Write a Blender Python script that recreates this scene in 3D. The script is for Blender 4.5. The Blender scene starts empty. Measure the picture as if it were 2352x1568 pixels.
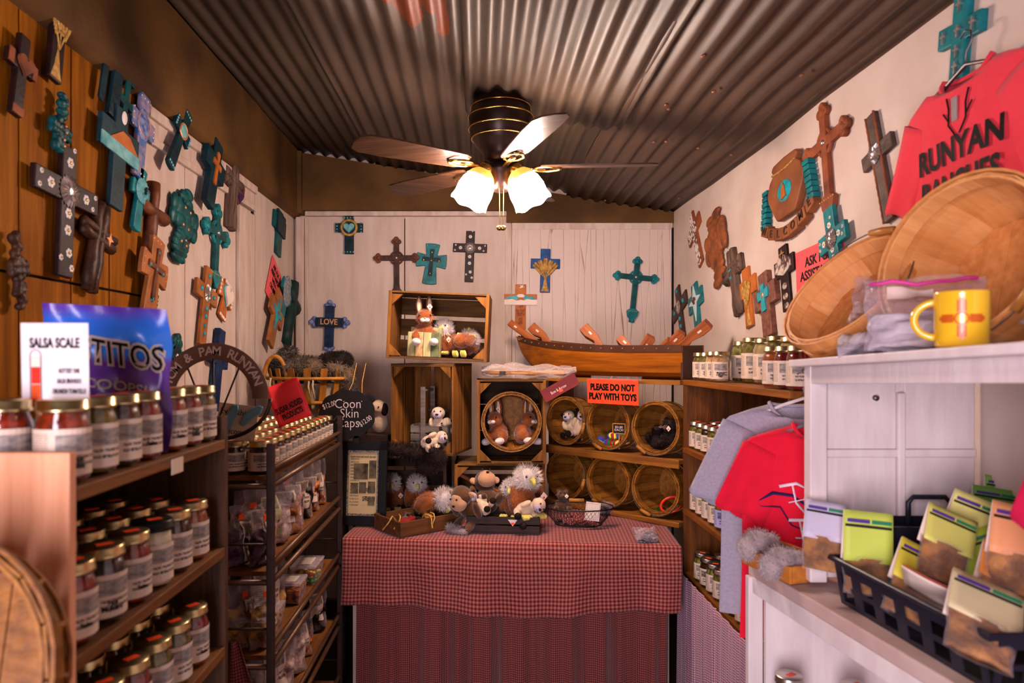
import bpy, bmesh, math, random
from mathutils import Vector, Matrix
PI = math.pi
sc = bpy.context.scene
col = sc.collection
R = random.Random(7)

# ------------------------------------------------------------------ camera, light, exposure
F = 1568.0            # focal length in pixels of the 2352x1568 frame (24 mm lens)
VX, VY = 1100.0, 820.0
EYE = 1.55
cd = bpy.data.cameras.new('camera'); cam = bpy.data.objects.new('camera', cd); col.objects.link(cam)
cd.lens = 24; cd.sensor_width = 36; cd.sensor_fit = 'HORIZONTAL'
cd.shift_x = (1176 - VX) / 2352; cd.shift_y = (VY - 784) / 2352
cam.location = (0, 0, EYE); cam.rotation_euler = (PI / 2, 0, 0)
cd.clip_start = .02
cd.dof.use_dof = True; cd.dof.focus_distance = 3.4; cd.dof.aperture_fstop = 3.2
sc.camera = cam
w = bpy.data.worlds.new('world'); sc.world = w; w.use_nodes = True
w.node_tree.nodes['Background'].inputs[0].default_value = (.55, .62, .9, 1)
w.node_tree.nodes['Background'].inputs[1].default_value = .08
sc.view_settings.view_transform = 'Standard'; sc.view_settings.look = 'None'
sc.view_settings.gamma = 1; sc.view_settings.use_curve_mapping = False
sc.view_settings.exposure = 0.0
sc.cycles.diffuse_bounces = 2; sc.cycles.transparent_max_bounces = 16
LAMP = 135.0
def area(name, loc, rot, sx, sy, power, c):
    l = bpy.data.lights.new(name, 'AREA'); l.shape = 'RECTANGLE'; l.size = sx; l.size_y = sy
    l.energy = power; l.color = c
    o = bpy.data.objects.new(name, l); col.objects.link(o); o.location = loc; o.rotation_euler = rot
    return o
# daylight through the open shop door behind the camera
area('door_daylight', (-.55, -.93, 1.2), (PI / 2, 0, -.48), .8, 1.9, 92, (1.0, .86, .98))

# ------------------------------------------------------------------ helpers
def P(px, py, Y): return Vector(((px - VX) / F * Y, Y, EYE + (VY - py) / F * Y))
def onX(px, py, X): return P(px, py, X * F / (px - VX))
def onZ(px, py, z): return P(px, py, (EYE - z) * F / (py - VY))
def lin(c):
    if isinstance(c, str): c = tuple(int(c[i:i + 2], 16) for i in (0, 2, 4))
    return tuple((x / 255 / 12.92 if x / 255 <= .04045 else ((x / 255 + .055) / 1.055) ** 2.4) for x in c)
def frame(o, x=None, y=None, z=None):
    """matrix from origin and two axes"""
    if x is None: x = Vector(y).cross(Vector(z))
    if y is None: y = Vector(z).cross(Vector(x))
    if z is None: z = Vector(x).cross(Vector(y))
    x, y, z = (Vector(v).normalized() for v in (x, y, z))
    m = Matrix((x, y, z)).transposed().to_4x4(); m.translation = o
    return m
def rot(ax, a): return Matrix.Rotation(a, 4, ax)
def tr(*v): return Matrix.Translation(v if len(v) == 3 else v[0])

class MB:
    def __init__(s): s.v = []; s.f = []; s.m = []; s.uv = {}
    def add(s, vs, fs, M=None, mi=0, uv=None):
        b = len(s.v)
        for i, q in enumerate(vs):
            q = Vector(q)
            s.v.append(M @ q if M else q)
            if uv: s.uv[b + i] = uv[i]
        for f in fs: s.f.append([b + i for i in f]); s.m.append(mi)
        return s
    def box(s, c, d, M=None, mi=0):
        x, y, z = c; a, b, h = d[0] / 2, d[1] / 2, d[2] / 2
        vs = [(x + i * a, y + j * b, z + k * h) for i in (-1, 1) for j in (-1, 1) for k in (-1, 1)]
        return s.add(vs, [(0, 1, 3, 2), (4, 6, 7, 5), (0, 4, 5, 1), (2, 3, 7, 6), (0, 2, 6, 4), (1, 5, 7, 3)], M, mi)
    def bar(s, p, q, wx, wz, up=(0, 0, 1), M=None, mi=0):
        p, q = Vector(p), Vector(q); y = (q - p); L = y.length
        up = Vector(up)
        if abs(y.normalized().dot(up)) > .98: up = Vector((1, 0, 0))
        x = y.cross(up).normalized(); z = x.cross(y).normalized()
        fm = frame((p + q) / 2, x=x, y=y, z=z)
        return s.box((0, 0, 0), (wx, L, wz), (M @ fm) if M else fm, mi)
    def prism(s, poly, y0, y1, M=None, mi=0):
        """polygon in XZ (counter-clockwise seen from -Y) extruded along Y"""
        n = len(poly)
        vs = [(x, y0, z) for x, z in poly] + [(x, y1, z) for x, z in poly]
        fs = [tuple(range(n)), tuple(range(2 * n - 1, n - 1, -1))]
        fs += [(i, i + n, (i + 1) % n + n, (i + 1) % n) for i in range(n)]
        return s.add(vs, fs, M, mi)
    def lathe(s, prof, n=24, M=None, mi=0, cap=True, a0=0, a1=2 * PI, uv=False):
        full = abs(a1 - a0 - 2 * PI) < 1e-6
        k = n if full else n + 1
        vs = []; fs = []; u = []
        for j, (r, z) in enumerate(prof):
            for i in range(k):
                a = a0 + (a1 - a0) * i / n
                vs.append((r * math.cos(a), r * math.sin(a), z)); u.append((i / n, j / max(1, len(prof) - 1)))
        for j in range(len(prof) - 1):
            for i in range(n):
                i2 = (i + 1) % k
                fs.append((j * k + i, j * k + i2, (j + 1) * k + i2, (j + 1) * k + i))
        if cap and full:
            if prof[0][0] > 1e-5: fs.append(tuple(range(k - 1, -1, -1)))
            if prof[-1][0] > 1e-5: fs.append(tuple((len(prof) - 1) * k + i for i in range(k)))
        return s.add(vs, fs, M, mi, u if uv else None)
    def tube(s, pts, r, n=8, closed=False, M=None, mi=0, flat=1.0):
        pts = [Vector(p) for p in pts]; N = len(pts); vs = []; fs = []
        t0 = (pts[1] - pts[0]).normalized()
        x = t0.orthogonal().normalized()
        for i, p in enumerate(pts):
            a = pts[i - 1] if (i > 0 or closed) else p; b = pts[(i + 1) % N] if (i < N - 1 or closed) else p
            t = (b - a).normalized()
            x = (x - t * x.dot(t)).normalized(); y = t.cross(x)
            rr = r[i] if isinstance(r, (list, tuple)) else r
            for k in range(n):
                an = 2 * PI * k / n
                vs.append(p + x * (rr * math.cos(an)) + y * (rr * flat * math.sin(an)))
        for i in range(N if closed else N - 1):
            j = (i + 1) % N
            for k in range(n):
                k2 = (k + 1) % n
                fs.append((i * n + k, i * n + k2, j * n + k2, j * n + k))
        if not closed:
            fs.append(tuple(range(n - 1, -1, -1))); fs.append(tuple((N - 1) * n + k for k in range(n)))
        return s.add(vs, fs, M, mi)
    def ell(s, c, r, M=None, n=14, mi=0, top=PI):
        r = (r, r, r) if isinstance(r, (int, float)) else r
        m = max(5, n // 2 + 1); vs = [(c[0], c[1], c[2] - r[2])]; fs = []
        for j in range(1, m):
            ph = PI * j / m
            for i in range(n):
                a = 2 * PI * i / n
                vs.append((c[0] + r[0] * math.sin(ph) * math.cos(a), c[1] + r[1] * math.sin(ph) * math.sin(a), c[2] - r[2] * math.cos(ph)))
        vs.append((c[0], c[1], c[2] + r[2])); L = len(vs) - 1
        for i in range(n):
            i2 = (i + 1) % n
            fs.append((0, 1 + i2, 1 + i)); fs.append((L, 1 + (m - 2) * n + i, 1 + (m - 2) * n + i2))
            for j in range(m - 2): fs.append((1 + j * n + i, 1 + j * n + i2, 1 + (j + 1) * n + i2, 1 + (j + 1) * n + i))
        return s.add(vs, fs, M, mi)
    def grid(s, fn, nu, nv, M=None, mi=0, uvs=(1, 1), wrap=False):
        """fn(u, v) -> point, u, v in 0..1"""
        vs = []; u_ = []; fs = []
        k = nu if wrap else nu + 1
        for j in range(nv + 1):
            for i in range(k):
                vs.append(fn(i / nu, j / nv)); u_.append((i / nu * uvs[0], j / nv * uvs[1]))
        for j in range(nv):
            for i in range(nu):
                i2 = (i + 1) % k
                fs.append((j * k + i, j * k + i2, (j + 1) * k + i2, (j + 1) * k + i))
        return s.add(vs, fs, M, mi, u_)
    def build(s, name, mat, parent=None, smooth=False, bevel=0, sub=0, solid=0, remesh=0, M=None, disp=None):
        me = bpy.data.meshes.new(name)
        me.from_pydata([tuple(v) for v in s.v], [], s.f)
        for m in (mat if isinstance(mat, (list, tuple)) else [mat]): me.materials.append(m)
        if any(s.m): me.polygons.foreach_set('material_index', s.m)
        if s.uv:
            uvl = me.uv_layers.new(name='UVMap')
            for lp in me.loops: uvl.data[lp.index].uv = s.uv.get(lp.vertex_index, (0, 0))
        me.update()
        if smooth: me.polygons.foreach_set('use_smooth', [True] * len(me.polygons))
        o = bpy.data.objects.new(name, me); col.objects.link(o)
        if parent: o.parent = parent
        if M: o.matrix_local = M
        if remesh:
            q = o.modifiers.new('r', 'REMESH'); q.mode = 'VOXEL'; q.voxel_size = remesh; q.use_smooth_shade = True
            q = o.modifiers.new('s', 'SMOOTH'); q.iterations = 4
        if solid:
            q = o.modifiers.new('t', 'SOLIDIFY'); q.thickness = solid; q.offset = 0
        if bevel:
            q = o.modifiers.new('b', 'BEVEL'); q.width = bevel; q.segments = 2; q.limit_method = 'ANGLE'; q.angle_limit = .6
        if sub:
            q = o.modifiers.new('u', 'SUBSURF'); q.levels = sub; q.render_levels = sub
        return o

def tag(o, label=None, cat=None, group=None, kind=None):
    for k, v in (('label', label), ('category', cat), ('group', group), ('kind', kind)):
        if v: o[k] = v
    return o
def thing(name, label, cat, M=None, group=None):
    o = bpy.data.objects.new(name, None); col.objects.link(o); o.empty_display_size = .05
    if M is not None: o.matrix_world = M if isinstance(M, Matrix) else Matrix.Translation(M)
    return tag(o, label, cat, group)
def struct(mb, name, m, **k): return tag(mb.build(name, m, **k), kind='structure')
KIDS = {}
def copy_tree(o, M=None, label=None, group=None, parent=None, depth=0):
    c = o.copy(); col.objects.link(c)
    if parent: c.parent = parent; c.matrix_parent_inverse = o.matrix_parent_inverse.copy()
    elif M is not None: c.matrix_world = M
    if label: c['label'] = label
    if group: c['group'] = group
    for ch in kids(o): copy_tree(ch, parent=c)
    return c
def kids(o):
    if o.name not in KIDS: KIDS[o.name] = list(o.children)
    return KIDS[o.name]
ORD = ('first second third fourth fifth sixth seventh eighth ninth tenth eleventh twelfth thirteenth fourteenth').split()

# ------------------------------------------------------------------ materials
MATS = {}
def nt(name):
    m = bpy.data.materials.new(name); m.use_nodes = True
    return m, m.node_tree.nodes, m.node_tree.links, m.node_tree.nodes['Principled BSDF']
def mat(name, c, rough=.6, metal=0, var=.25, vs=14, bump=0, bs=60, c2=None, stretch=None, spec=None, coat=0, emis=0, alpha=1, sheen=0, thr=None):
    """plain procedural surface: colour broken by noise, optional second colour, grain direction and bump"""
    if name in MATS: return MATS[name]
    m, N, L, b = nt(name); MATS[name] = m
    c = lin(c)
    b.inputs['Roughness'].default_value = rough; b.inputs['Metallic'].default_value = metal
    spec = .22 if spec is None and not metal and rough > .3 else spec
    if spec is not None: b.inputs['Specular IOR Level'].default_value = spec
    if coat: b.inputs['Coat Weight'].default_value = coat; b.inputs['Coat Roughness'].default_value = .08
    if sheen: b.inputs['Sheen Weight'].default_value = sheen; b.inputs['Sheen Roughness'].default_value = .5
    if emis: b.inputs['Emission Color'].default_value = (*c, 1); b.inputs['Emission Strength'].default_value = emis
    if alpha < 1: b.inputs['Alpha'].default_value = alpha
    tc = N.new('ShaderNodeTexCoord'); mp = N.new('ShaderNodeMapping'); L.new(tc.outputs['Object'], mp.inputs[0])
    if stretch: mp.inputs['Scale'].default_value = stretch
    no = N.new('ShaderNodeTexNoise'); no.inputs['Scale'].default_value = vs; no.inputs['Detail'].default_value = 5
    L.new(mp.outputs[0], no.inputs['Vector'])
    rp = N.new('ShaderNodeValToRGB'); e = rp.color_ramp.elements
    d = lin(c2) if c2 else tuple(x * (1 - var) for x in c)
    u = c if c2 else tuple(min(1, x * (1 + var * .6)) for x in c)
    e[0].position, e[1].position = thr or (.32, .68)
    e[0].color = (*d, 1); e[1].color = (*u, 1)
    L.new(no.outputs['Fac'], rp.inputs[0]); L.new(rp.outputs[0], b.inputs['Base Color'])
    if bump:
        n2 = N.new('ShaderNodeTexNoise'); n2.inputs['Scale'].default_value = bs; n2.inputs['Detail'].default_value = 4
        L.new(mp.outputs[0], n2.inputs['Vector'])
        bp = N.new('ShaderNodeBump'); bp.inputs['Strength'].default_value = bump; bp.inputs['Distance'].default_value = .01
        L.new(n2.outputs['Fac'], bp.inputs['Height']); L.new(bp.outputs[0], b.inputs['Normal'])
    return m
def wood(name, c, c2, ax='z', rough=.6, sc_=1.0, bump=.25, spec=.3):
    st = {'x': (2, 26, 26), 'y': (26, 2, 26), 'z': (26, 26, 2)}[ax]
    return mat(name, c, rough, c2=c2, vs=1.6 * sc_, stretch=st, bump=bump, bs=3 * sc_, spec=spec)
def clear(name, tint=(1, 1, 1), rough=.05, amt=.12):
    """thin clear glass or film: mostly lets light through, mirrors at grazing angles"""
    if name in MATS: return MATS[name]
    m, N, L, b = nt(name); MATS[name] = m; N.remove(b)
    t = N.new('ShaderNodeBsdfTransparent'); t.inputs[0].default_value = (*tint, 1)
    g = N.new('ShaderNodeBsdfGlossy'); g.inputs['Roughness'].default_value = rough
    lw = N.new('ShaderNodeLayerWeight'); lw.inputs['Blend'].default_value = .25
    mp = N.new('ShaderNodeMapRange'); mp.inputs[3].default_value = amt * .35; mp.inputs[4].default_value = min(1, amt * 4)
    L.new(lw.outputs['Facing'], mp.inputs[0])
    mx = N.new('ShaderNodeMixShader'); L.new(mp.outputs[0], mx.inputs[0]); L.new(t.outputs[0], mx.inputs[1]); L.new(g.outputs[0], mx.inputs[2])
    L.new(mx.outputs[0], N['Material Output'].inputs[0])
    return m
def film(name, tint, dens=.2, rough=.18):
    """crinkled plastic bag: clear, slightly milky, with sharp crinkle highlights"""
    if name in MATS: return MATS[name]
    m, N, L, b = nt(name); MATS[name] = m
    b.inputs['Base Color'].default_value = (*lin(tint), 1); b.inputs['Roughness'].default_value = rough
    no = N.new('ShaderNodeTexNoise'); no.inputs['Scale'].default_value = 16; no.inputs['Detail'].default_value = 3; no.inputs['Distortion'].default_value = 1.5
    tc = N.new('ShaderNodeTexCoord'); L.new(tc.outputs['Object'], no.inputs['Vector'])
    bp = N.new('ShaderNodeBump'); bp.inputs['Strength'].default_value = .7; bp.inputs['Distance'].default_value = .03
    L.new(no.outputs['Fac'], bp.inputs['Height']); L.new(bp.outputs[0], b.inputs['Normal'])
    t = N.new('ShaderNodeBsdfTransparent'); lw = N.new('ShaderNodeLayerWeight'); lw.inputs['Blend'].default_value = .3
    L.new(bp.outputs[0], lw.inputs['Normal'])
    mp = N.new('ShaderNodeMapRange'); mp.inputs[3].default_value = dens; mp.inputs[4].default_value = min(1, dens + .55)
    L.new(lw.outputs['Facing'], mp.inputs[0])
    mx = N.new('ShaderNodeMixShader'); L.new(mp.outputs[0], mx.inputs[0]); L.new(t.outputs[0], mx.inputs[1]); L.new(b.outputs[0], mx.inputs[2])
    L.new(mx.outputs[0], N['Material Output'].inputs[0])
    return m
def mth(N, L, op, a, b=None, clampit=False):
    n = N.new('ShaderNodeMath'); n.operation = op; n.use_clamp = clampit
    for i, x in enumerate((a, b)):
        if x is None: continue
        if isinstance(x, (int, float)): n.inputs[i].default_value = x
        else: L.new(x, n.inputs[i])
    return n.outputs[0]
def gingham(name, cell, red=(150, 22, 40), light=(226, 178, 176)):
    if name in MATS: return MATS[name]
    m, N, L, b = nt(name); MATS[name] = m
    uv = N.new('ShaderNodeUVMap'); sp = N.new('ShaderNodeSeparateXYZ'); L.new(uv.outputs[0], sp.inputs[0])
    k = [mth(N, L, 'GREATER_THAN', mth(N, L, 'FRACT', mth(N, L, 'DIVIDE', sp.outputs[i], cell)), .5) for i in (0, 1)]
    s = mth(N, L, 'MULTIPLY', mth(N, L, 'ADD', k[0], k[1]), .5)
    rp = N.new('ShaderNodeValToRGB'); e = rp.color_ramp.elements
    e[0].color = (*lin(light), 1); e[1].color = (*lin(red), 1)
    mid = e.new(.5); mid.color = (*tuple(x * .35 + y * .65 for x, y in zip(lin(light), lin(red))), 1)
    L.new(s, rp.inputs[0]); L.new(rp.outputs[0], b.inputs['Base Color'])
    b.inputs['Roughness'].default_value = .9; b.inputs['Sheen Weight'].default_value = .2
    return m
def paper_label(name, paper=(216, 192, 172), pic=(.42, .95, .50, .88), lines=(.06, .40), ink=(40, 34, 32), pic_c=(110, 104, 104)):
    """printed jar label: engraved picture block above, lines of small type below and beside it (UV)"""
    if name in MATS: return MATS[name]
    m, N, L, b = nt(name); MATS[name] = m
    uv = N.new('ShaderNodeUVMap'); sp = N.new('ShaderNodeSeparateXYZ'); L.new(uv.outputs[0], sp.inputs[0])
    U, V = sp.outputs[0], sp.outputs[1]
    def inside(a, lo, hi): return mth(N, L, 'MULTIPLY', mth(N, L, 'GREATER_THAN', a, lo), mth(N, L, 'LESS_THAN', a, hi))
    nz = N.new('ShaderNodeTexNoise'); nz.inputs['Scale'].default_value = 9; nz.inputs['Detail'].default_value = 6; L.new(uv.outputs[0], nz.inputs['Vector'])
    picm = mth(N, L, 'MULTIPLY', inside(U, pic[0], pic[1]), inside(V, pic[2], pic[3]))
    picm = mth(N, L, 'MULTIPLY', picm, mth(N, L, 'MULTIPLY', nz.outputs['Fac'], 1.5, True))
    mp = N.new('ShaderNodeMapping'); mp.inputs['Scale'].default_value = (34, 60, 1); L.new(uv.outputs[0], mp.inputs[0])
    n2 = N.new('ShaderNodeTexNoise'); n2.inputs['Scale'].default_value = 1; n2.inputs['Detail'].default_value = 1; L.new(mp.outputs[0], n2.inputs['Vector'])
    rows = mth(N, L, 'GREATER_THAN', mth(N, L, 'FRACT', mth(N, L, 'MULTIPLY', V, 20)), .55)
    small = mth(N, L, 'MULTIPLY', mth(N, L, 'MULTIPLY', rows, inside(U, .05, .36)), mth(N, L, 'MULTIPLY', inside(V, .1, .9), mth(N, L, 'GREATER_THAN', n2.outputs['Fac'], .42)))
    r2 = mth(N, L, 'GREATER_THAN', mth(N, L, 'FRACT', mth(N, L, 'MULTIPLY', V, 7)), .45)
    big = mth(N, L, 'MULTIPLY', mth(N, L, 'MULTIPLY', r2, inside(U, .5, .95)), mth(N, L, 'MULTIPLY', inside(V, .14, .42), mth(N, L, 'GREATER_THAN', n2.outputs['Fac'], .45)))
    def mix(f, a, c):
        x = N.new('ShaderNodeMix'); x.data_type = 'RGBA'; L.new(f, x.inputs[0])
        if isinstance(a, tuple): x.inputs[6].default_value = (*lin(a), 1)
        else: L.new(a, x.inputs[6])
        x.inputs[7].default_value = (*lin(c), 1); return x.outputs[2]
    c = mix(picm, paper, pic_c); c = mix(mth(N, L, 'MULTIPLY', small, .6), c, ink); c = mix(big, c, ink)
    L.new(c, b.inputs['Base Color']); b.inputs['Roughness'].default_value = .55
    return m
def text(s, size, M, m, parent, name='lettering', ex=.0006, width=None, bold=.0, align='CENTER', bend=None, sp=1.0, line=1.0):
    cu = bpy.data.curves.new(name, 'FONT'); cu.body = s; cu.size = size; cu.extrude = ex; cu.align_x = align; cu.align_y = 'CENTER'
    cu.offset = bold; cu.resolution_u = 3; cu.space_character = sp; cu.space_line = line
    o = bpy.data.objects.new(name, cu)
    me = o.to_mesh().copy(); o.to_mesh_clear(); bpy.data.objects.remove(o); me.name = name
    vs = [v.co.copy() for v in me.vertices]
    if width:
        ww = max(v.x for v in vs) - min(v.x for v in vs); k = width / max(ww, 1e-6)
        for v in vs: v.x *= k
    for v, q in zip(me.vertices, vs):
        q = Vector((q.x, -q.z, q.y))          # stand upright, face -Y
        if bend: q = bend(q)
        v.co = q
    me.materials.clear(); me.materials.append(m); me.update()
    ob = bpy.data.objects.new(name, me); col.objects.link(ob); ob.parent = parent
    if M is not None: ob.matrix_local = M
    return ob

white_wall = mat('white_painted_board', (212, 192, 180), .62, c2=(196, 172, 158), vs=3, stretch=(6, 6, 1), bump=.18, bs=26)
plaster = mat('old_white_plaster', (218, 200, 188), .7, c2=(202, 180, 166), vs=4, bump=.35, bs=9)
white_trim = mat('white_trim_paint', (214, 194, 182), .5, c2=(190, 164, 148), vs=5, stretch=(5, 5, 1), bump=.2, bs=20)
pine = wood('knotty_pine_panel', (156, 94, 16), (114, 62, 9), 'z', .6, spec=.05)
brown_paint = mat('brown_stained_beam', (108, 74, 34), .75, c2=(70, 46, 22), vs=3, bump=.3, bs=30)
dark_gap = mat('dark_gap', (22, 14, 10), .9)
galv = None
def galvanised(name='galvanised_iron', cs=((42, 30, 21), (64, 48, 36), (90, 73, 58)), metal=.12, blobs=None):
    m, N, L, b = nt(name)
    tc = N.new('ShaderNodeTexCoord')
    n1 = N.new('ShaderNodeTexNoise'); n1.inputs['Scale'].default_value = 1.7; n1.inputs['Detail'].default_value = 9; n1.inputs['Roughness'].default_value = .68
    n2 = N.new('ShaderNodeTexNoise'); n2.inputs['Scale'].default_value = 55; n2.inputs['Detail'].default_value = 3
    mp = N.new('ShaderNodeMapping'); mp.inputs['Scale'].default_value = (3, .5, 1); L.new(tc.outputs['Object'], mp.inputs[0]); L.new(mp.outputs[0], n1.inputs['Vector'])
    L.new(tc.outputs['Object'], n2.inputs['Vector'])
    rp = N.new('ShaderNodeValToRGB'); e = rp.color_ramp.elements
    e[0].position = .3; e[0].color = (*lin(cs[0]), 1); e[1].position = .72; e[1].color = (*lin(cs[2]), 1)
    x = e.new(.45); x.color = (*lin(cs[1]), 1)
    L.new(mth(N, L, 'ADD', mth(N, L, 'MULTIPLY', n1.outputs['Fac'], .8), mth(N, L, 'MULTIPLY', n2.outputs['Fac'], .2)), rp.inputs[0])
    L.new(rp.outputs[0], b.inputs['Base Color'])
    b.inputs['Metallic'].default_value = metal; b.inputs['Roughness'].default_value = .5
    if blobs:                                   # rust stains with ragged edges, running down the sheet
        sp = N.new('ShaderNodeSeparateXYZ'); L.new(tc.outputs['Object'], sp.inputs[0])
        n3 = N.new('ShaderNodeTexNoise'); n3.inputs['Scale'].default_value = 16; n3.inputs['Detail'].default_value = 6; L.new(tc.outputs['Object'], n3.inputs['Vector'])
        msk = None
        for cx, cy, rx, ry in blobs:
            q = [mth(N, L, 'POWER', mth(N, L, 'ABSOLUTE', mth(N, L, 'DIVIDE', mth(N, L, 'SUBTRACT', sp.outputs[k], c), r)), 2) for k, c, r in ((0, cx, rx), (1, cy, ry))]
            d = mth(N, L, 'ADD', mth(N, L, 'ADD', q[0], q[1]), mth(N, L, 'MULTIPLY', mth(N, L, 'SUBTRACT', n3.outputs['Fac'], .5), 2.4))
            d = mth(N, L, 'LESS_THAN', d, 1.05); msk = d if msk is None else mth(N, L, 'MAXIMUM', msk, d)
        r2 = N.new('ShaderNodeValToRGB'); e2 = r2.color_ramp.elements; e2[0].color = (*lin((92, 34, 6)), 1); e2[1].color = (*lin((138, 60, 14)), 1); L.new(n2.outputs['Fac'], r2.inputs[0])
        mx = N.new('ShaderNodeMix'); mx.data_type = 'RGBA'; L.new(msk, mx.inputs[0]); L.new(rp.outputs[0], mx.inputs[6]); L.new(r2.outputs[0], mx.inputs[7]); L.new(mx.outputs[2], b.inputs['Base Color'])
    return m
galv = galvanised(blobs=((-.30, 2.10, .06, .16), (-.235, 2.18, .06, .20), (-.15, 2.12, .05, .18), (-.125, 2.32, .022, .17), (-.345, 2.06, .03, .12), (-.20, 2.05, .12, .07)))
galv_dark = galvanised('shaded_rusty_iron', ((36, 26, 16), (54, 40, 26), (78, 62, 44)), .15)  # rusty brown with the fan blades' shade put into the colour
galv_warm = galvanised('rust_tinted_iron', ((48, 31, 21), (68, 48, 35), (88, 66, 52)), .1)
rust = mat('rust_stain', (122, 58, 24), .9, c2=(84, 36, 14), vs=30)

# ------------------------------------------------------------------ the room
XL, XR, YB, YF = -1.207, 1.249, 4.4, -1.0
def zc(x): return 2.68 - .157 * x
fl = MB(); fl.box((0, 1.7, -.02), (2.6, 5.6, .04)); struct(fl, 'floor', mat('worn_floor', (52, 36, 26), .8, c2=(30, 20, 14), vs=4))
b = MB(); b.box((XL - .03, 1.7, 1.5), (.06, 5.6, 3.1)); struct(b, 'wall_left', white_wall)
b = MB(); b.box((XR + .03, 1.7, 1.5), (.06, 5.6, 3.1)); struct(b, 'wall_right', plaster)
b = MB(); b.box((0, YB + .03, 1.5), (2.6, .06, 3.1)); struct(b, 'wall_back', white_wall)
# wall with the open door, behind the camera
b = MB()
b.box((-1.11, YF - .03, 1.5), (.30, .06, 3.1)); b.box((.68, YF - .03, 1.5), (1.2, .06, 3.1)); b.box((-.44, YF - .03, 2.62), (1.04, .06, .86))
struct(b, 'wall_front', mat('old_dark_boards', (70, 50, 36), .8, c2=(44, 30, 20)))

# left: pine planks up to the white boarded doorway
def yl(px): return -XL * F / (VX - px)
yp = yl(322)
edges = [-.95, .3, .75, 1.15, 1.45, yl(30) , yl(151), yl(240), yp]
for i in range(len(edges) - 1):
    a, c = edges[i], edges[i + 1]
    for (z0, z1) in ((0, 1.765), (1.768, 2.6)):
        b = MB(); b.box((XL + .008, (a + c) / 2, (z0 + z1) / 2), (.016, c - a - .006, z1 - z0 - .004))
        struct(b, 'trim_%d' % (1 if z0 == 0 else 2), pine, bevel=.003)
# white boarded door: boards, casing
yd = yl(576)
for a, c in ((yp, yl(418)), (yl(418), yl(536)),):
    b = MB(); b.box((XL + .006, (a + c) / 2, 1.2), (.012, c - a - .005, 2.4)); struct(b, 'door_1', white_wall, bevel=.002)
for q_ in (418, 536):
    b = MB(); b.box((XL + .004, yl(q_), 1.18), (.008, .012, 2.3)); struct(b, 'trim_19', dark_gap)
b = MB(); b.box((XL + .003, (yp - .95) / 2, 1.3), (.006, yp + .94, 2.56)); struct(b, 'trim_20', dark_gap)
za = 2.34
for (w_, x_, z_) in ((.10, .022, za + .055), (.04, .038, za + .090), (.03, .030, za - .005)):
    b = MB(); b.box((XL + x_ / 2, (yp + yd) / 2, z_), (x_, yd - yp, w_)); struct(b, 'trim_3', white_trim, bevel=.004)
for (y0, y1, x_) in ((yl(537), yl(556), .03), (yl(556), yd, .022)):
    b = MB(); b.box((XL + x_ / 2, (y0 + y1) / 2, 1.15), (x_, y1 - y0 - .004, 2.3)); struct(b, 'trim_4', white_trim, bevel=.003)
b = MB(); b.box((XL + .004, yd + .012, 1.2), (.008, .022, 2.36)); struct(b, 'trim_5', dark_gap)
b = MB(); b.box((XL + .009, (yd + .025 + YB) / 2, 1.22), (.018, YB - yd - .025, 2.45)); struct(b, 'trim_6', white_wall, bevel=.003)
# stained boards along the tops of the walls
b = MB()
b.add([(XL, -.95, 2.46), (XL + .06, -.95, 2.50), (XL + .06, -.95, 2.86), (XL, -.95, 2.9), (XL, YB, 2.43), (XL + .06, YB, 2.46), (XL + .06, YB, 2.86), (XL, YB, 2.9)],
      [(0, 1, 5, 4), (1, 2, 6, 5), (2, 3, 7, 6), (0, 3, 2, 1), (4, 5, 6, 7), (0, 4, 7, 3)])
struct(b, 'trim_7', brown_paint)
xm = P(1163, 500, YB).x
b = MB()
for x0, x1, z0, th in ((XL, P(700, 0, YB).x, 2.46, .09), (P(700, 0, YB).x, xm, 2.487, .05), (xm, XR, 2.41, .03)):
    b.add([(x0, YB - th, z0), (x1, YB - th, z0), (x1, YB - th, zc(x1) - .005), (x0, YB - th, zc(x0) - .005), (x0, YB, z0), (x1, YB, z0), (x1, YB, zc(x1)), (x0, YB, zc(x0))],
          [(0, 1, 2, 3), (0, 4, 5, 1), (0, 3, 7, 4), (1, 5, 6, 2), (3, 2, 6, 7)])
struct(b, 'trim_8', brown_paint)
# back wall boards: two white panels, mouldings, a batten, the rough panel on the other side
x1, x2 = P(703, 0, YB).x, P(930, 0, YB).x
for a, c in ((x1, x2), (x2, xm)):
    b = MB(); b.box(((a + c) / 2, YB - .006, 1.22), (c - a - .006, .012, 2.46)); struct(b, 'trim_9', white_wall, bevel=.002)
b = MB(); b.box((x2, YB - .004, 1.22), (.012, .008, 2.44)); struct(b, 'trim_18', dark_gap)
b = MB(); b.box(((x1 + xm) / 2, YB - .016, 2.47), (xm - x1, .032, .03)); struct(b, 'trim_10', white_trim, bevel=.004)
b = MB(); b.box((x1 - .03, YB - .022, 1.22), (.05, .044, 2.45)); struct(b, 'trim_11', white_trim, bevel=.004)
b = MB(); b.box((x1 + .008, YB - .013, 1.22), (.022, .026, 2.44)); struct(b, 'trim_12', white_trim, bevel=.003)
b = MB(); b.box((xm + .012, YB - .012, 1.2), (.04, .024, 2.42)); struct(b, 'trim_13', white_trim, bevel=.003)
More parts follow.
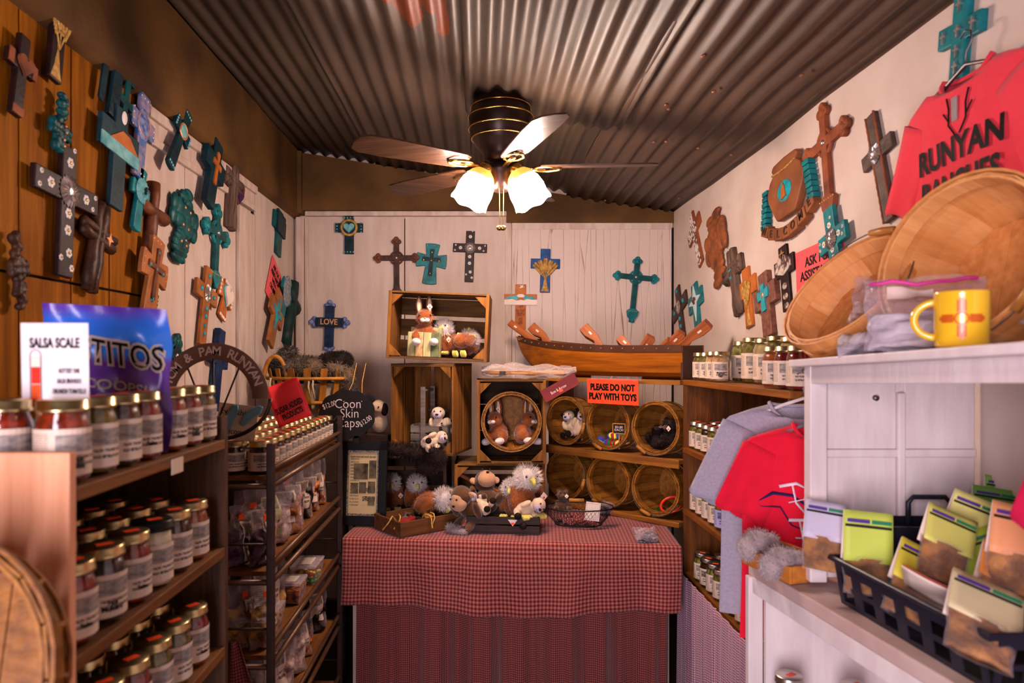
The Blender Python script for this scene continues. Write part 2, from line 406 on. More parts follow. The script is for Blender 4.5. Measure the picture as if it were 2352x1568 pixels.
def cracked():
    m, N, L, bs_ = nt('cracked_white_plywood')
    tc = N.new('ShaderNodeTexCoord'); mp = N.new('ShaderNodeMapping'); mp.inputs['Scale'].default_value = (1, 1, .045); L.new(tc.outputs['Object'], mp.inputs[0])
    v = N.new('ShaderNodeTexVoronoi'); v.feature = 'DISTANCE_TO_EDGE'; v.inputs['Scale'].default_value = 17; L.new(mp.outputs[0], v.inputs['Vector'])
    nz = N.new('ShaderNodeTexNoise'); nz.inputs['Scale'].default_value = 5; L.new(tc.outputs['Object'], nz.inputs['Vector'])
    k = mth(N, L, 'ADD', mth(N, L, 'MULTIPLY', v.outputs['Distance'], 14), mth(N, L, 'MULTIPLY', nz.outputs['Fac'], .9), True)
    rp = N.new('ShaderNodeValToRGB'); e = rp.color_ramp.elements; e[0].position = .42; e[0].color = (*lin((150, 122, 104)), 1); e[1].position = .62; e[1].color = (*lin((212, 190, 178)), 1)
    L.new(k, rp.inputs[0]); L.new(rp.outputs[0], bs_.inputs['Base Color']); bs_.inputs['Roughness'].default_value = .65
    bp = N.new('ShaderNodeBump'); bp.inputs['Strength'].default_value = .5; bp.inputs['Distance'].default_value = .006; L.new(k, bp.inputs['Height']); L.new(bp.outputs[0], bs_.inputs['Normal'])
    return m
b = MB(); b.box(((xm + .03 + XR) / 2, YB - .008, 1.2), (XR - xm - .04, .016, 2.34)); struct(b, 'trim_14', cracked())
b = MB(); b.box(((xm + .03 + XR) / 2, YB - .011, 2.40), (XR - xm - .04, .022, .06)); struct(b, 'trim_15', white_trim, bevel=.003)
b = MB(); b.box((XR - .006, YB - .012, 1.2), (.012, .024, 2.36)); struct(b, 'trim_16', dark_gap)

# corrugated iron sheets of the sloping roof
def sheet(x0, x1, y0, y1, dz, seed, jag=0, m=None):
    n = int((x1 - x0) / .0085); m_ = 14; rr = random.Random(seed)
    ph = rr.random() * 6; warp = [rr.uniform(-.006, .006) for _ in range(m_ + 1)]
    def fn(u, v):
        x = x0 + (x1 - x0) * u; y = y0 + (y1 - y0) * v
        if v == 1 and jag: y += jag * math.sin(u * 23 + 1) * .4 + jag * math.sin(u * 5)
        wv = math.sin(2 * PI * x / .074 + ph)
        return (x, y, zc(x) + dz + .0105 * wv + warp[int(v * m_ + .5)] + .004 * math.sin(x * 7 + y * 3 + seed))
    b = MB(); b.grid(fn, n, m_)
    return struct(b, 'ceiling', m or galv, smooth=True, solid=.0015)
xs = [P(q, 0, 3.2).x for q in (700, 1062)]
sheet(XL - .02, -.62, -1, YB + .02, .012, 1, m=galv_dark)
sheet(-.66, -.045, -1, YB + .02, -.004, 2)
sheet(-.06, .62, -1, 3.06, -.028, 3, .05)
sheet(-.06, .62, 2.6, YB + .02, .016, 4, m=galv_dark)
sheet(.56, 1.27, -1, YB + .02, -.008, 5, m=galv_warm)
# roofing nails
nailm = mat('roofing_nail', (150, 96, 70), .5, metal=.5)
for px, py in ((1480, 118), (1502, 326), (1530, 240), (1530, 325), (1616, 128), (1842, 172), (1604, 340), (1170, 55), (1305, 200), (1680, 355), (1390, 460), (1560, 455), (1536, 250), (1640, 210)):
    x = 0
    for _ in range(12):
        Y = (zc(x) - .02 - EYE) * F / (VY - py); x = (px - VX) / F * Y
    tag(MB().ell((x, Y, zc(x) - .021), (.009, .009, .006), n=8).build('roofing_nail', nailm, smooth=True), 'rusty roofing nail head in the corrugated iron roof', 'nail', 'roofing nails in the iron roof')

# ------------------------------------------------------------------ ceiling fan with its lamps
bronze = mat('fan_bronze', (44, 26, 20), .35, metal=.6)
brass = mat('brass', (190, 150, 80), .25, metal=1, var=.1)
gold_lid = mat('gold_lid', (200, 182, 132), .28, metal=1, var=.06)
dark_blade = wood('dark_fan_blade', (74, 48, 32), (48, 28, 18), 'x', .35)
def lampglass():
    m, N, L, b = nt('lit_frosted_glass')
    b.inputs['Base Color'].default_value = (.9, .85, .75, 1); b.inputs['Roughness'].default_value = .4
    b.inputs['Emission Color'].default_value = (1, .75, .63, 1); b.inputs['Emission Strength'].default_value = LAMP
    return m
lit = lampglass()
FY = 2.9; FX = .092
fan = thing('ceiling_fan', 'dark bronze five-blade ceiling fan with two lit tulip lamps', 'ceiling fan', tr(FX, FY, 2.30))
zt = zc(FX) - 2.30
b = MB(); b.lathe([(.10, zt), (.115, zt - .03), (.135, zt - .10), (.13, zt - .17), (.105, zt - .22), (.075, zt - .255), (.072, zt - .29)][::-1], 36)
b.build('motor_housing', bronze, fan, True)
for dz, r in ((.06, .128), (.10, .138), (.15, .136), (.19, .123)):
    b = MB(); b.tube([(r * math.cos(a), r * math.sin(a), zt - dz) for a in [2 * PI * i / 36 for i in range(36)]], .0035, 6, True)
    b.build('brass_ring', brass, fan, True)
b = MB(); b.lathe([(.02, -.05), (.045, -.04), (.058, -.01), (.06, .02), (.07, .03), (.07, .06)], 28); b.build('light_kit', bronze, fan, True)
for k in range(5):
    a = math.radians(-4 + 72 * k); Mk = rot('Z', a) @ tr(0, 0, .055)
    b = MB()
    pts = []
    for x, hw in ((.17, .045), (.2, .058), (.35, .066), (.52, .072), (.62, .068), (.652, .045), (.66, .0)): pts.append((x, hw))
    pol = [(x, -h) for x, h in pts] + [(x, h) for x, h in pts[-2::-1]]
    n = len(pol)
    tilt = rot('X', math.radians(11))
    b.add([(x, y, -.003) for x, y in pol] + [(x, y, .003) for x, y in pol], [tuple(range(n - 1, -1, -1)), tuple(range(n, 2 * n))] + [(i, (i + 1) % n, (i + 1) % n + n, i + n) for i in range(n)], Mk @ tilt)
    bl = b.build('blade', dark_blade, fan)
    b = MB()
    b.bar((.06, 0, -.008), (.19, 0, -.008), .022, .008, M=Mk)
    for s in (-1, 1):
        b.tube([(.13, 0, -.008), (.16, s * .03, -.009), (.20, s * .038, -.010), (.24, s * .022, -.010), (.255, 0, -.010)], .006, 6, M=Mk)
    b.build('blade_iron', brass, bl, True)
for s, ax in ((-1, -.060), (1, .060)):
    Ml = tr(ax, -.05, .045) @ rot('Z', s * .55) @ rot('Y', -s * .38) @ rot('X', -.25)
    b = MB(); b.lathe([(.02, .015), (.032, .0), (.034, -.03), (.026, -.04)][::-1], 20, Ml); b.build('lamp_holder', brass, fan, True)
    b = MB()
    prof = [(.030, -.026), (.052, -.045), (.068, -.075), (.075, -.11), (.074, -.145), (.080, -.172)]
    vs = []
    def shade(u, v, prof=prof):
        t = v * (len(prof) - 1); i = min(int(t), len(prof) - 2); f = t - i
        r = prof[i][0] * (1 - f) + prof[i + 1][0] * f; z = prof[i][1] * (1 - f) + prof[i + 1][1] * f
        a = 2 * PI * u; k = v ** 6
        return (r * (1 + .02 * k * math.cos(6 * a)) * math.cos(a), r * (1 + .02 * k * math.cos(6 * a)) * math.sin(a), z + .005 * k * math.cos(6 * a))
    b.grid(shade, 36, 15, Ml, wrap=True)
    sh = b.build('lamp_shade', lit, fan, True, solid=.003)
    MB().lathe([(.033, -.022), (.050, -.038), (.062, -.056), (.0635, -.0565), (.051, -.036), (.034, -.020)], 28, Ml, cap=False).build('dim_glow_band', mat('dim_amber_glow', (240, 170, 70), .3, emis=1.2), sh, True)  # added glowing band imitating the dimmer amber light near the holder
    b = MB(); b.ell((0, 0, -.10), (.026, .026, .036), Ml); b.build('bulb', lit, sh, True)
for dx, L_ in ((-.008, .06), (.012, .06)):
    b = MB(); b.tube([(dx, -.045, .0), (dx * .8, -.047, -.1), (dx * .7, -.048, -.14 - L_)], .0016, 5)
    ch = b.build('pull_chain', brass, fan)
    b = MB(); b.ell((dx * .7, -.048, -.15 - L_), (.014, .010, .012)); b.build('pull_knob', brass, ch, True)

# ------------------------------------------------------------------ furniture
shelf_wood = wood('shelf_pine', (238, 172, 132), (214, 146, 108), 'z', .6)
shelf_in = wood('shaded_shelf_wood', (84, 52, 28), (56, 32, 16), 'z', .6)  # shade inside the salsa unit put into a darker wood colour
shelf_wood_y = wood('shelf_board_pine', (128, 78, 28), (88, 48, 14), 'y', .6)
brown_ply = wood('brown_ply', (120, 66, 14), (80, 40, 8), 'z', .55)
brown_ply_y = wood('brown_shelf_board', (146, 84, 22), (98, 52, 12), 'y', .55)
dark_wood = wood('dark_brown_wood', (52, 30, 20), (34, 18, 12), 'x', .6)
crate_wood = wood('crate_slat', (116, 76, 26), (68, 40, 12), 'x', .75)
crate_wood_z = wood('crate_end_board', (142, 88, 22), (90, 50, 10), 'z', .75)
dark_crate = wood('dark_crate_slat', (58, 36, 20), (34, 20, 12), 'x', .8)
white_cab = mat('cabinet_white_paint', (232, 218, 216), .45, c2=(220, 202, 202), vs=5, stretch=(5, 5, 1), bump=.1, bs=18)

# shelf unit with salsa jars, by the left wall
LX = -.60
us = thing('salsa_shelf_unit', 'open pine shelf unit crowded with jars of salsa, its bare end panel towards the doorway', 'shelf unit', tr(LX, 1.0, 0))
bk = -.50  # depth towards wall
for nm, y in (('side_panel', .009), ('side_panel', .625)):
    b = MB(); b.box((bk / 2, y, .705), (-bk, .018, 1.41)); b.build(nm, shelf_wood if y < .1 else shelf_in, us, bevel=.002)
for z in (1.345, 1.09, .855, .6, .3, .05):
    b = MB(); b.box((bk / 2, .317, z), (-bk, .597, .022)); b.build('shelf_board', shelf_wood_y, us, bevel=.002)
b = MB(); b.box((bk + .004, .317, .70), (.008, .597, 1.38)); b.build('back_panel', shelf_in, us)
b = MB(); b.box((.0015, .355, 1.335), (.002, .05, .03)); b.build('shelf_price_ticket', paper_label('tiny_ticket', pic=(.2, .8, .3, .7)), us)

# dark metal rack with cut-out arch
rack_metal = mat('rust_brown_steel', (58, 36, 26), .5, metal=.5, var=.3, vs=30)
rack_pole = mat('rack_rail', (92, 60, 36), .45, metal=.3)
RY0, RY1, RX0, RX1 = 2.06, 3.08, -.985, -.628
rk = thing('metal_rack', 'rust-brown metal rack with sloping rails and a cut-out name arch on top', 'rack', tr(RX1, RY0, 0))
RW = RX0 - RX1; RL = RY1 - RY0
for x in (0, RW):
    for y in (0, RL):
        zt_ = 1.29 if y == 0 else 1.285
        b = MB(); b.box((x, y, zt_ / 2), (.022, .022, zt_)); b.build('post', rack_metal, rk, bevel=.003)
b = MB(); b.box((RW - .016, RL / 2, .62), (.006, RL - .04, 1.08)); b.build('back_panel', dark_wood, rk)  # added dark sheet standing in for the shadow behind the shelves
SH = [1.19, .90, .645, .375, .1]
for z in SH:
    b = MB(); b.box((RW / 2, RL / 2, z - .008), (-RW - .03, RL - .03, .014)); b.build('shelf_board', shelf_wood_y, rk)
    for x in (0, RW):
        b = MB(); b.tube([(x, .01, z + .022), (x, RL - .01, z + .022)], .008); b.build('rail', rack_pole, rk, True)
        b = MB(); b.tube([(x, .01, z - .03), (x, RL - .01, z - .03)], .009); b.build('rail', rack_pole, rk, True)
    for y in (0, RL):
        b = MB(); b.tube([(.0, y, z - .03), (RW, y, z - .03)], .009); b.build('rail', rack_pole, rk, True)
        if z < 1.1:
            b = MB(); b.tube([(.0, y, z + .085), (RW, y, z + .085)], .004); b.build('guard_wire', rack_metal, rk, True)
# round end hoop: band with letters cut out above, thin tube below
hc = Vector((RW / 2 + .005, 0, 1.425)); ro, ri = .168, .118
hub = tr(hc)
b = MB(); n = 44; vs = []; fs = []
for i in range(n + 1):
    a = PI * i / n
    for y in (-.002, .002):
        for r in (ri, ro): vs.append((r * math.cos(a), y, r * math.sin(a)))
for i in range(n):
    q = i * 4; p_ = q + 4
    fs += [(q, q + 1, p_ + 1, p_), (q + 2, p_ + 2, p_ + 3, q + 3), (q + 1, q + 3, p_ + 3, p_ + 1), (q, p_, p_ + 2, q + 2)]
b.add(vs, fs, hub); arch = b.build('name_arch', mat('arch_steel', (104, 62, 34), .5, metal=.2), rk)
cut = mat('arch_cutout_wall_showing', (206, 176, 158), .7)
word = 'TOM & PAM RUNYAN'
for i, ch in enumerate(word):
    if ch == ' ': continue
    a = math.radians(158 - i * (136 / (len(word) - 1)))
    r = (ro + ri) / 2
    Mt = hub @ tr(r * math.cos(a), -.0035, r * math.sin(a)) @ rot('Y', PI / 2 - a)
    text(ch, .038, Mt, cut, arch, 'cutout_letter', ex=.0004, bold=.0008)
b = MB(); b.tube([(.172 * math.cos(a), 0, .172 * math.sin(a) * .72) for a in [PI + PI * i / 20 for i in range(21)]], .006, 8, M=hub); b.build('hoop', rack_metal, rk, True)
for a in (50, 90, 130):
    a = math.radians(a); b = MB(); b.tube([(0, 0, -.1), (.12 * math.cos(a), 0, .12 * math.sin(a))], .003, 6, M=hub); b.build('spoke', rack_metal, rk, True)
b = MB(); b.tube([(RW * (.02 + .5 * i / 8), RL, 1.285 + .12 * math.cos(PI * i / 16 + PI / 2) + .12 * 0) for i in range(9)], .005, 8); b.build('hoop', rack_metal, rk, True)

# corner stand that carries the basket of fur caps (mostly hidden)
cs = thing('corner_stand', 'plain dark wooden stand in the corner under the splint basket', 'stand', tr(-.86, 3.52, 0))
b = MB(); b.box((0, 0, 1.185), (.46, .40, .025)); b.build('top', dark_wood, cs)
for x in (-.2, .2):
    for y in (-.17, .17):
        b = MB(); b.box((x, y, .586), (.035, .035, 1.172)); b.build('leg', dark_wood, cs)

# toy table: cloth, skirt
TA, TB = Vector((-.595, 3.07)), Vector((.850, 2.935))     # front edge ends
tv = (TB - TA).normalized(); tn = Vector((-tv.y, tv.x))
TL = (TB - TA).length; ZT = .745
def tp(u, d, z): q = TA + tv * u + tn * d; return Vector((q.x, q.y, z))
tm = frame(tp(0, 0, 0), x=(tv.x, tv.y, 0), z=(0, 0, 1))
tb = thing('display_table', 'long white-legged table hidden under red gingham cloths', 'table', tm)
b = MB(); b.box((TL / 2, .43, ZT - .022), (TL - .02, .84, .03)); b.build('tabletop', white_trim, tb)
for x in (.012, TL - .05):
    for y in (.13, .80):
        b = MB(); b.box((x + .012, y, ZT / 2 - .019), (.05, .05, ZT - .038)); b.build('leg', white_trim, tb)
ging = gingham('red_gingham_large', .0165, (92, 2, 10), (190, 104, 92)); ging2 = gingham('red_gingham_small', .0105, (84, 2, 10), (160, 84, 76)); ging3 = gingham('pink_gingham', .0105, (112, 14, 52), (214, 176, 196))
b = MB()
rr = random.Random(5)
def cloth(u, v):
    # v 0 = far edge of top, then over the front edge and down
    s = v * 1.15
    x = -.015 + (TL + .03) * u
    if s < .86: return (x, .86 - s, ZT - .004 + .0015 * math.sin(u * 40 + s * 9))
    d = s - .86
    hem = .285 * (1 + .10 * math.sin(u * 3.0 + .2) - .05 * math.sin(u * 9)) if True else 0
    k = d / .29
    return (x + .004 * math.sin(k * 3 + u * 20), -.012 - .02 * min(1, k * 3) - k * (.012 * math.sin(u * 21) + .009 * math.sin(u * 47 + 1)), ZT - .004 - hem * k)
b.grid(cloth, 120, 60, uvs=(TL + .03, 1.15))
tc_ = b.build('gingham_tablecloth', ging, None, True, solid=.002, M=tm); tc_.matrix_world = tm
tag(tc_, 'red gingham tablecloth draped over the front of the toy table', 'tablecloth')
def skirt_fn(L_, z0, z1, amp, seed, waves):
    r_ = random.Random(seed); ph = [r_.uniform(0, 6) for _ in range(6)]
    def fn(u, v):
        k = .35 + .65 * v
        y = amp * k * (.9 - 1.7 * abs(math.sin(.5 * (u * waves + 1.8 * math.sin(u * waves * .23 + ph[0]) + ph[1]))) ** .55 + .25 * math.sin(u * waves * 2.1 + ph[2]))
        return (u * L_ + .008 * math.sin(u * waves * .9 + ph[3]) * v, y, z0 + (z1 - z0) * v)
    return fn
b = MB(); b.grid(skirt_fn(TL - .06, ZT - .05, .03, .045, 3, 58), 220, 16, uvs=(TL * 1.45, .7))
sk = b.build('table_skirt', ging2, None, True, solid=.0015); sk.matrix_world = tm @ tr(.035, .045, 0)
tag(sk, 'gathered small-check red gingham skirt hanging below the tablecloth', 'curtain')

# crates
def crate(name, label, w_, h_, d_, M, ends='x', back=True, woods=None, group=None, gap=.022, inner=None):
    """old slatted fruit crate on its side, opening towards -Y; ends='x': solid ends left and right, 'z': top and bottom"""
    o = thing(name, label, 'crate', M, group)
    w1, w2 = woods or (crate_wood, crate_wood_z)
    t = .016; s = .009
    if ends == 'x':
        for x in (-w_ / 2 + t / 2, w_ / 2 - t / 2):
            b = MB(); b.box((x, d_ / 2, h_ / 2), (t, d_ - .001, h_)); b.build('end_board', w2, o, bevel=.002)
        for z in (s / 2, h_ - s / 2):
            for k in range(3):
                b = MB(); b.box((0, d_ * (k + .5) / 3, z), (w_, d_ / 3 - .012, s)); b.build('slat', w1, o, bevel=.0015)
        n = 3
        if back:
            for k in range(n):
                b = MB(); b.box((0, d_ - s / 2, h_ * (k + .5) / n), (w_ - 2 * t, s, h_ / n - gap)); b.build('slat', inner or w1, o, bevel=.0015)
    else:
        for z in (t / 2, h_ - t / 2):
            b = MB(); b.box((0, d_ / 2, z), (w_, d_ - .001, t)); b.build('end_board', w1, o, bevel=.002)
        for x in (-w_ / 2 + s / 2, w_ / 2 - s / 2):
            for k in range(2):
                b = MB(); b.box((x, d_ * (k + .5) / 2, h_ / 2), (s, d_ / 2 - .006, h_)); b.build('slat', w2, o, bevel=.0015)
        if back:
            for k in range(3):
                b = MB(); b.box((w_ * ((k + .5) / 3 - .5), d_ - s / 2, h_ / 2), (w_ / 3 - .02, s, h_ - 2 * t)); b.build('slat', w2, o, bevel=.0015)
    g = .055
    for sx in (-1, 1):
        for sz in (0, 1):
            x0 = sx * (w_ / 2 - .016); z0 = h_ - .016 if sz else .016
            q = [(x0, z0), (x0 - sx * g, z0), (x0, z0 - g if sz else z0 + g)]
            if (sx > 0) == (sz == 1): q = q[::-1] if False else q
            b = MB(); b.prism(q, .002, .03); b.build('corner_block', w2, o)
    return o
def at(px, py, Y, rz=0, rx=0, ry=0): return tr(P(px, py, Y)) @ rot('Z', rz) @ rot('X', rx) @ rot('Y', ry)
YA = 3.42
# crate under everything by the eagles, crate standing on end, tilted crate on top
pE = P(938, 0, 3.5)
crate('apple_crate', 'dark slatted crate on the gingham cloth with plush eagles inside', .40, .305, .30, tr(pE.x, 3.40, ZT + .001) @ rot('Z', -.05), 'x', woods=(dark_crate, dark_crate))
pB = P(970, 0, 3.45)
ZB = ZT + .306 + .012
b = MB(); b.box((0, 0, .005), (.46, .34, .010))
bd = b.build('loose_board', crate_wood, None, bevel=.002); bd.matrix_world = tr(pE.x - .02, 3.545, ZT + .307); tag(bd, 'thin weathered board lying on the dark eagle crate', 'board')
crate('apple_crate', 'weathered crate standing on end with grey slatted tote and plush cows inside', .335, .455, .30, tr(pB.x, 3.40, ZB) @ rot('Z', -.30), 'z')
pA = P(1003, 826, 3.42)
crate('apple_crate', 'tilted old fruit crate on top of the stack, holding plush rabbit and eagles', .50, .335, .31, tr(pA.x, 3.36, ZB + .472) @ rot('Z', -.06) @ rot('Y', .045), 'x')
pD = P(1148, 0, 3.42)
crate('apple_crate', 'dark crate lying low on the table behind the plush monkeys', .455, .268, .30, tr(pD.x, 3.42, ZT + .0015), 'x')
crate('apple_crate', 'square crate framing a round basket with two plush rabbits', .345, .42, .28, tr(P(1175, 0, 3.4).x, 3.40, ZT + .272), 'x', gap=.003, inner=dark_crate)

# corner toy shelf, set diagonally
TS0, TS1 = P(1562, 0, 3.22), P(1250, 0, 3.80)
dx = Vector((TS0.x - TS1.x, TS0.y - TS1.y, 0)); SL = dx.length
tsm = frame((TS1.x, TS1.y, 0), x=dx, z=(0, 0, 1))
ts = thing('toy_shelf', 'diagonal pine corner shelf holding two rows of round baskets', 'shelf', tsm)
SD = .27
shelf_x = wood('toy_shelf_board', (160, 100, 30), (106, 60, 14), 'x', .6)
TZ = (.769, 1.064, 1.44)
for z in TZ:
    b = MB(); b.box((SL / 2, SD / 2, z - .011), (SL, SD, .022)); b.build('shelf_board', shelf_x, ts, bevel=.002)
for x in (-.008, SL + .008):
    b = MB(); b.box((x, SD / 2 + .03, 1.09), (.018, SD - .06, .69)); b.build('side_panel', brown_ply, ts)
for z, h_ in ((1.044, .042), (.757, .026)):
    b = MB(); b.box((SL / 2, -.006, z), (SL, .012, h_)); b.build('front_rail', shelf_x, ts, bevel=.003)

# preserve shelves along the right wall
PX, PY0, PY1 = .955, 2.10, 3.2
ps = thing('preserve_shelf_unit', 'brown plywood shelf unit of pickle jars beside the toy shelf', 'shelf unit', tr(PX, PY0, 0))
PD = XR - PX - .012; PL = PY1 - PY0
PZ = [1.445, 1.13, .845, .55]
for z in PZ + [.25]:
    b = MB(); b.box((PD / 2, PL / 2, z - .012), (PD, PL, .024)); b.build('shelf_board', brown_ply_y, ps, bevel=.002)
for y in (.008, PL - .008):
    b = MB(); b.box((PD / 2, y, .71), (PD - .004, .016, 1.42)); b.build('side_panel', brown_ply, ps)
b = MB(); b.box((PD - .004, PL / 2, .72), (.008, PL, 1.43)); b.build('back_panel', brown_ply, ps)
# pink curtain below it
ca, cb = Vector((.908, 3.11, .585)), Vector((.908, 2.34, .585))
L_ = (cb - ca).length
cm = frame((ca.x, ca.y, 0), x=(cb - ca), z=(0, 0, 1))
b = MB(); b.grid(skirt_fn(L_ + .1, .585, .02, .012, 9, 75), 200, 16, uvs=(1.35, .6))
cu_ = b.build('shelf_curtain', ging3, None, True, solid=.0015); cu_.matrix_world = cm
tag(cu_, 'gathered pink gingham curtain strung below the lowest pickle shelf', 'curtain')

# white hutch on a white counter, right foreground
hx, hy = .813, 1.70
hz = 1.545
hu = thing('white_counter', 'white painted counter with set-back hutch shelf, holding spice packets and mug', 'counter', Matrix())
c0, c1 = Vector((P(1718, 0, 1.88).x, 1.88)), Vector((.850, .92))
cz = EYE - 470 * 1.88 / F
cvx = (c1 - c0)
b = MB(); b.add([(c0.x, c0.y, cz), (XR - .005, c0.y, cz), (XR - .005, c1.y, cz), (c1.x, c1.y, cz), (c0.x, c0.y, cz - .034), (XR - .005, c0.y, cz - .034), (XR - .005, c1.y, cz - .034), (c1.x, c1.y, cz - .034)],
      [(3, 2, 1, 0), (4, 5, 6, 7), (0, 1, 5, 4), (1, 2, 6, 5), (2, 3, 7, 6), (3, 0, 4, 7)])
b.build('countertop', mat('worn_white_countertop', (206, 180, 174), .5, c2=(186, 154, 146), vs=7), hu, bevel=.004)
def along(t): return c0 + cvx * t
d_ = cvx.normalized(); nrm = Vector((-d_.y, d_.x)); 
if nrm.x < 0: nrm = -nrm
b = MB(); b.bar((c0.x + .012, c0.y - .012, 0), (c0.x + .012, c0.y - .012, cz - .034), .024, .04); b.build('front_post', white_cab, hu, bevel=.003)
b = MB(); b.bar((c0.x + .012, c0.y - .02, cz - .055), (c1.x + .012, c1.y, cz - .055), .02, .044); b.build('front_rail', white_cab, hu, bevel=.002)
b = MB(); b.box(((c0.x + XR) / 2 + .012, c0.y - .01, cz / 2 - .02), (XR - c0.x - .06, .014, cz - .05)); b.build('end_panel', white_cab, hu)
b = MB(); b.box((XR - .02, 1.40, cz / 2 - .02), (.014, .94, cz - .05)); b.build('back_panel', white_cab, hu)
b = MB(); b.add([(c0.x + .02, c0.y - .03, .60), (XR - .03, c0.y - .03, .60), (XR - .03, c1.y, .60), (c1.x + .02, c1.y, .60), (c0.x + .02, c0.y - .03, .575), (XR - .03, c0.y - .03, .575), (XR - .03, c1.y, .575), (c1.x + .02, c1.y, .575)],
      [(3, 2, 1, 0), (4, 5, 6, 7), (0, 1, 5, 4), (1, 2, 6, 5), (2, 3, 7, 6), (3, 0, 4, 7)]); b.build('lower_shelf', white_cab, hu)
# hutch: tilted slightly up towards the door
Mh = tr(hx, hy, hz) @ rot('X', math.radians(-2.3))
HW = XR - hx - .012
b = MB(); b.box((HW / 2 - .015, -.40, -.010), (HW + .03, .86, .018)); b.add([], []); b.build('hutch_top', white_cab, hu, bevel=.003).matrix_local = Mh
b = MB(); b.box((.012, -.42, -.040), (.02, .80, .042)); b.build('hutch_rail', white_cab, hu, bevel=.002).matrix_local = Mh
b = MB(); b.box((.021, -.01, (hz - cz) / 2 - .51), (.042, .03, hz - cz - .02), tr(0, 0, 0)); 
b.build('hutch_post', white_cab, hu, bevel=.003).matrix_local = tr(hx, hy, hz - (hz - cz) + .51 + .0)
PW = XR - hx - .05
for x0, x1_ in ((.045, .225), (.245, PW + .035)):
    for z0, z1_ in ((.10, .315), (.335, hz - cz - .03)):
        b = MB(); b.box(((x0 + x1_) / 2, .005, (z0 + z1_) / 2), (x1_ - x0, .014, z1_ - z0)); b.build('hutch_panel', white_cab, hu, bevel=.003).matrix_local = tr(hx, hy, cz)
b = MB(); b.box((PW / 2 + .02, .01, (hz - cz) / 2), (PW + .03, .012, hz - cz - .03)); b.build('hutch_end', white_cab, hu).matrix_local = tr(hx, hy, cz)
b = MB(); b.box((PW / 2 + .04, .002, .325), (PW - .01, .02, .020)); b.build('hutch_batten', white_cab, hu, bevel=.003).matrix_local = tr(hx, hy, cz)
b = MB(); b.box((PW / 2 + .04, .0, .085), (PW - .01, .02, .022)); b.build('hutch_batten', white_cab, hu, bevel=.003).matrix_local = tr(hx, hy, cz)
b = MB(); b.box((.235, -.001, .25), (.018, .02, .45)); b.build('hutch_batten', white_cab, hu, bevel=.003).matrix_local = tr(hx, hy, cz)

# ------------------------------------------------------------------ crosses on the walls
teal = mat('teal_enamel', (10, 86, 86), .45, c2=(4, 42, 48), vs=18, bump=.3, bs=40)
teal_b = mat('bright_teal_paint', (22, 128, 132), .45, c2=(10, 88, 96), vs=25, bump=.15)
teal_d = mat('dark_teal_wood', (12, 50, 58), .5, c2=(6, 26, 34), vs=16, bump=.35, bs=50)
navy = mat('navy_scroll', (24, 50, 88), .5, c2=(10, 22, 50), vs=30, bump=.3, bs=60)
blue = mat('cobalt_blue', (22, 86, 150), .5, c2=(12, 52, 110), vs=30, bump=.2)
cocoa = mat('dark_cocoa_wood', (44, 18, 16), .5, c2=(26, 9, 9), vs=12, bump=.15)
brown = mat('brown_resin', (120, 66, 36), .5, c2=(66, 34, 18), vs=16, bump=.3, bs=40)
dkbrown = mat('dark_brown_resin', (78, 46, 30), .5, c2=(40, 22, 14), vs=16, bump=.4, bs=50)
rusty = mat('rust_red_brown', (160, 86, 50), .55, c2=(96, 46, 26), vs=12, bump=.3, bs=40)
tan = mat('tan_leather', (176, 108, 54), .5, c2=(120, 66, 30), vs=10, bump=.2)
bark = mat('grey_bark', (116, 92, 78), .8, c2=(58, 40, 32), vs=3, stretch=(20, 20, 2), bump=.7, bs=6)
greyb = mat('grey_brown_leather', (98, 76, 66), .55, c2=(60, 44, 38), vs=20, bump=.3)
silver = mat('silver_concho', (196, 186, 180), .3, metal=.85, var=.15)
turq = mat('turquoise', (40, 170, 180), .35, c2=(20, 120, 135), vs=30)
ltteal = mat('pale_teal', (130, 190, 190), .5, c2=(70, 140, 146), vs=30)
cream = mat('cream_paint', (236, 214, 200), .55, var=.08)
gold = mat('gold_stud', (206, 160, 76), .3, metal=.8, var=.1)
wheat = mat('wheat_gold', (206, 162, 86), .6, c2=(150, 104, 44), vs=60)
orange = mat('orange_tan_paint', (196, 112, 48), .55, c2=(160, 82, 30), vs=14)
black = mat('black_ink', (14, 12, 12), .6)
copper = mat('copper_letter', (220, 150, 100), .4, metal=.5)
whiteflower = mat('white_petal', (232, 222, 214), .5, var=.06)
rosewhite = mat('blue_lace_print', (140, 150, 190), .55, c2=(50, 70, 130), vs=70)

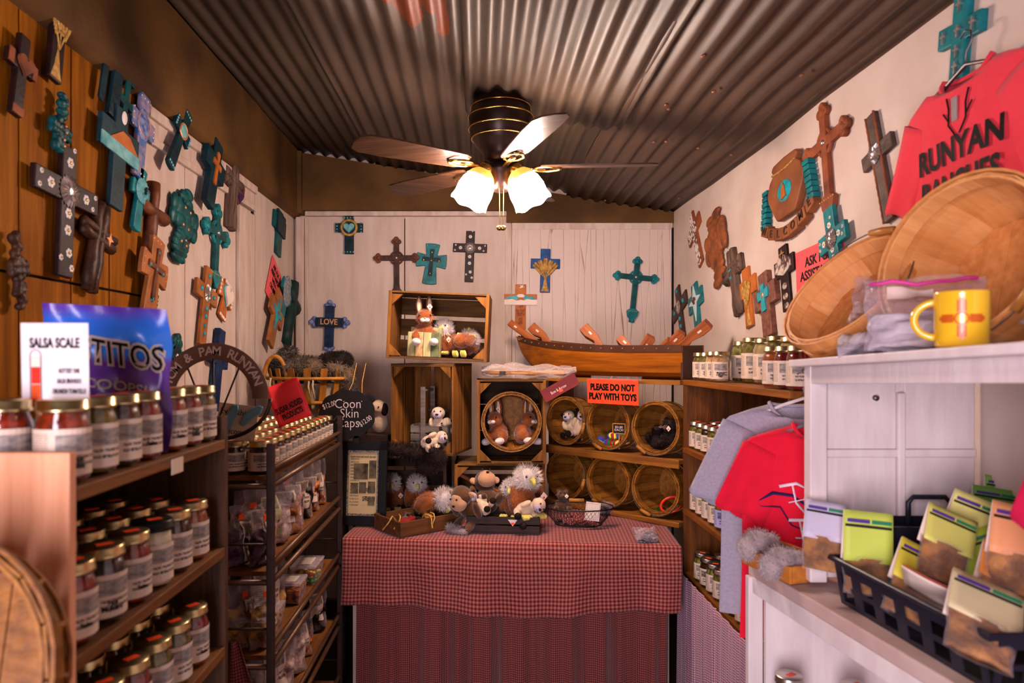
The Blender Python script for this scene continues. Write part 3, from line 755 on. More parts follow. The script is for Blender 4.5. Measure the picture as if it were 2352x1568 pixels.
XW = {'L': XL + .018, 'R': XR, 'B': YB - .014}
NW = {'L': Vector((1, 0, 0)), 'R': Vector((-1, 0, 0)), 'B': Vector((0, -1, 0))}
def wallpt(wl, px, py):
    if wl == 'B': return P(px, py, XW['B'])
    return onX(px, py, XW[wl])
def outline(W, H, sw, aw, az, style, fl=0):
    """cross outline (x, z), base at z = 0; sw stem width, aw arm width, az arm height, fl flare"""
    h, a, t = sw / 2, aw / 2, W / 2
    if style == 'flare' or style == 'round':
        pts = []
        def end(cx, cz, ux, uz, half, L):   # rounded outer end
            o = []
            k = 5
            for i in range(k + 1):
                s = 1 - 2 * i / k
                bulge = L * (.10 if style == 'flare' else .35) * (1 - s * s)
                o.append((cx + ux * bulge + (-uz) * -s * half, cz + uz * bulge + ux * -s * half))
            return o
        f = 1 + fl
        e = []
        e += [(h, az - a)]
        e += end(t * .97, az, 1, 0, a * f, W * .1)[::1] if False else [(t * .96, az - a * f), (t, az - a * f * .5), (t * 1.01, az), (t, az + a * f * .5), (t * .96, az + a * f)]
        e += [(h, az + a)]
        e += [(h * f, H * .985), (h * f * .5, H), (0, H * 1.003), (-h * f * .5, H), (-h * f, H * .985)]
        e += [(-h, az + a)] + [(-t * .96, az + a * f), (-t, az + a * f * .5), (-t * 1.01, az), (-t, az - a * f * .5), (-t * .96, az - a * f)] + [(-h, az - a)]
        e += [(-h * f, H * .02), (-h * f * .5, 0), (0, -H * .003), (h * f * .5, 0), (h * f, H * .02)]
        return e
    return [(h, 0), (h, az - a), (t, az - a), (t, az + a), (h, az + a), (h, H), (-h, H), (-h, az + a), (-t, az + a), (-t, az - a), (-h, az - a), (-h, 0)]

def concho(par, x, z, r, y, m=silver, name='concho', petals=20):
    b = MB(); n = petals * 2; vs = [(x, y - .012, z)]; fs = []
    for j, (k, dy) in enumerate(((.25, -.010), (.3, -.006), (.65, -.007), (1, -.001))):
        for i in range(n):
            a = 2 * PI * i / n; rr = r * k * (1 + (.07 if i % 2 else -.07) * (j >= 2)); yy = y + dy - (.003 if i % 2 and j >= 1 else 0)
            vs.append((x + rr * math.cos(a), yy, z + rr * math.sin(a)))
    for i in range(n):
        i2 = (i + 1) % n; fs.append((0, 1 + i2, 1 + i))
        for j in range(3): fs.append((1 + j * n + i, 1 + j * n + i2, 1 + (j + 1) * n + i2, 1 + (j + 1) * n + i))
    b.add(vs, fs); return b.build(name, m, par)
def flower(par, x, z, r, y):
    b = MB()
    for k in range(6):
        a = PI / 3 * k + x * 90
        b.ell((x + r * .6 * math.cos(a), y - .001, z + r * .6 * math.sin(a)), (r * .38, .002, r * .38), n=8)
    o = b.build('flower', whiteflower, par, True)
    MB().ell((x, y - .003, z), (r * .3, .002, r * .3), n=8).build('flower_centre', gold, o, True)
def heart(par, x, z, r, y, m, name='heart', th=.008):
    q = []
    for i in range(28):
        t = 2 * PI * i / 28
        q.append((x + r * .0625 * 16 * math.sin(t) ** 3, z + r * .0625 * (13 * math.cos(t) - 5 * math.cos(2 * t) - 2 * math.cos(3 * t) - math.cos(4 * t))))
    return MB().prism(q[::-1], y - th, y).build(name, m, par, bevel=.0015)
def star4(par, x, z, rx, rz, y, m, low=None):
    low = low or rz
    k = .28
    q = [(x + rx, z), (x + rx * k, z + rz * k * .8), (x, z + rz), (x - rx * k, z + rz * k * .8), (x - rx, z), (x - rx * k, z - rz * k * .8), (x, z - low), (x + rx * k, z - rz * k * .8)]
    return MB().prism(q, y - .004, y).build('star', m, par)
def ringof(par, x, z, r, y, m, tube=.006, name='ring'):
    return MB().tube([(x + r * math.cos(2 * PI * i / 28), y, z + r * math.sin(2 * PI * i / 28)) for i in range(28)], tube, 6, True).build(name, m, par, True)
def studs(par, pts, r, y, m, name='stud'):
    for x, z in pts: MB().ell((x, y, z), (r, r * .6, r), n=8).build(name, m, par, True)
def mini(par, x, z, w_, h_, y, m, name='small_cross', fl=.25, sw=.26, th=.006):
    return MB().prism([(x + a, z - h_ / 2 + c) for a, c in outline(w_, h_, w_ * sw, w_ * sw, h_ * .62, 'flare', fl)], y - th, y).build(name, m, par)
def wheatstalk(par, W, H, az, y, n=5):
    for k in range(n):
        a = (k - (n - 1) / 2) * (.36 if n > 3 else .42); L_ = H * (.50 if abs(a) < .1 else .46)
        b = MB(); z0 = H * .36
        d = Vector((math.sin(a), 0, math.cos(a)))
        for i in range(9):
            p_ = Vector((0, y - .003, z0)) + d * (L_ * (.25 + .07 * i))
            for s in (-1, 1): b.ell((p_.x + s * .012 * d.z * W * 3, y - .003, p_.z - s * .012 * d.x), (W * .045, .004, H * .026), n=6)
        b.tube([(0, y - .003, z0 - H * .05), tuple(Vector((0, y - .003, z0)) + d * L_ * .75)], W * .018, 5)
        b.build('wheat_ear', wheat, par, True)
    b = MB(); b.lathe([(W * .16, H * .02), (W * .09, H * .14), (W * .05, H * .30), (W * .07, H * .36)], 10, tr(0, y + .002, 0) @ Matrix.Diagonal((1, .3, 1, 1))); b.build('wheat_sheaf', wheat, par, True)

NCROSS = 0
def cross(wl, top, bot, arms, m, label, style='plain', sw=.24, th=.022, deco=None, aw=None, fl=.35, m2=None, lift=0, grp=None, name='wall_cross'):
    """top, bot: the ends of the stem in the photo; arms: (x left, x right, y at left, y at right)"""
    pt, pb = wallpt(wl, *top), wallpt(wl, *bot)
    n = NW[wl]; up = (pt - pb); H = up.length; up.normalize()
    M = frame(pb + n * lift, y=-n, z=up)
    al, ar = wallpt(wl, arms[0], arms[2]), wallpt(wl, arms[1], arms[3] if len(arms) > 3 else arms[2])
    W = abs((ar - al).dot(M.to_3x3() @ Vector((1, 0, 0))))
    az = ((al + ar) / 2 - pb).dot(up)
    if wl != 'B': th *= .55; W = max(W * .5, W - th * .9)
    o = thing(name, label, 'cross', M, grp)
    s = sw * W; a_ = (aw or sw) * W; y = -th
    if style in ('plain', 'flare', 'round'):
        b = MB().prism(outline(W, H, s, a_, az, 'flare' if style != 'plain' else style, fl), -th, 0)
        b.build('cross_body', m, o, bevel=min(.003, th / 5))
    elif style == 'fleur':
        b = MB().prism(outline(W * .84, H * .96, s, a_, az, 'plain'), -th, 0)
        bo = b.build('cross_body', m, o, bevel=.003)
        lb = m2 or m
        for (x, z, ux, uz) in ((W * .42, az, 1, 0), (-W * .42, az, -1, 0), (0, H * .94, 0, 1)):
            b = MB(); r = s * .46
            for dx_, dz_ in ((ux * r * 1.1, uz * r * 1.1), (-uz * r * 1.05, ux * r * 1.05), (uz * r * 1.05, -ux * r * 1.05)):
                b.lathe([(r * .3, -.004), (r, 0), (r, th * .9), (r * .72, th * 1.05), (.001, th * .8)], 12, tr(x + dx_, 0, z + dz_) @ rot('X', PI / 2))
            b.ell((x, -th * .7, z), (r * 1.0, th * .5, r * 1.0), n=10)
            b.build('trefoil_end', lb, o, True)
        rr = s * .95
        ringof(o, 0, az, rr * 1.25, -th * .55, lb, s * .2, 'celtic_ring')
        b = MB(); f = s * 1.15; hb = H * .17
        if deco and deco[0] == 'foot':
            q = [(-f, hb), (-f * .8, hb * .55), (0, -hb * .05), (f * .8, hb * .55), (f, hb), (s * .5, hb * 1.25), (-s * .5, hb * 1.25)]
            b.prism(q, -th * 1.1, 0); b.build('scroll_foot', lb, o, bevel=.002)
            studs(o, [(-f + 2 * f * i / 6, hb) for i in range(7)], s * .1, -th * 1.1, gold, 'bead')
        else:
            q = [(-f * 1.1, 0), (f * 1.1, 0), (f * 1.1, hb * .10), (s * .6, hb * .5), (s * .5, hb), (-s * .5, hb), (-s * .6, hb * .5), (-f * 1.1, hb * .10)]
            b.prism(q, -th * 1.1, 0); b.build('flared_foot', m, o, bevel=.002)
        studs(o, [(0, az)], s * .3, -th, silver, 'rosette')
    elif style == 'scroll':        # straight bars with leafy tips at all four ends
        b = MB().prism(outline(W * .78, H * .86, s, a_, az - H * .07, 'plain'), -th, 0)
        for v in b.v: v.z += H * .07
        b.build('cross_body', m, o, bevel=.003)
        for (x, z, ux, uz) in ((W * .40, az, 1, 0), (-W * .40, az, -1, 0), (0, H * .93, 0, 1), (0, H * .07, 0, -1)):
            b = MB(); r = s * .42
            for k in (-1, 0, 1):
                b.ell((x + ux * r * (.9 if k == 0 else .1) - uz * k * r * .85, -th * .5, z + uz * r * (.9 if k == 0 else .1) + ux * k * r * .85), (r * .72, th * .5, r * .72), n=10)
            b.build('scroll_tip', m2 or m, o, True)
    elif style == 'lumpy':
        rr = random.Random(len(label)); b = MB()
        for i in range(11):
            z = H * (.05 + .09 * i)
            for s_ in (-1, 1): b.ell((s_ * s * .22 + rr.uniform(-.1, .1) * s, -th * .5, z + rr.uniform(-.01, .01)), (s * rr.uniform(.30, .42), th * .6, H * rr.uniform(.05, .075)), n=10)
        for i in range(6):
            x = W * (-.42 + .168 * i)
            for s_ in (-1, 1): b.ell((x, -th * .55, az + s_ * s * .25), (W * .11, th * .6, s * rr.uniform(.3, .42)), n=10)
        b.build('cross_body', m, o, True, remesh=max(.003, H / 110))
    elif style == 'twig':
        rr = random.Random(len(label)); b = MB()
        for k in (-1, 1):
            b.tube([(k * s * .24 + rr.uniform(-.003, .003), -th * .5, H * i / 6) for i in range(7)], [s * rr.uniform(.27, .36) for _ in range(7)], 7)
            b.tube([(W * (-.5 + i / 4), -th * .6, az + k * s * .22 + rr.uniform(-.003, .003)) for i in range(5)], [s * rr.uniform(.26, .36) for _ in range(5)], 7)
        b.build('cross_body', m, o, True)
    elif style == 'pole':          # round-section crossed rods
        b = MB(); b.tube([(0, -th * .6, H * i / 6) for i in range(7)], [s * k for k in (.46, .44, .45, .48, .46, .5, .47)], 10)
        b.build('stem', m, o, True)
        b = MB(); b.tube([(W * (-.5 + i / 4), -th * .8, az) for i in range(5)], [s * k for k in (.5, .46, .44, .46, .5)], 10)
        b.build('arm', m, o, True)
    o['_'] = 0; del o['_']
    class G: pass
    g = G(); g.o, g.W, g.H, g.az, g.s, g.y = o, W, H, az, s, y
    for d in (deco if isinstance(deco, list) else []): d(g)
    return g
# decoration shorthands (fractions of the cross)
def D_concho(r=.16, m=silver, dz=0): return lambda g: concho(g.o, 0, g.az + dz * g.H, r * g.W, g.y, m)
def D_heart(r=.2, m=ltteal, dx=0, dz=0, rim=None):
    def f(g):
        if rim: heart(g.o, dx * g.W, g.az + dz * g.H, r * g.W * 1.16, g.y, rim, 'heart_rim', .004)
        heart(g.o, dx * g.W, g.az + dz * g.H, r * g.W, g.y - (.004 if rim else 0), m)
    return f
def D_flowers(pts, r=.055): return lambda g: [flower(g.o, x * g.W, g.az + z * g.H if abs(z) < 5 else 0, r * g.W * k, g.y) for x, z, k in pts]
def D_star(rx=.28, rz=.3, m=turq, low=.4): return lambda g: star4(g.o, 0, g.az, rx * g.W, rz * g.H, g.y, m, low * g.H)
def D_mini(w_=.4, h_=.45, m=orange, dz=-.05, sw=.26, y=0): return lambda g: mini(g.o, 0, g.az + dz * g.H, w_ * g.W, h_ * g.H, g.y - y, m, sw=sw)
def D_oval(r=.2, m=ltteal, asp=1.4, name='medallion'): return lambda g: MB().ell((0, g.y, g.az), (r * g.W, .006, r * g.W * asp)).build(name, m, g.o, True)
def D_ring(r=.2, m=gold, t=.02): return lambda g: ringof(g.o, 0, g.az, r * g.W, g.y, m, t * g.W)
def D_studs(pts, r=.03, m=turq, name='stone'): return lambda g: studs(g.o, [(x * g.W, g.az + z * g.H) for x, z in pts], r * g.W, g.y - .001, m, name)
def D_edge(m=gold, r=.018, n=10):
    return lambda g: studs(g.o, [(sx * (g.W * .44), g.az + (i / 3 - .5) * g.s * 1.0) for sx in (-1, 1) for i in range(4)] + [((i / 3 - .5) * g.s, g.H * .95) for i in range(4)] + [((i / 3 - .5) * g.s, g.H * .05) for i in range(4)], r * g.W, g.y, m, 'stud')
def D_band(m, k=.3):            # painted ends of the arms
    def f(g):
        for sx in (-1, 1): MB().box((sx * g.W * (.5 - k / 2 + .001), g.y - .001, g.az), (g.W * k, .003, g.s * .98)).build('arm_end', m, g.o)
    return f
FL8 = [(-.28, 0, 1), (.28, 0, 1), (0, .22, 1), (0, -.17, 1), (0, -.30, 1), (-.42, .05, .5), (.44, .05, .5), (-.44, -.05, .5), (.40, -.05, .5), (.06, .33, .5), (.03, -.47, .9), (-.09, -.52, .6), (.08, -.58, .7)]
cross('B', (803, 497), (803, 584), (770, 833, 524), teal_d, 'dark teal cross with pale heart at its centre, high on the back wall', sw=.33, deco=[D_ring(.27, wheat, .05), D_heart(.2, ltteal), D_edge(ltteal, .03)])
cross('B', (911, 548), (912, 673), (860, 959, 593), dkbrown, 'slender brown celtic cross with trefoil tips standing above the tilted crate', 'fleur', sw=.12, m2=brown)
cross('B', (995, 560), (986, 653), (957, 1027, 596, 602), teal_b, 'teal flared cross with brass studs beside the brown celtic cross', 'flare', sw=.36, fl=.32, th=.016, deco=[D_mini(.6, .66, teal_d, -.05, .2), D_studs([(0, 0), (-.25, 0), (.25, 0), (0, .2), (0, -.32)], .05, gold, 'stud'), D_studs([(0, -.06), (0, -.12), (0, -.18), (0, -.24), (0, .08), (0, .14), (-.09, 0), (-.16, 0), (.09, 0), (.16, 0)], .02, copper, 'bead'), D_edge(gold, .016)])
cross('B', (1081, 531), (1077, 648), (1040, 1118, 569, 571), cocoa, 'dark brown cross with white flowers and a silver rosette on the back wall', sw=.26, th=.014, deco=[D_concho(.16), D_flowers(FL8)])
g = cross('B', (759, 695), (756, 805), (716, 800, 740), navy, 'navy blue scrollwork cross lettered LOVE above the fur cap basket', 'scroll', sw=.25, m2=rosewhite)
MB().box((0, -.026, g.az), (g.W * .62, .012, g.H * .19)).build('name_plate', teal_d, g.o, bevel=.002)
text('LOVE', .05, tr(0, -.034, g.az), copper, g.o, 'raised_lettering', ex=.002, width=g.W * .46, bold=.001)
g = cross('B', (1253, 572), (1251, 672), (1219, 1286, 606), blue, 'bright blue cross with a raised golden wheat sheaf', sw=.34, th=.016, aw=.34, deco=[lambda g: wheatstalk(g.o, g.W, g.H, g.az, g.y)])
cross('B', (1464, 592), (1449, 740), (1409, 1507, 629, 645), teal, 'large teal celtic cross with scroll foot over the wooden boat', 'fleur', sw=.12, m2=teal_b, deco=('foot',))
g = cross('B', (1196, 653), (1195, 757), (1158, 1233, 688), orange, 'orange cross painted with white dove, teal hills and a verse', sw=.33, th=.012, aw=.33)
W_, H_, az_, s_ = g.W, g.H, g.az, g.s
hz_ = lambda pts, m, nm, y: MB().prism([(x * W_, az_ + z * s_) for x, z in pts], y - .002, y).build(nm, m, g.o)
hz_([(-.5, -.5), (.5, -.5), (.5, 0), (.36, -.02), (.2, .05), (.1, -.08), (0, -.02), (-.12, -.1), (-.25, .05), (-.42, 0), (-.5, -.02)], cream, 'pale_hills', g.y)
hz_([(-.5, .02), (-.42, .03), (-.25, .07), (-.1, -.05), (-.08, .2), (-.16, .42), (-.25, .3), (-.34, .36), (-.42, .18)], turq, 'teal_hills', g.y)
hz_([(.1, -.05), (.2, .07), (.36, .0), (.48, .05), (.36, .28), (.25, .25), (.16, .42), (.08, .2)], turq, 'teal_hills', g.y)
hz_([(-.1, .2), (.1, .2), (.14, .32), (.06, .5), (-.06, .5), (-.14, .32)], cream, 'rising_sun', g.y)
hz_([(0, 1.05), (.04, 1.12), (.12, 1.15), (.06, 1.2), (.08, 1.4), (.02, 1.25), (-.02, 1.38), (0, 1.15), (-.06, 1.08)], whiteflower, 'dove', g.y)
text('I AM\nthe WAY\nTRUTH\nand\nLIFE', .032, tr(0, g.y - .001, H_ * .33), black, g.o, 'verse', width=s_ * .9, line=.8)

# right-hand wall
cross('R', (1558, 660), (1574, 792), (1545, 1584, 708, 702), dkbrown, 'dark brown studded cross behind the wooden guns in the corner', sw=.28, deco=[D_concho(.13), D_studs([(0, .28), (.3, 0), (-.3, 0), (0, -.2), (0, -.33), (0, -.46)], .045, turq)])
cross('R', (1597, 652), (1607, 763), (1585, 1620, 694, 684), teal_b, 'teal cross with a long pale star, low in the corner', sw=.4, deco=[D_star(.42, .32, mat('ice_blue_star', (206, 226, 226), .5, var=.05), .42), D_mini(.2, .14, brown, 0, y=.004)])
cross('R', (1590, 493), (1614, 606), (1582, 1618, 533, 512), rusty, 'small rust and white flecked cross, first along its wall from the corner', sw=.34, m2=None, deco=[lambda g: MB().box((-.02 * g.W, g.y - .001, g.H * .5), (g.s * .62, .004, g.H * .96)).build('flecked_overlay', mat('white_flecks', (226, 216, 206), .6, c2=(110, 60, 40), vs=50, thr=(.45, .5)), g.o), lambda g: MB().box((-.1 * g.W, g.y - .002, g.az), (g.W * .62, .004, g.s * .8)).build('flecked_overlay', MATS['white_flecks'], g.o)])
cross('R', (1643, 492), (1661, 652), (1628, 1677, 572, 535), mat('lumpy_rust', (158, 88, 46), .6, c2=(92, 50, 30), vs=12, bump=.5), 'thick lumpy rust-brown cross flecked with turquoise', 'lumpy', sw=.52, th=.05)
cross('R', (1686, 575), (1704, 722), (1670, 1713, 632, 610), bark, 'grey twig cross with turquoise stone and brown rod', 'twig', sw=.34, th=.03, deco=[lambda g: MB().bar((-.06 * g.W, g.y - .006, g.H * .04), (-.1 * g.W, g.y - .006, g.H * .85), .012, .006).build('rod', brown, g.o), lambda g: MB().ell((-.06 * g.W, g.y - .010, g.az), (.13 * g.W, .006, .2 * g.W)).build('stone', turq, g.o, True)])
cross('R', (1716, 616), (1727, 751), (1699, 1741, 672, 650), orange, 'tan cross with three pale wheat ears beside the grey twig cross', sw=.4, deco=[lambda g: wheatstalk(g.o, g.W, g.H, g.az, g.y, 3)])
cross('R', (1762, 627), (1776, 772), (1741, 1797, 690, 670), mat('mottled_brown', (140, 92, 76), .6, c2=(92, 54, 42), vs=40, bump=.4), 'mottled brown cross bearing a small turquoise cross', sw=.42, th=.045, deco=[D_mini(.5, .42, turq, -.02, .32), D_studs([(0, .02)], .07, copper, 'stud')])
cross('R', (1802, 565), (1814, 713), (1782, 1829, 622, 604), cocoa, 'dark brown cross with silver nativity figures next to the coral sign', sw=.42, deco=[lambda g: MB().prism([(-.4 * g.W, g.az - .2 * g.s), (0, g.az - .5 * g.s), (.4 * g.W, g.az - .2 * g.s), (.4 * g.W, g.az + .3 * g.s), (0, g.az + .75 * g.s), (-.4 * g.W, g.az + .3 * g.s)], g.y - .004, g.y).build('stable', mat('antique_silver', (200, 186, 172), .5, c2=(70, 40, 34), vs=38, thr=(.42, .56)), g.o), lambda g: star4(g.o, 0, g.H * .88, g.s * .4, g.H * .07, g.y, gold), lambda g: [MB().ell((0, g.y, g.H * z), (g.s * .3, .004, g.H * .05)).build('figure', MATS['antique_silver'], g.o, True) for z in (.38, .22, .08)]])
cross('R', (1896, 244), (1915, 502), (1856, 1965, 342, 302), rusty, 'large rust-brown celtic cross hanging over the welcome pot', 'fleur', sw=.13, th=.035, deco=('foot',))
cross('R', (2008, 264), (2052, 506), (1986, 2064, 375, 325), greyb, 'grey-brown leather-edged cross with an oval silver concho', sw=.3, th=.03, deco=[lambda g: concho(g.o, -.04 * g.W, g.az, .2 * g.W, g.y), lambda g: [MB().tube([(sx * g.s * .46, g.y, g.H * i / 30) for i in range(31)], [.0028 if i % 2 else .004 for i in range(31)], 5).build('laced_edge', rusty, g.o) for sx in (-1, 1)]])
cross('R', (1918, 478), (1938, 620), (1898, 1968, 560, 530), teal_b, 'teal cross with white flowers and silver concho partly behind the tilted basket', sw=.36, th=.03, deco=[D_concho(.2), D_flowers(FL8, .07)], lift=.012)
cross('R', (2224, -12), (2208, 222), (2170, 2281, 88, 48), teal_b, 'teal cross set with little silver crosses, above the red wall T-shirt', sw=.34, th=.035, deco=[lambda g: [mini(g.o, x * g.W, g.az + z * g.H, g.W * .12, g.W * .2, g.y, silver, 'tiny_cross') for x, z in ((0, 0), (.34, 0), (-.34, 0), (0, .25), (0, -.2), (0, -.36), (0, -.5))]])

# left wall over the white door
cross('L', (411, 261), (366, 382), (368, 420, 287, 312), teal_d, 'small teal cross with lacy white tips hanging by the door frame', 'flare', sw=.3, fl=.4, th=.03, deco=[D_oval(.2, ltteal, 1.1), D_ring(.22, copper, .03), D_edge(ltteal, .04)], lift=.028)
cross('L', (480, 328), (457, 470), (443, 495, 362, 392), teal_d, 'dark blue-green block cross with a little orange cross on it', sw=.42, th=.05, deco=[D_mini(.42, .5, orange, -.05), D_studs([(0, .02)], .05, silver, 'stud')], lift=.022)
cross('L', (424, 441), (404, 603), (381, 448, 487, 515), teal, 'teal cross of crumpled rosettes in the middle of the white door', 'lumpy', sw=.46, th=.04, deco=[D_studs([(.1, .12), (-.1, .12), (.1, -.12), (-.1, -.12), (.1, -.35), (-.1, -.35)], .03, copper, 'stud')])
cross('L', (531, 384), (522, 524), (511, 553, 408, 440), bark, 'grey branch cross with rust heart, near the door frame', 'twig', sw=.36, th=.03, deco=[D_heart(.32, rusty, .28, -.03), lambda g: heart(g.o, .30 * g.W, g.az - .10 * g.H, .2 * g.W, g.y - .006, mat('purple_paint', (60, 24, 70), .5), 'heart_tip')])
cross('L', (495, 477), (487, 662), (463, 519, 520, 548), teal, 'tall teal celtic cross with leafy tips on the white door', 'fleur', sw=.16, th=.035, m2=teal_b, deco=('foot',))
cross('L', (472, 615), (455, 792), (440, 493, 668, 680), tan, 'tall brown studded cross with concho, behind the name arch', sw=.3, th=.03, deco=[D_concho(.17), D_studs([(0, .22), (.3, 0), (-.3, 0), (0, -.2), (0, -.3), (0, -.42), (0, -.52)], .045, turq)], lift=.004)
cross('L', (520, 649), (505, 731), (498, 534, 670, 684), orange, 'little tan winged cross with pale heart', 'flare', sw=.34, fl=.5, th=.02, deco=[D_heart(.3, cream, .08, -.02, turq), D_edge(cream, .05)])
cross('L', (401, 782), (389, 858), (374, 413, 806, 826), teal_d, 'small dark teal cross between chips bag and name arch', 'fleur', sw=.3, th=.035, m2=teal)
cross('L', (499, 757), (482, 942), (470, 513, 812, 830), navy, 'dark navy cross seen through the name arch', sw=.36, th=.05)
cross('L', (345, 420), (333, 602), (316, 378, 484, 500), brown, 'plain brown cross of rounded rods, at the panelling edge', 'pole', sw=.28, th=.035)
cross('L', (348, 638), (331, 752), (330, 366, 680, 694), teal_d, 'teal cross with beaded round medallion, half behind the tan leather cross', sw=.42, th=.02, deco=[D_oval(.36, ltteal, 1.2), D_ring(.36, gold, .04), D_edge(gold, .04)])
cross('L', (338, 548), (311, 738), (292, 360, 606, 628), tan, 'tan leather-look cross with turquoise beads over the panelling edge', 'flare', sw=.42, fl=.18, th=.03, lift=.03, deco=[D_mini(.62, .62, brown, -.06, .16, 0), D_studs([(0, 0), (-.25, 0), (.25, 0), (0, .2), (0, -.36)], .055, turq), D_studs([(0, -.06), (0, -.12), (0, -.18), (0, -.24), (0, -.30), (0, .07), (0, .13), (.1, 0), (.17, 0), (-.1, 0), (-.17, 0)], .022, copper, 'bead'), D_edge(copper, .018)])
# on the pine panelling
cross('L', (313, 389), (296, 529), (283, 329, 424, 452), teal_b, 'bright teal cross with pale sunburst oval', 'flare', sw=.34, fl=.3, th=.03, deco=[lambda g: concho(g.o, 0, g.az, .36 * g.W, g.y, ltteal, 'sunburst'), lambda g: mini(g.o, 0, g.az, .12 * g.W, .22 * g.W, g.y - .012, teal_d)], lift=.012)
cross('L', (319, 221), (300, 405), (280, 340, 268, 302), mat('blue_mandala', (64, 104, 160), .5, c2=(150, 130, 150), vs=40, thr=(.4, .6)), 'blue cross printed with pinkish lace medallion', sw=.40, th=.03, deco=[lambda g: MB().ell((0, g.y, g.az), (.3 * g.W, .004, .36 * g.W)).build('lace_medallion', rosewhite, g.o, True), D_ring(.26, copper, .02), D_edge(cream, .02)], lift=.012)
g = cross('L', (268, 74), (240, 268), (208, 297, 110, 168), teal_d, 'big dark teal cross high on the panelling with two smaller ones attached', sw=.26, th=.03, deco=[lambda g: mini(g.o, -.32 * g.W, g.H * .45, .55 * g.W, .8 * g.H, -.006, teal_d, 'attached_cross', 0), lambda g: mini(g.o, .30 * g.W, g.H * .22, .5 * g.W, .66 * g.H, -.010, teal, 'attached_cross', 0), D_studs([(.05, .03), (-.05, .03), (0, .08)], .02, copper, 'stud')], lift=.012)
g = cross('L', (258, 250), (242, 478), (208, 302, 305, 350), mat('petrol_wood', (24, 58, 66), .55, c2=(12, 32, 40), vs=14, bump=.2), 'dark petrol cross with pale teal band, orange hill and white dove', sw=.34, th=.03, aw=.42, lift=.02)
MB().box((0, g.y - .001, g.az - g.s * .42), (g.W, .004, g.s * .55)).build('pale_band', ltteal, g.o)
MB().prism([(-.3 * g.W, g.az - g.s * .15), (.45 * g.W, g.az - g.s * .15), (.2 * g.W, g.az + g.s * .4), (0, g.az + g.s * .45)], g.y - .004, g.y).build('orange_hill', orange, g.o)
MB().ell((.02 * g.W, g.y - .003, g.az + g.s * 1.05), (.07 * g.W, .004, .10 * g.W)).build('dove', whiteflower, g.o, True)
cross('L', (128, 220), (112, 345), (78, 146, 322, 270), teal, 'knobbly teal cross of blossoms on the panelling', 'lumpy', sw=.44, th=.04, deco=[D_studs([(.1, .1), (.16, .0), (.1, -.15), (.14, -.25)], .05, copper, 'bead')], lift=.012)
cross('L', (140, 338), (128, 636), (48, 206, 418, 455), cocoa, 'largest dark brown cross with white flowers and silver rosette, on the panelling', sw=.22, th=.03, deco=[D_concho(.15), D_flowers(FL8)], lift=.012)
cross('L', (219, 470), (190, 668), (170, 249, 520, 560), dkbrown, 'rough-barked dark brown cross with a copper star', style='twig', sw=.34, th=.03, deco=[lambda g: star4(g.o, .22 * g.W, g.az, .12 * g.W, .08 * g.H, g.y - .008, copper)], lift=.012)
cross('L', (36, 84), (14, 264), (-2, 74, 140, 170), cocoa, 'dark cross with tan heart and tan tips beside the wheat-sheaf cross', sw=.36, th=.03, deco=[D_heart(.28, rusty, .05, 0), D_band(rusty, .16), lambda g: MB().box((0, g.y - .001, g.H * .06), (g.s, .003, g.H * .1)).build('stem_tip', rusty, g.o)], lift=.012)
cross('L', (125, -40), (104, 184), (78, 168, 8, 60), cocoa, 'dark cross with an olive wheat sheaf near the ceiling board', sw=.36, th=.03, deco=[lambda g: wheatstalk(g.o, g.W, g.H, g.az, g.y, 3)], lift=.012)
cross('L', (12, 535), (28, 706), (-14, 44, 590, 640), dkbrown, 'knobbly brown cross of carved figures, lowest on the panelling', 'lumpy', sw=.56, th=.04, lift=.012)
cross('L', (213, 704), (205, 800), (192, 240, 752, 762), teal_b, 'teal cross rising behind the chips bag', sw=.4, th=.03, lift=.012)
cross('L', (300, 728), (296, 800), (286, 314, 752, 760), orange, 'tiny tan cross below the tan leather one', 'flare', sw=.4, th=.02, lift=.012)
# short wall beside the door
cross('L', (640, 485), (634, 586), (623, 653, 512, 520), teal, 'small dark teal cross alone at the top of the short wall by the corner', sw=.42, th=.03, deco=[lambda g: MB().box((0, g.y - .004, g.az), (g.s * 1.5, .01, g.s * 1.3)).build('centre_block', teal_d, g.o, bevel=.002)])
cross('L', (627, 671), (603, 791), (597, 633, 703, 722), tan, 'brown plank cross with turquoise star below the coral sign', sw=.4, th=.035, deco=[D_star(.36, .3, turq, .34), D_studs([(0, 0)], .05, brown, 'stud')], lift=.03)
cross('L', (650, 643), (632, 722), (632, 660, 672, 680), teal_b, 'teal cross with grey floral medallion overlapping the coral sign', 'flare', sw=.36, fl=.2, th=.025, deco=[D_oval(.42, mat('grey_floral', (170, 176, 180), .5, c2=(60, 80, 84), vs=60), 1.3)], lift=.03)
cross('L', (668, 650), (650, 790), (647, 678, 682, 700), mat('black_green_wood', (26, 56, 54), .5, c2=(12, 30, 30), vs=14), 'plain blackish-green cross of rounded rods beside the corner', 'pole', sw=.34, th=.03)

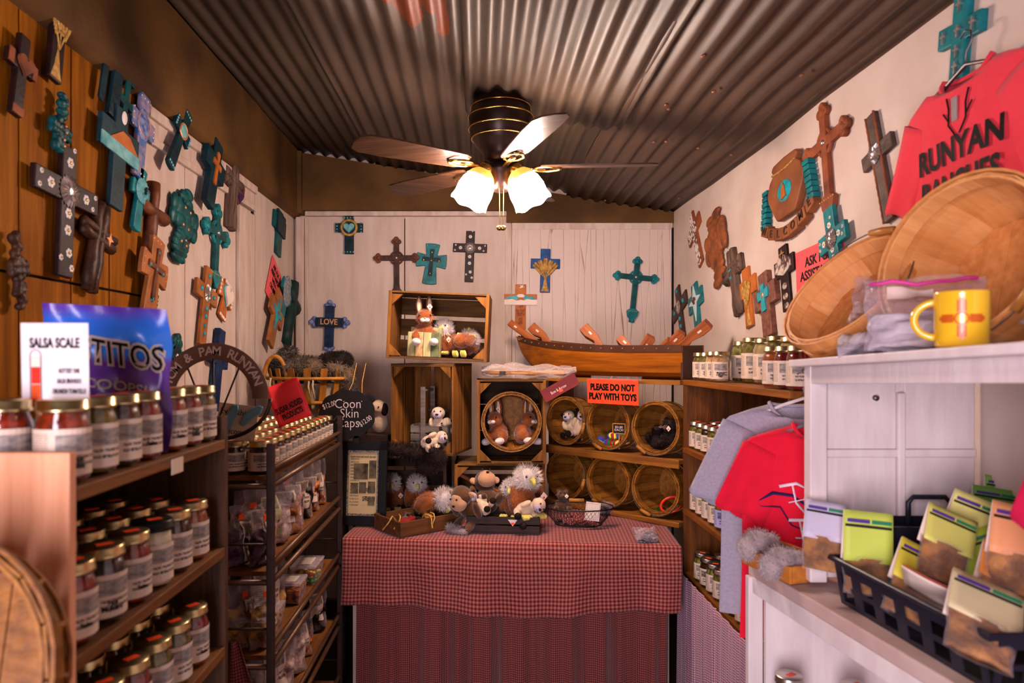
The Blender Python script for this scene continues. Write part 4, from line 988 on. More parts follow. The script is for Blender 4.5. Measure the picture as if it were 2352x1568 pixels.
# welcome pot plaque
clay = mat('clay_pot', (150, 90, 52), .6, c2=(104, 58, 32), vs=8, bump=.15)
pb, pt = wallpt('R', 1823, 545), wallpt('R', 1815, 360)
n = NW['R']; H = (pt - pb).length; Mw = frame(pb, y=-n, z=(pt - pb))
Wp = abs(wallpt('R', 1768, 470).y - wallpt('R', 1890, 470).y)
wp = thing('welcome_plaque', 'brown clay pot plaque with turquoise kachina ends, lettered WELCOME', 'plaque', Mw)
prof = [(.0, .26), (.18, .26), (.24, .36), (.34, .55), (.36, .66), (.30, .80), (.22, .87), (.26, .93), (.22, .985), (0, 1)]
q = [(x * Wp, z * H) for x, z in prof] + [(-x * Wp, z * H) for x, z in prof[-2:0:-1]]
MB().prism(q, -.03, 0).build('pot', clay, wp, bevel=.008)
b = MB(); b.tube([(Wp * (-.23 + .46 * i / 12), -.031, H * (.865 - .02 * math.sin(PI * i / 12))) for i in range(13)], .004, 6); b.build('neck_band', wheat, wp, True)
MB().ell((0, -.03, H * .58), (Wp * .14, .004, H * .13)).build('painted_oval', turq, wp, True)
MB().prism([(0, H * .68), (-.03 * Wp, H * .60), (-.05 * Wp, H * .48), (.05 * Wp, H * .50), (.03 * Wp, H * .62)], -.037, -.03).build('painted_figure', orange, wp)
for sx in (-1, 1):
    b = MB()
    for i in range(7): b.box((sx * Wp * (.46 - .01 * i), -.018, H * (.30 + .07 * i)), (.05 - .003 * (i % 3), .03, H * .06))
    b.build('turquoise_side', teal_b, wp, bevel=.003)
for i, ch in enumerate('WELCOME'):
    t = i - 3; x = t * Wp * .145; z = H * (.075 + .018 * t * t); Mc = tr(x, -.016, z) @ rot('Y', -t * .13)
    MB().box((0, 0, 0), (Wp * .14, .032, H * .15), Mc).build('letter_block', clay, wp, bevel=.003)
    text(ch, H * .14, Mc @ tr(0, -.0175, 0), dkbrown, wp, 'letter', ex=.001, bold=.001)

# signs on coloured paper
coral = mat('coral_card', (240, 92, 96), .55, var=.06); orange_card = mat('orange_card', (226, 74, 40), .5, var=.06); red_card = mat('red_card', (250, 52, 60), .5, var=.08)
pl = onX(1833, 574, XR - .002); w_ = abs(pl.y - onX(1945, 560, XR - .002).y); 
pz0 = onX(1833, 690, XR - .002).z
hS = pl.z - pz0
Ms = frame(Vector((XR - .003, pl.y - w_ / 2, pz0 - .04)), y=(1, 0, 0), z=(0, 0, 1)) @ rot('Y', -.06)
sg = thing('paper_sign', 'coral paper sign asking customers to ask for assistance, behind the bushel basket', 'sign', Ms)
hS += .04
MB().box((0, -.0015, hS / 2), (w_, .002, hS)).build('card', coral, sg)
text('ASK FOR\nASSISTANCE\nWITH', .05, tr(0, -.003, hS * .56), black, sg, width=w_ * .8, bold=.0012, line=1.0)
# diamond-hung coral sign
pc = [wallpt('L', 630, 590), wallpt('L', 643, 650), wallpt('L', 622, 712), wallpt('L', 597, 668)]
c_ = (pc[0] + pc[2]) / 2; ud = (pc[0] - pc[2]).normalized()
Md = frame(Vector((XL + .024, c_.y, c_.z)), y=(-1, 0, 0), z=(0, 0, 1)) @ rot('Y', .55)
sg = thing('paper_sign', 'coral paper sign hung aslant on the short wall behind two crosses', 'sign', Md)
MB().box((0, 0, 0), (.20, .002, .26)).build('card', coral, sg)
text('ASK FOR\nASSISTANCE\nWITH\nCROSSES', .042, tr(0, -.002, .02), black, sg, width=.16, bold=.001)

# ------------------------------------------------------------------ jars
glass = clear('jar_glass', (.97, .98, .96), .03, .16)
lab_mat = paper_label('jar_label')
lab_dark = paper_label('jar_label_dark_picture', pic_c=(24, 22, 24))
lab_bag = paper_label('bag_label', pic=(.1, .9, .62, .95), pic_c=(90, 80, 76))
lab_violet = paper_label('jar_label_violet', paper=(170, 164, 214), pic_c=(40, 40, 90))
sticker_mat = mat('orange_price_sticker', (255, 84, 40), .5, var=.02, emis=0)
steel_lid = mat('steel_lid', (196, 190, 182), .3, metal=1, var=.08)
FOOD = {
    'salsa': mat('red_salsa', (150, 44, 20), .35, c2=(92, 24, 12), vs=70, thr=(.4, .6)),
    'dark': mat('dark_jam', (34, 8, 10), .25, c2=(20, 4, 8), vs=20),
    'brownjam': mat('brown_relish', (64, 34, 16), .3, c2=(36, 16, 8), vs=60),
    'olive': mat('green_pickle_relish', (120, 108, 34), .4, c2=(74, 70, 18), vs=70, thr=(.4, .6)),
    'pickle': mat('pickle_spears', (140, 132, 58), .4, c2=(70, 70, 20), vs=9, stretch=(8, 8, 1.2), thr=(.42, .58)),
    'pale': mat('pale_pickled_onion', (196, 170, 116), .4, c2=(130, 100, 50), vs=30),
    'egg': mat('pickled_eggs', (214, 176, 130), .4, c2=(150, 90, 40), vs=24, thr=(.4, .6)),
    'red': mat('red_pepper_jelly', (120, 12, 16), .2, c2=(70, 6, 10), vs=20),
    'amber': mat('amber_sauce', (176, 84, 30), .3, c2=(120, 44, 14), vs=40),
    'cream': mat('white_label_all_round', (228, 210, 180), .5, var=.06),
    'black': mat('black_mustard', (30, 20, 14), .3, c2=(16, 10, 8), vs=30),
}
LABELS = {}
def make_jar(kind, d, h, food, lid, label=lab_mat, la=230, caption=None, lid_sticker=True, wide=.84):
    o = thing('jar', 'jar', 'jar', tr(0, 0, -5))
    r = d / 2; n = 24
    hb = h - .013
    prof = [(r * .80, .0), (r * .97, .006), (r, .016), (r, hb - .034), (r * .97, hb - .022), (r * wide, hb - .008), (r * wide, hb)]
    cont = [(x * .93, z if i else .004) for i, (x, z) in enumerate(prof[:-1])]
    MB().lathe(cont, n).build('contents', FOOD[food], o, True)
    MB().lathe(prof, n, cap=False).build('glass', glass, o, True)
    rl = r * wide + .003
    b = MB(); b.lathe([(rl, hb - .006), (rl + .0012, hb - .005), (rl + .0012, hb - .001), (rl, hb), (rl, h - .002), (rl - .002, h), (0, h)], n); b.build('lid', lid, o, True)
    a0 = -PI / 2 - math.radians(la / 2)
    z0, z1 = h * .10, h * .66
    MB().lathe([(r + .0008, z0), (r + .0008, z1)], 20, cap=False, a0=a0, a1=a0 + math.radians(la), uv=True).build('label', label, o)
    if caption:
        def bend(q, r=r + .0018): return Vector(((r - q.y * 0) * math.sin(q.x / r), -r * math.cos(q.x / r), q.z))
        text(caption, h * .085, tr(0, 0, h * .25), black, o, 'caption', ex=.0002, bend=lambda q: bend(q + Vector((r * .5, 0, 0))), bold=.0004, line=.9)
    if lid_sticker: MB().box((.004, -.003, h + .0006), (d * .34, d * .18, .001), rot('Z', .3)).build('price_sticker', sticker_mat, o)
    return o
PROTO = {}
def jar(kind, x, y, z, ang, label, group=None):
    k = kind
    if k not in PROTO:
        sp = JK[k]; PROTO[k] = (make_jar(k, **sp), [0])
    o, used = PROTO[k]
    M = tr(x, y, z) @ rot('Z', ang)
    if not used[0]:
        used[0] = 1; o.matrix_world = M; o['label'] = label
        if group: o['group'] = group
        return o
    c = copy_tree(o, M, label)
    if group: c['group'] = group
    elif 'group' in c: del c['group']
    return c
P12 = dict(d=.078, h=.128)
JK = {
    'salsa': dict(**P12, food='salsa', lid=gold_lid, caption='Salsa'), 'salsa_plain': dict(**P12, food='salsa', lid=gold_lid, lid_sticker=False, caption='Hot\nSalsa'),
    'olive': dict(**P12, food='olive', lid=gold_lid), 'brown': dict(**P12, food='brownjam', lid=gold_lid), 'black': dict(**P12, food='black', lid=gold_lid, caption='Hot\nMustard'),
    'cream': dict(**P12, food='cream', lid=mat('black_lid', (20, 16, 14), .35), wide=.93), 'amber': dict(**P12, food='amber', lid=gold_lid),
    'jam': dict(d=.07, h=.10, food='dark', lid=gold_lid), 'jam2': dict(d=.07, h=.10, food='brownjam', lid=gold_lid), 'jamred': dict(d=.07, h=.10, food='red', lid=gold_lid, lid_sticker=False),
    'chow': dict(d=.074, h=.125, food='olive', lid=gold_lid, la=150, caption='Chow\nChow', lid_sticker=False), 'egg': dict(d=.076, h=.128, food='egg', lid=gold_lid, la=150, caption='Pickled\nEggs', lid_sticker=False),
    'quart': dict(d=.095, h=.17, food='pickle', lid=gold_lid, la=150, caption='Dill\nPickles', lid_sticker=False), 'quart2': dict(d=.095, h=.176, food='pale', lid=gold_lid, la=150, lid_sticker=False), 'quart3': dict(d=.098, h=.182, food='olive', lid=gold_lid, la=150, lid_sticker=False),
    'pepper': dict(d=.085, h=.14, food='amber', lid=gold_lid, la=150, caption='Garlic\nSauce', lid_sticker=False), 'jelly': dict(d=.085, h=.14, food='red', lid=gold_lid, la=150, lid_sticker=False),
    'pk': dict(d=.07, h=.125, food='pickle', lid=steel_lid, la=150), 'pkd': dict(d=.07, h=.125, food='brownjam', lid=steel_lid, la=150, label=lab_dark), 'pkb': dict(d=.07, h=.125, food='black', lid=steel_lid, la=150), 'pkv': dict(d=.07, h=.125, food='olive', lid=steel_lid, la=150, label=lab_violet), 'pko': dict(d=.07, h=.125, food='olive', lid=steel_lid, la=150),
    'mason': dict(d=.075, h=.13, food='amber', lid=steel_lid),
}
UW = 'on salsa unit'
# salsa unit: top board, front row
zt_ = 1.357
aj = math.radians(38)
rows = [('salsa_plain', 1.060), ('olive', 1.140), ('brown', 1.220), ('salsa', 1.300), ('salsa', 1.414), ('salsa_plain', 1.493), ('olive', 1.572)]
for i, (k, y) in enumerate(rows):
    jar(k, LX - .046, y, zt_, aj + R.uniform(-.15, .15), '%s jar %s, %s from the near end, top front row' % ({'salsa_plain': 'red salsa', 'olive': 'green relish', 'brown': 'dark relish', 'salsa': 'red salsa'}[k], UW, ORD[i]))
for i, (k, y) in enumerate((('salsa_plain', 1.06), ('salsa', 1.145), ('olive', 1.225), ('brown', 1.44), ('salsa', 1.525))):
    jar(k, LX - .135, y, zt_, .3, 'gold-lidded jar %s, %s from the near end, top back row' % (UW, ORD[i]))
mk = [['salsa', 'black', 'salsa', 'cream', 'brown', 'amber'], ['olive', 'salsa', 'brown', 'salsa', 'salsa', 'olive'], ['brown', 'salsa', 'olive', 'salsa', 'brown', 'salsa']]
nm = {'salsa': 'red salsa', 'black': 'black mustard', 'cream': 'white-labelled black-lidded', 'brown': 'dark relish', 'amber': 'amber relish', 'olive': 'green relish'}
for shelf, z, bd in ((1, 1.102, 'middle board'), (2, .867, 'low board')):
    for r_ in range(3):
        for i in range(6):
            k = mk[(r_ + shelf - 1) % 3][(i + 2 * (shelf - 1)) % 6]
            jar(k, LX - .046 - .088 * r_, 1.078 + .09 * i + (.01 if r_ % 2 else 0), z, aj + R.uniform(-.2, .2),
                '%s jar %s, %s from the near end, %s row, %s' % (nm[k], UW, ORD[i], ('front', 'second', 'back')[r_], bd))
# jam jars on the metal rack
n_ = 13
for r_ in range(4):
    for i in range(n_):
        if r_ == 3 and 0: continue
        k = ('jam', 'jam2', 'jam', 'jamred')[(i * 3 + r_) % 4] if r_ else ('jam', 'jam2', 'jam')[i % 3]
        ang = R.uniform(-.15, .15) if i == 0 else (PI / 2 - .45 if r_ == 0 else R.uniform(-.3, .6))
        jar(k, RX1 - .052 - .082 * r_, RY0 + .06 + .0745 * i, 1.191, ang, '%s jam jar on the metal rack, %s from the near end in the %s row' % ({'jam': 'near-black', 'jam2': 'brown', 'jamred': 'dark-red'}[k], ORD[i], ('aisle-side', 'second', 'third', 'wall-side')[r_]))
# preserve shelves
ph = -PI / 2 + .75
for i, (k, x, y) in enumerate((('chow', .06, 3.12), ('chow', .06, 3.035), ('egg', .06, 2.945), ('egg', .058, 2.86))):
    jar(k, PX + x, y, PZ[0] + .001, ph, '%s jar on top of the pickle shelves, %s from the boat' % ({'chow': 'greenish chow chow', 'egg': 'pickled egg'}[k], ORD[i]))
for i, (k, y) in enumerate((('quart', 2.87), ('quart3', 2.76), ('quart2', 2.645), ('quart3', 2.53), ('quart2', 2.415))):
    jar(k, PX + .158, y, PZ[0] + .001, ph, 'tall %s jar on top of the pickle shelves, %s of the tall ones' % ({'quart': 'pickle spear', 'quart2': 'pale pickle', 'quart3': 'green pickle'}[k], ORD[i]))
for i, (k, y) in enumerate((('pepper', 2.35), ('jelly', 2.26), ('jelly', 2.17))):
    jar(k, PX + .054, y - .03, PZ[0] + .001, ph, '%s jar in front of tall pickle jars, %s along' % ({'pepper': 'amber garlic sauce', 'jelly': 'dark red jelly'}[k], ORD[i]))
pk = ['pko', 'pk', 'pk', 'pko', 'pkd', 'pko', 'pkb', 'pk', 'pkv', 'pko']
for s_, (z, cnt, k0, y0) in enumerate(((PZ[1], 9, 0, 3.13), (PZ[2], 9, 6, 3.12), (PZ[3], 9, 1, 3.06))):
    for r_ in range(3):
        for i in range(cnt if r_ == 0 else 8):
            k = pk[(i * 3 + r_ * 4 + k0) % 10]
            jar(k, PX + .045 + .078 * r_, y0 - .082 * i - (.035 if r_ == 1 else 0), z + .001, ph + R.uniform(-.2, .2), '%s jar on the %s pickle shelf, %s from the corner, %s row' % ({'pk': 'pickle', 'pko': 'olive-green pickle', 'pkd': 'dark-labelled', 'pkb': 'black relish', 'pkv': 'violet-labelled'}[k], ('upper', 'middle', 'lowest')[s_], ORD[i], ('front', 'second', 'back')[r_]))
for i, (px, y) in enumerate(((1812, 1.42), (1962, 1.30))):
    q = onZ(px, 1545 + 22 * i, .735); jar('mason', q.x, q.y, .601, .2, 'steel-lidded jar on the lower shelf of the white counter, %s from its end post' % ORD[i])

# ------------------------------------------------------------------ bags
def pillow(w_, h_, d_, seed=0, nu=14, nv=18, fill=1.0, wav=.006, base=False):
    """sealed pillow bag standing on its lower edge, facing -Y; fill = height fraction that bulges"""
    r_ = random.Random(seed); ph_ = [r_.uniform(0, 6) for _ in range(8)]
    def th(u, v):
        e = math.sin(PI * min(1, max(0, u))) ** .5
        f = 1 if v < fill else max(.06, 1 - (v - fill) / max(.05, 1 - fill) * 1.3)
        bot = min(1, v * 7 + (.55 if base else .1))
        return d_ / 2 * e * f * bot
    def pt(u, v, s):
        t = th(u, v)
        x = w_ * (u - .5) * (1 - .06 * math.sin(v * 3 + ph_[0])); z = h_ * v
        ww = wav * (math.sin(9 * u + 7 * v + ph_[1]) + math.sin(-6 * u + 13 * v + ph_[2]) + .6 * math.sin(21 * u + 17 * v + ph_[5]))
        edge = 0 if u in (0, 1) else 1
        return (x + wav * .6 * math.sin(11 * v + ph_[3]), s * t + ww * (.4 + .6 * edge) * (1 if s < 0 or True else 1) + .5 * wav * math.sin(5 * v + ph_[4]), z)
    b = MB()
    b.grid(lambda u, v: pt(u, v, -1), nu, nv, uvs=(1, 1))
    b.grid(lambda u, v: pt(1 - u, v, 1), nu, nv, uvs=(1, 1))
    return b, pt
clear_film = film('clear_bag_film', (215, 195, 195), .07)
zip_film = film('zip_bag_film', (225, 205, 215), .12)
SNACK = {
    'purple': mat('purple_corn', (84, 30, 70), .6, c2=(40, 12, 36), vs=60, bump=.8, bs=40, thr=(.42, .58)),
    'nuts': mat('caramel_snack', (196, 130, 62), .55, c2=(120, 66, 24), vs=34, bump=.9, bs=30, thr=(.42, .58)),
    'pasta': mat('yellow_pasta', (188, 140, 62), .6, c2=(92, 56, 20), vs=30, bump=.9, bs=26, thr=(.4, .6)),
    'trail': mat('orange_trail_mix', (196, 110, 40), .55, c2=(90, 30, 16), vs=60, bump=.9, bs=50, thr=(.44, .56)),
    'pop': mat('pale_popcorn', (214, 186, 176), .7, c2=(150, 110, 104), vs=36, bump=1, bs=34, thr=(.4, .6)),
    'pale': mat('pale_pelt', (220, 206, 210), .9, c2=(176, 164, 176), vs=10, bump=.6, bs=30),
    'dark': mat('dark_snack', (44, 24, 22), .5, c2=(20, 10, 10), vs=40, bump=.7, bs=40),
    'spice': mat('spice_powder', (178, 116, 40), .8, c2=(116, 70, 18), vs=26, bump=.5, bs=50, thr=(.4, .6)),
    'fur': mat('grey_fur', (176, 156, 156), .9, c2=(128, 108, 110), vs=12, bump=.8, bs=40, sheen=.6),
}
def bag(name, label, food, w_, h_, d_, M, seed=1, fill=.62, lab=(0, .36, .5, .42), sticker=True, group=None, flm=None, cat='bag', lab_m=None, wav=.006):
    o = thing(name, label, cat, M, group)
    b, pt = pillow(w_, h_, d_, seed, fill=fill, wav=wav, base=True)
    b.build('film', flm or clear_film, o, True)
    b2, _ = pillow(w_ * .93, h_ * fill * 1.02, d_ * .9, seed, fill=.8, wav=wav, base=True); b2.build('contents', SNACK[food], o, True)
    if lab:
        cx, cz, lw, lh = lab
        y = -d_ / 2 - .012
        n = 6; bl = MB()
        bl.grid(lambda u, v: (w_ * (cx + lw * (u - .5)), pt(.5 + cx + lw * (u - .5), min(.98, max(.02, cz + lh * (v - .5))), -1)[1] - .0035, h_ * (cz + lh * (v - .5))), n, n)
        bl.build('label', lab_m or lab_bag, o, True)
        if sticker:
            v = min(.98, cz + lh * .62)
            MB().box((w_ * (cx - lw * .3), pt(.5 + cx - lw * .3, v, -1)[1] - .006, h_ * v), (.024, .0015, .018)).build('price_sticker', sticker_mat, o)
    return o
def rkp(x, y, z): return tr(RX1 + x, RY0 + y, z)
for i in range(4):
    bag('snack_bag', 'bag of purple corn at the rack end, %s from the salsa unit' % ORD[i], 'purple', .10, .19, .05, rkp(-.285 + .075 * i, .085, .903) @ rot('Z', 1.2) @ rot('X', .1), i, .55, lab=(.1, .40, .34, .62))
for i in range(4):
    bag('snack_bag', 'bag of yellow pasta at the rack end, %s from the salsa unit' % ORD[i], 'pasta', .12, .20, .06, rkp(-.285 + .075 * i, .095, .648) @ rot('Z', 1.2) @ rot('X', .05), 20 + i, .6, lab=(.1, .42, .3, .6))
RB = rot('Z', PI / 2 - .85)
fs_ = [('nuts', 'caramel snack', .14, .22), ('pop', 'pale marshmallow mix', .16, .20), ('nuts', 'brown snack mix, wide label', .17, .23), ('trail', 'orange trail mix', .13, .23), ('dark', 'dark snack mix', .13, .22), ('trail', 'orange crunchy corn', .13, .21), ('trail', 'red-brown corn', .12, .2)]
for i, (f, nm_, w_, h_) in enumerate(fs_):
    bag('snack_bag', 'bag of %s on the second rack shelf, %s from near end' % (nm_, ORD[i]), f, w_, h_, .05, rkp(-.098, .165 + .128 * i, .903) @ RB, 40 + i, .62, lab=(.05, .45, .5, .5) if i != 1 else (0, .5, .4, .7), lab_m=paper_label('green_bag_label', paper=(196, 196, 140), pic_c=(60, 80, 40), pic=(.1, .9, .7, .95)) if i == 1 else None, sticker=i in (0, 3), flm=zip_film if i in (1, 2) else None)
bag('snack_bag', 'label-fronted bag of noodles standing behind tubs on the third rack shelf', 'pasta', .15, .21, .05, rkp(-.10, .26, .647) @ RB, 60, .45, lab=(0, .6, .6, .62))
bag('snack_bag', 'second label-fronted bag leaning by the candy tub on the rack', 'nuts', .13, .2, .05, rkp(-.17, .40, .647) @ RB, 61, .45, lab=(0, .6, .6, .62), sticker=False)
bag('snack_bag', 'bag of red candy in shade at the back of the third rack shelf', 'dark', .13, .17, .05, rkp(-.20, .62, .647) @ RB, 62, .5, lab=None)
for i, (f, nm_, y) in enumerate((('pop', 'pink popcorn', .10), ('pop', 'white popcorn with orange sticker', .28), ('pop', 'pale popcorn', .46), ('trail', 'small brown mix', .62), ('dark', 'dark tea with white label', .86))):
    bag('snack_bag', 'bag of %s on the fourth rack shelf' % nm_, f, .16 if i < 3 else .12, .22 if i != 3 else .17, .06, rkp(-.08, y, .377) @ RB, 70 + i, .6, lab=(0, .5, .5, .5) if i in (1, 3, 4) else None, sticker=i in (1, 4))
# tubs
def tub(label, w_, l_, h_, food, M, candy=False):
    o = thing('plastic_tub', label, 'tub', M)
    def box_(k, z0, z1, f=1): return [(sx * w_ / 2 * k * f, sy * l_ / 2 * k * f, z) for z, f in ((z0, .9), (z1, 1)) for sx, sy in ((-1, -1), (1, -1), (1, 1), (-1, 1))]
    q = [(0, 3, 2, 1), (0, 1, 5, 4), (1, 2, 6, 5), (2, 3, 7, 6), (3, 0, 4, 7)]
    MB().add(box_(1, 0, h_), q).build('tub_wall', clear_film, o, bevel=.004)
    if candy:
        r_ = random.Random(4); cm = [mat('candy_' + n, c, .3, var=.05) for n, c in (('green', (40, 130, 40)), ('yellow', (236, 200, 40)), ('red', (130, 30, 24)))]
        for i in range(40):
            b = MB(); b.ell((r_.uniform(-.40, .40) * w_, r_.uniform(-.42, .42) * l_, .008 + .013 * (i % 3)), (.010, .010, .006), n=8); b.build('candy', cm[i % 3 if i % 5 else 1], o, True)
    else: MB().add(box_(.95, .003, h_ * .72), q + [(4, 5, 6, 7)]).build('contents', SNACK[food], o)
    MB().box((0, 0, h_ + .004), (w_ * 1.05, l_ * 1.05, .010)).build('tub_lid', zip_film, o, bevel=.003)
    MB().box((0, 0, h_ + .0095), (w_ * .5, l_ * .6, .0012)).build('label', cream, o)
tub('clear tub of green and yellow candies on the third rack shelf', .10, .15, .065, 'nuts', rkp(-.07, .72, .647), True)
tub('small clear tub of amber sweets on the third rack shelf', .09, .11, .07, 'trail', rkp(-.07, .48, .647))
tub('large clear tub of caramel snacks at the near corner of the third rack shelf', .13, .17, .085, 'nuts', rkp(-.085, .13, .647))

# chips bag and sign on the salsa unit
bag_purple = mat('chips_bag_purple', (70, 24, 110), .3, c2=(48, 14, 84), vs=6)
Mc = tr(LX - .142, 1.357, zt_ + .009) @ rot('Z', .10) @ rot('X', .10) @ rot('Y', .05)
cb_ = thing('chips_bag', 'blue and purple bag of tortilla chips standing among the salsa jars', 'bag', Mc)
b, ptc = pillow(.235, .285, .042, 5, 24, 28, .8, .005)
def chipmat():
    m, N, L, bs_ = nt('chips_bag_print')
    uv = N.new('ShaderNodeUVMap'); sp = N.new('ShaderNodeSeparateXYZ'); L.new(uv.outputs[0], sp.inputs[0])
    nz = N.new('ShaderNodeTexNoise'); nz.inputs['Scale'].default_value = 3; L.new(uv.outputs[0], nz.inputs['Vector'])
    v = mth(N, L, 'ADD', sp.outputs[1], mth(N, L, 'MULTIPLY', mth(N, L, 'SUBTRACT', nz.outputs['Fac'], .5), .12))
    rp = N.new('ShaderNodeValToRGB'); e = rp.color_ramp.elements
    e[0].position = .0; e[0].color = (*lin((64, 24, 96)), 1); e[1].position = .62; e[1].color = (*lin((92, 44, 146)), 1)
    x = e.new(.69); x.color = (*lin((26, 116, 214)), 1); x = e.new(.90); x.color = (*lin((40, 100, 206)), 1); x = e.new(.98); x.color = (*lin((84, 50, 160)), 1)
    L.new(v, rp.inputs[0]); L.new(rp.outputs[0], bs_.inputs['Base Color']); bs_.inputs['Roughness'].default_value = .28
    return m
b.build('bag_film', chipmat(), cb_, True)
def onbag(q): return Vector((q.x, ptc(min(.99, max(.01, q.x / .235 + .5)), min(.99, max(.01, q.z / .285)), -1)[1] - .004, q.z))
for s_, bo, m_, nm_, off in (('TOSTITOS', .0052, cream, 'lettering_outline', 0), ('TOSTITOS', .0002, black, 'lettering', -.0016)):
    text(s_, .066, None, m_, cb_, nm_, ex=.0004, width=.222 + .008 * (off == 0), bold=bo, bend=lambda q, off=off: onbag(q + Vector((0, 0, .196 - q.x * .10))) + Vector((0, off, 0)))
text('SCOOPS!', .026, None, cream, cb_, 'lettering', ex=.0004, width=.13, bold=.0006, bend=lambda q: onbag(q + Vector((.02, 0, .132 - q.x * .12))))
b = MB(); b.prism([(x, z) for x, z in ((-.12, .03), (.045, .03), (.07, .062), (.05, .085), (.01, .10), (-.05, .115), (-.12, .11))], -.001, 0)
b.v = [Vector((v.x, ptc(min(.99, max(.01, v.x / .235 + .5)), v.z / .285, -1)[1] - .006 + v.y, v.z)) for v in b.v]
b.build('printed_chips', mat('printed_chip_picture', (196, 150, 104), .4, c2=(150, 100, 60), vs=30), cb_)
MB().box((.088, onbag(Vector((.088, 0, .105))).y - .002, .105), (.022, .001, .014)).build('price_sticker', sticker_mat, cb_)
Ms = tr(P(134, 0, 1.095).x - .002, 1.0955, zt_) @ rot('Z', .04) @ rot('X', .03)
ss = thing('salsa_scale_sign', 'white laminated sign with a salsa heat thermometer, wedged behind a salsa jar', 'sign', Ms)
MB().box((0, 0, .125), (.105, .0012, .245)).build('card', mat('white_card', (232, 222, 224), .3, var=.02), ss)
text('SALSA SCALE', .022, tr(.0, -.001, .215), black, ss, width=.078, bold=.0008)
text('HOTTEST ONE\nSALSA BRAVADO\nDRUNKEN TOMATILLO\nMANGO HABANERO\nPINEAPPLE\nTOMATILLO\nROASTED', .0105, tr(.022, -.001, .122), mat('soft_black_ink', (60, 48, 50), .6), ss, 'small_lettering', width=.052, bold=.0003, line=1.55)
tubec = [(cream, .178, .195), (mat('scale_red', (206, 44, 26), .5, var=.02), .150, .178), (mat('scale_orange_red', (226, 84, 30), .5, var=.02), .122, .150), (mat('scale_orange', (240, 150, 40), .5, var=.02), .094, .122), (mat('scale_yellow', (236, 206, 40), .5, var=.02), .04, .094)]
for m_, z0, z1 in tubec: MB().box((-.030, -.001, (z0 + z1) / 2), (.014, .0008, z1 - z0 - .001)).build('scale_band', m_, ss)
MB().tube([(-.030 + .0085 * math.cos(a), -.0012, .195 + .010 * math.sin(a)) for a in [PI * i / 12 for i in range(13)]], .0006, 5).build('scale_outline', black, ss)
for sx in (-1, 1): MB().box((-.030 + sx * .0085, -.0012, .115), (.0012, .0006, .16)).build('scale_outline', black, ss)
# red card on the jam jars
pr = P(655, 0, 2.62)
Mr = tr(P(676, 0, 2.55).x, 2.55, 1.294) @ rot('Z', .35) @ rot('Y', -.34) 
rc = thing('red_card_sign', 'red handwritten card about sugar added products standing on the jam jars', 'sign', Mr)
b = MB(); b.grid(lambda u, v: (.125 * (u - .42), .018 * math.sin(u * PI) + .01 * v, .012 + .155 * v), 8, 8); b.build('card', red_card, rc, True, solid=.001)
text('SUGAR ADDED\nPRODUCTS', .03, tr(.008, -.004, .06) @ rot('Y', -.12), black, rc, width=.105, bold=.0012)

# basket of coonskin caps and its chalkboard
def fur(par, blobs, n, L_, m, seed=0, droop=.3, wd=.0022, name='fur', flow=None):
    """tufts of hair over a set of (centre, radii) blobs"""
    r_ = random.Random(seed); b = MB()
    area_ = [q[1][0] * q[1][1] + q[1][1] * q[1][2] + q[1][0] * q[1][2] for q in blobs]; tot = sum(area_)
    for (c, r), a in zip(blobs, area_):
        for _ in range(int(n * a / tot)):
            d = Vector((r_.gauss(0, 1), r_.gauss(0, 1), r_.gauss(0, 1))).normalized()
            p_ = Vector((c[0] + d.x * r[0], c[1] + d.y * r[1], c[2] + d.z * r[2])) 
            if any(sum(((p_[k] - c2[k]) / (r2[k] * .92)) ** 2 for k in range(3)) < 1 for c2, r2 in blobs if c2 is not c): continue
            nn = Vector((d.x / r[0], d.y / r[1], d.z / r[2])).normalized()
            g_ = (nn + Vector(flow or (0, 0, -droop)) + Vector((r_.gauss(0, .35), r_.gauss(0, .35), r_.gauss(0, .35)))).normalized()
            t = g_.orthogonal().normalized() * wd; l = L_ * r_.uniform(.5, 1.1)
            p0 = p_ - nn * L_ * .15; pm = p_ + g_ * l * .55
            i = len(b.v)
            b.v += [p0 - t, p0 + t, pm + t * .7, pm - t * .7, p_ + (g_ + Vector((0, 0, -droop * .5))).normalized() * l]
            b.f += [(i, i + 1, i + 2, i + 3), (i + 3, i + 2, i + 4)]; b.m += [0, 0]
    return tag(b.build(name, m, par, True), kind='stuff')
def blobs_mesh(par, blobs, m, name='body', remesh=.006):
    b = MB()
    for c, r in blobs: b.ell(c, r, n=14)
    return b.build(name, m, par, True, remesh=remesh)
splint = wood('splint_oak', (170, 108, 30), (120, 70, 16), 'z', .5)
cane = mat('cane_rim', (186, 124, 46), .45, c2=(144, 90, 28), vs=30)
bw = P(712, 0, 3.5)
sb = thing('splint_basket', 'open splint basket with cane rim and loop handle, full of fur caps', 'basket', tr(bw.x, 3.52, 1.1985))
RB1, RB2, HB = .15, .205, .26
for i in range(16):
    a = 2 * PI * i / 16 + .1
    b = MB(); b.bar((RB1 * math.cos(a), RB1 * .75 * math.sin(a), 0), (RB2 * 1.05 * math.cos(a), RB2 * .8 * math.sin(a), HB + .035), .034, .005, up=(math.cos(a), math.sin(a), 0)); b.build('splint', splint, sb)
for z, r in ((HB - .015, 1.07), (HB - .135, .93), (.02, .78)):
    MB().tube([(RB2 * r * math.cos(a), RB2 * r * .8 * math.sin(a), z) for a in [2 * PI * i / 40 for i in range(40)]], .009, 8, True).build('rim_hoop', cane, sb, True)
MB().lathe([(0, .004), (RB1, .004), (RB1, .012), (0, .012)], 24, Matrix.Diagonal((1, .75, 1, 1))).build('basket_bottom', splint, sb)
lin_ = mat('canvas_liner', (176, 160, 136), .8)
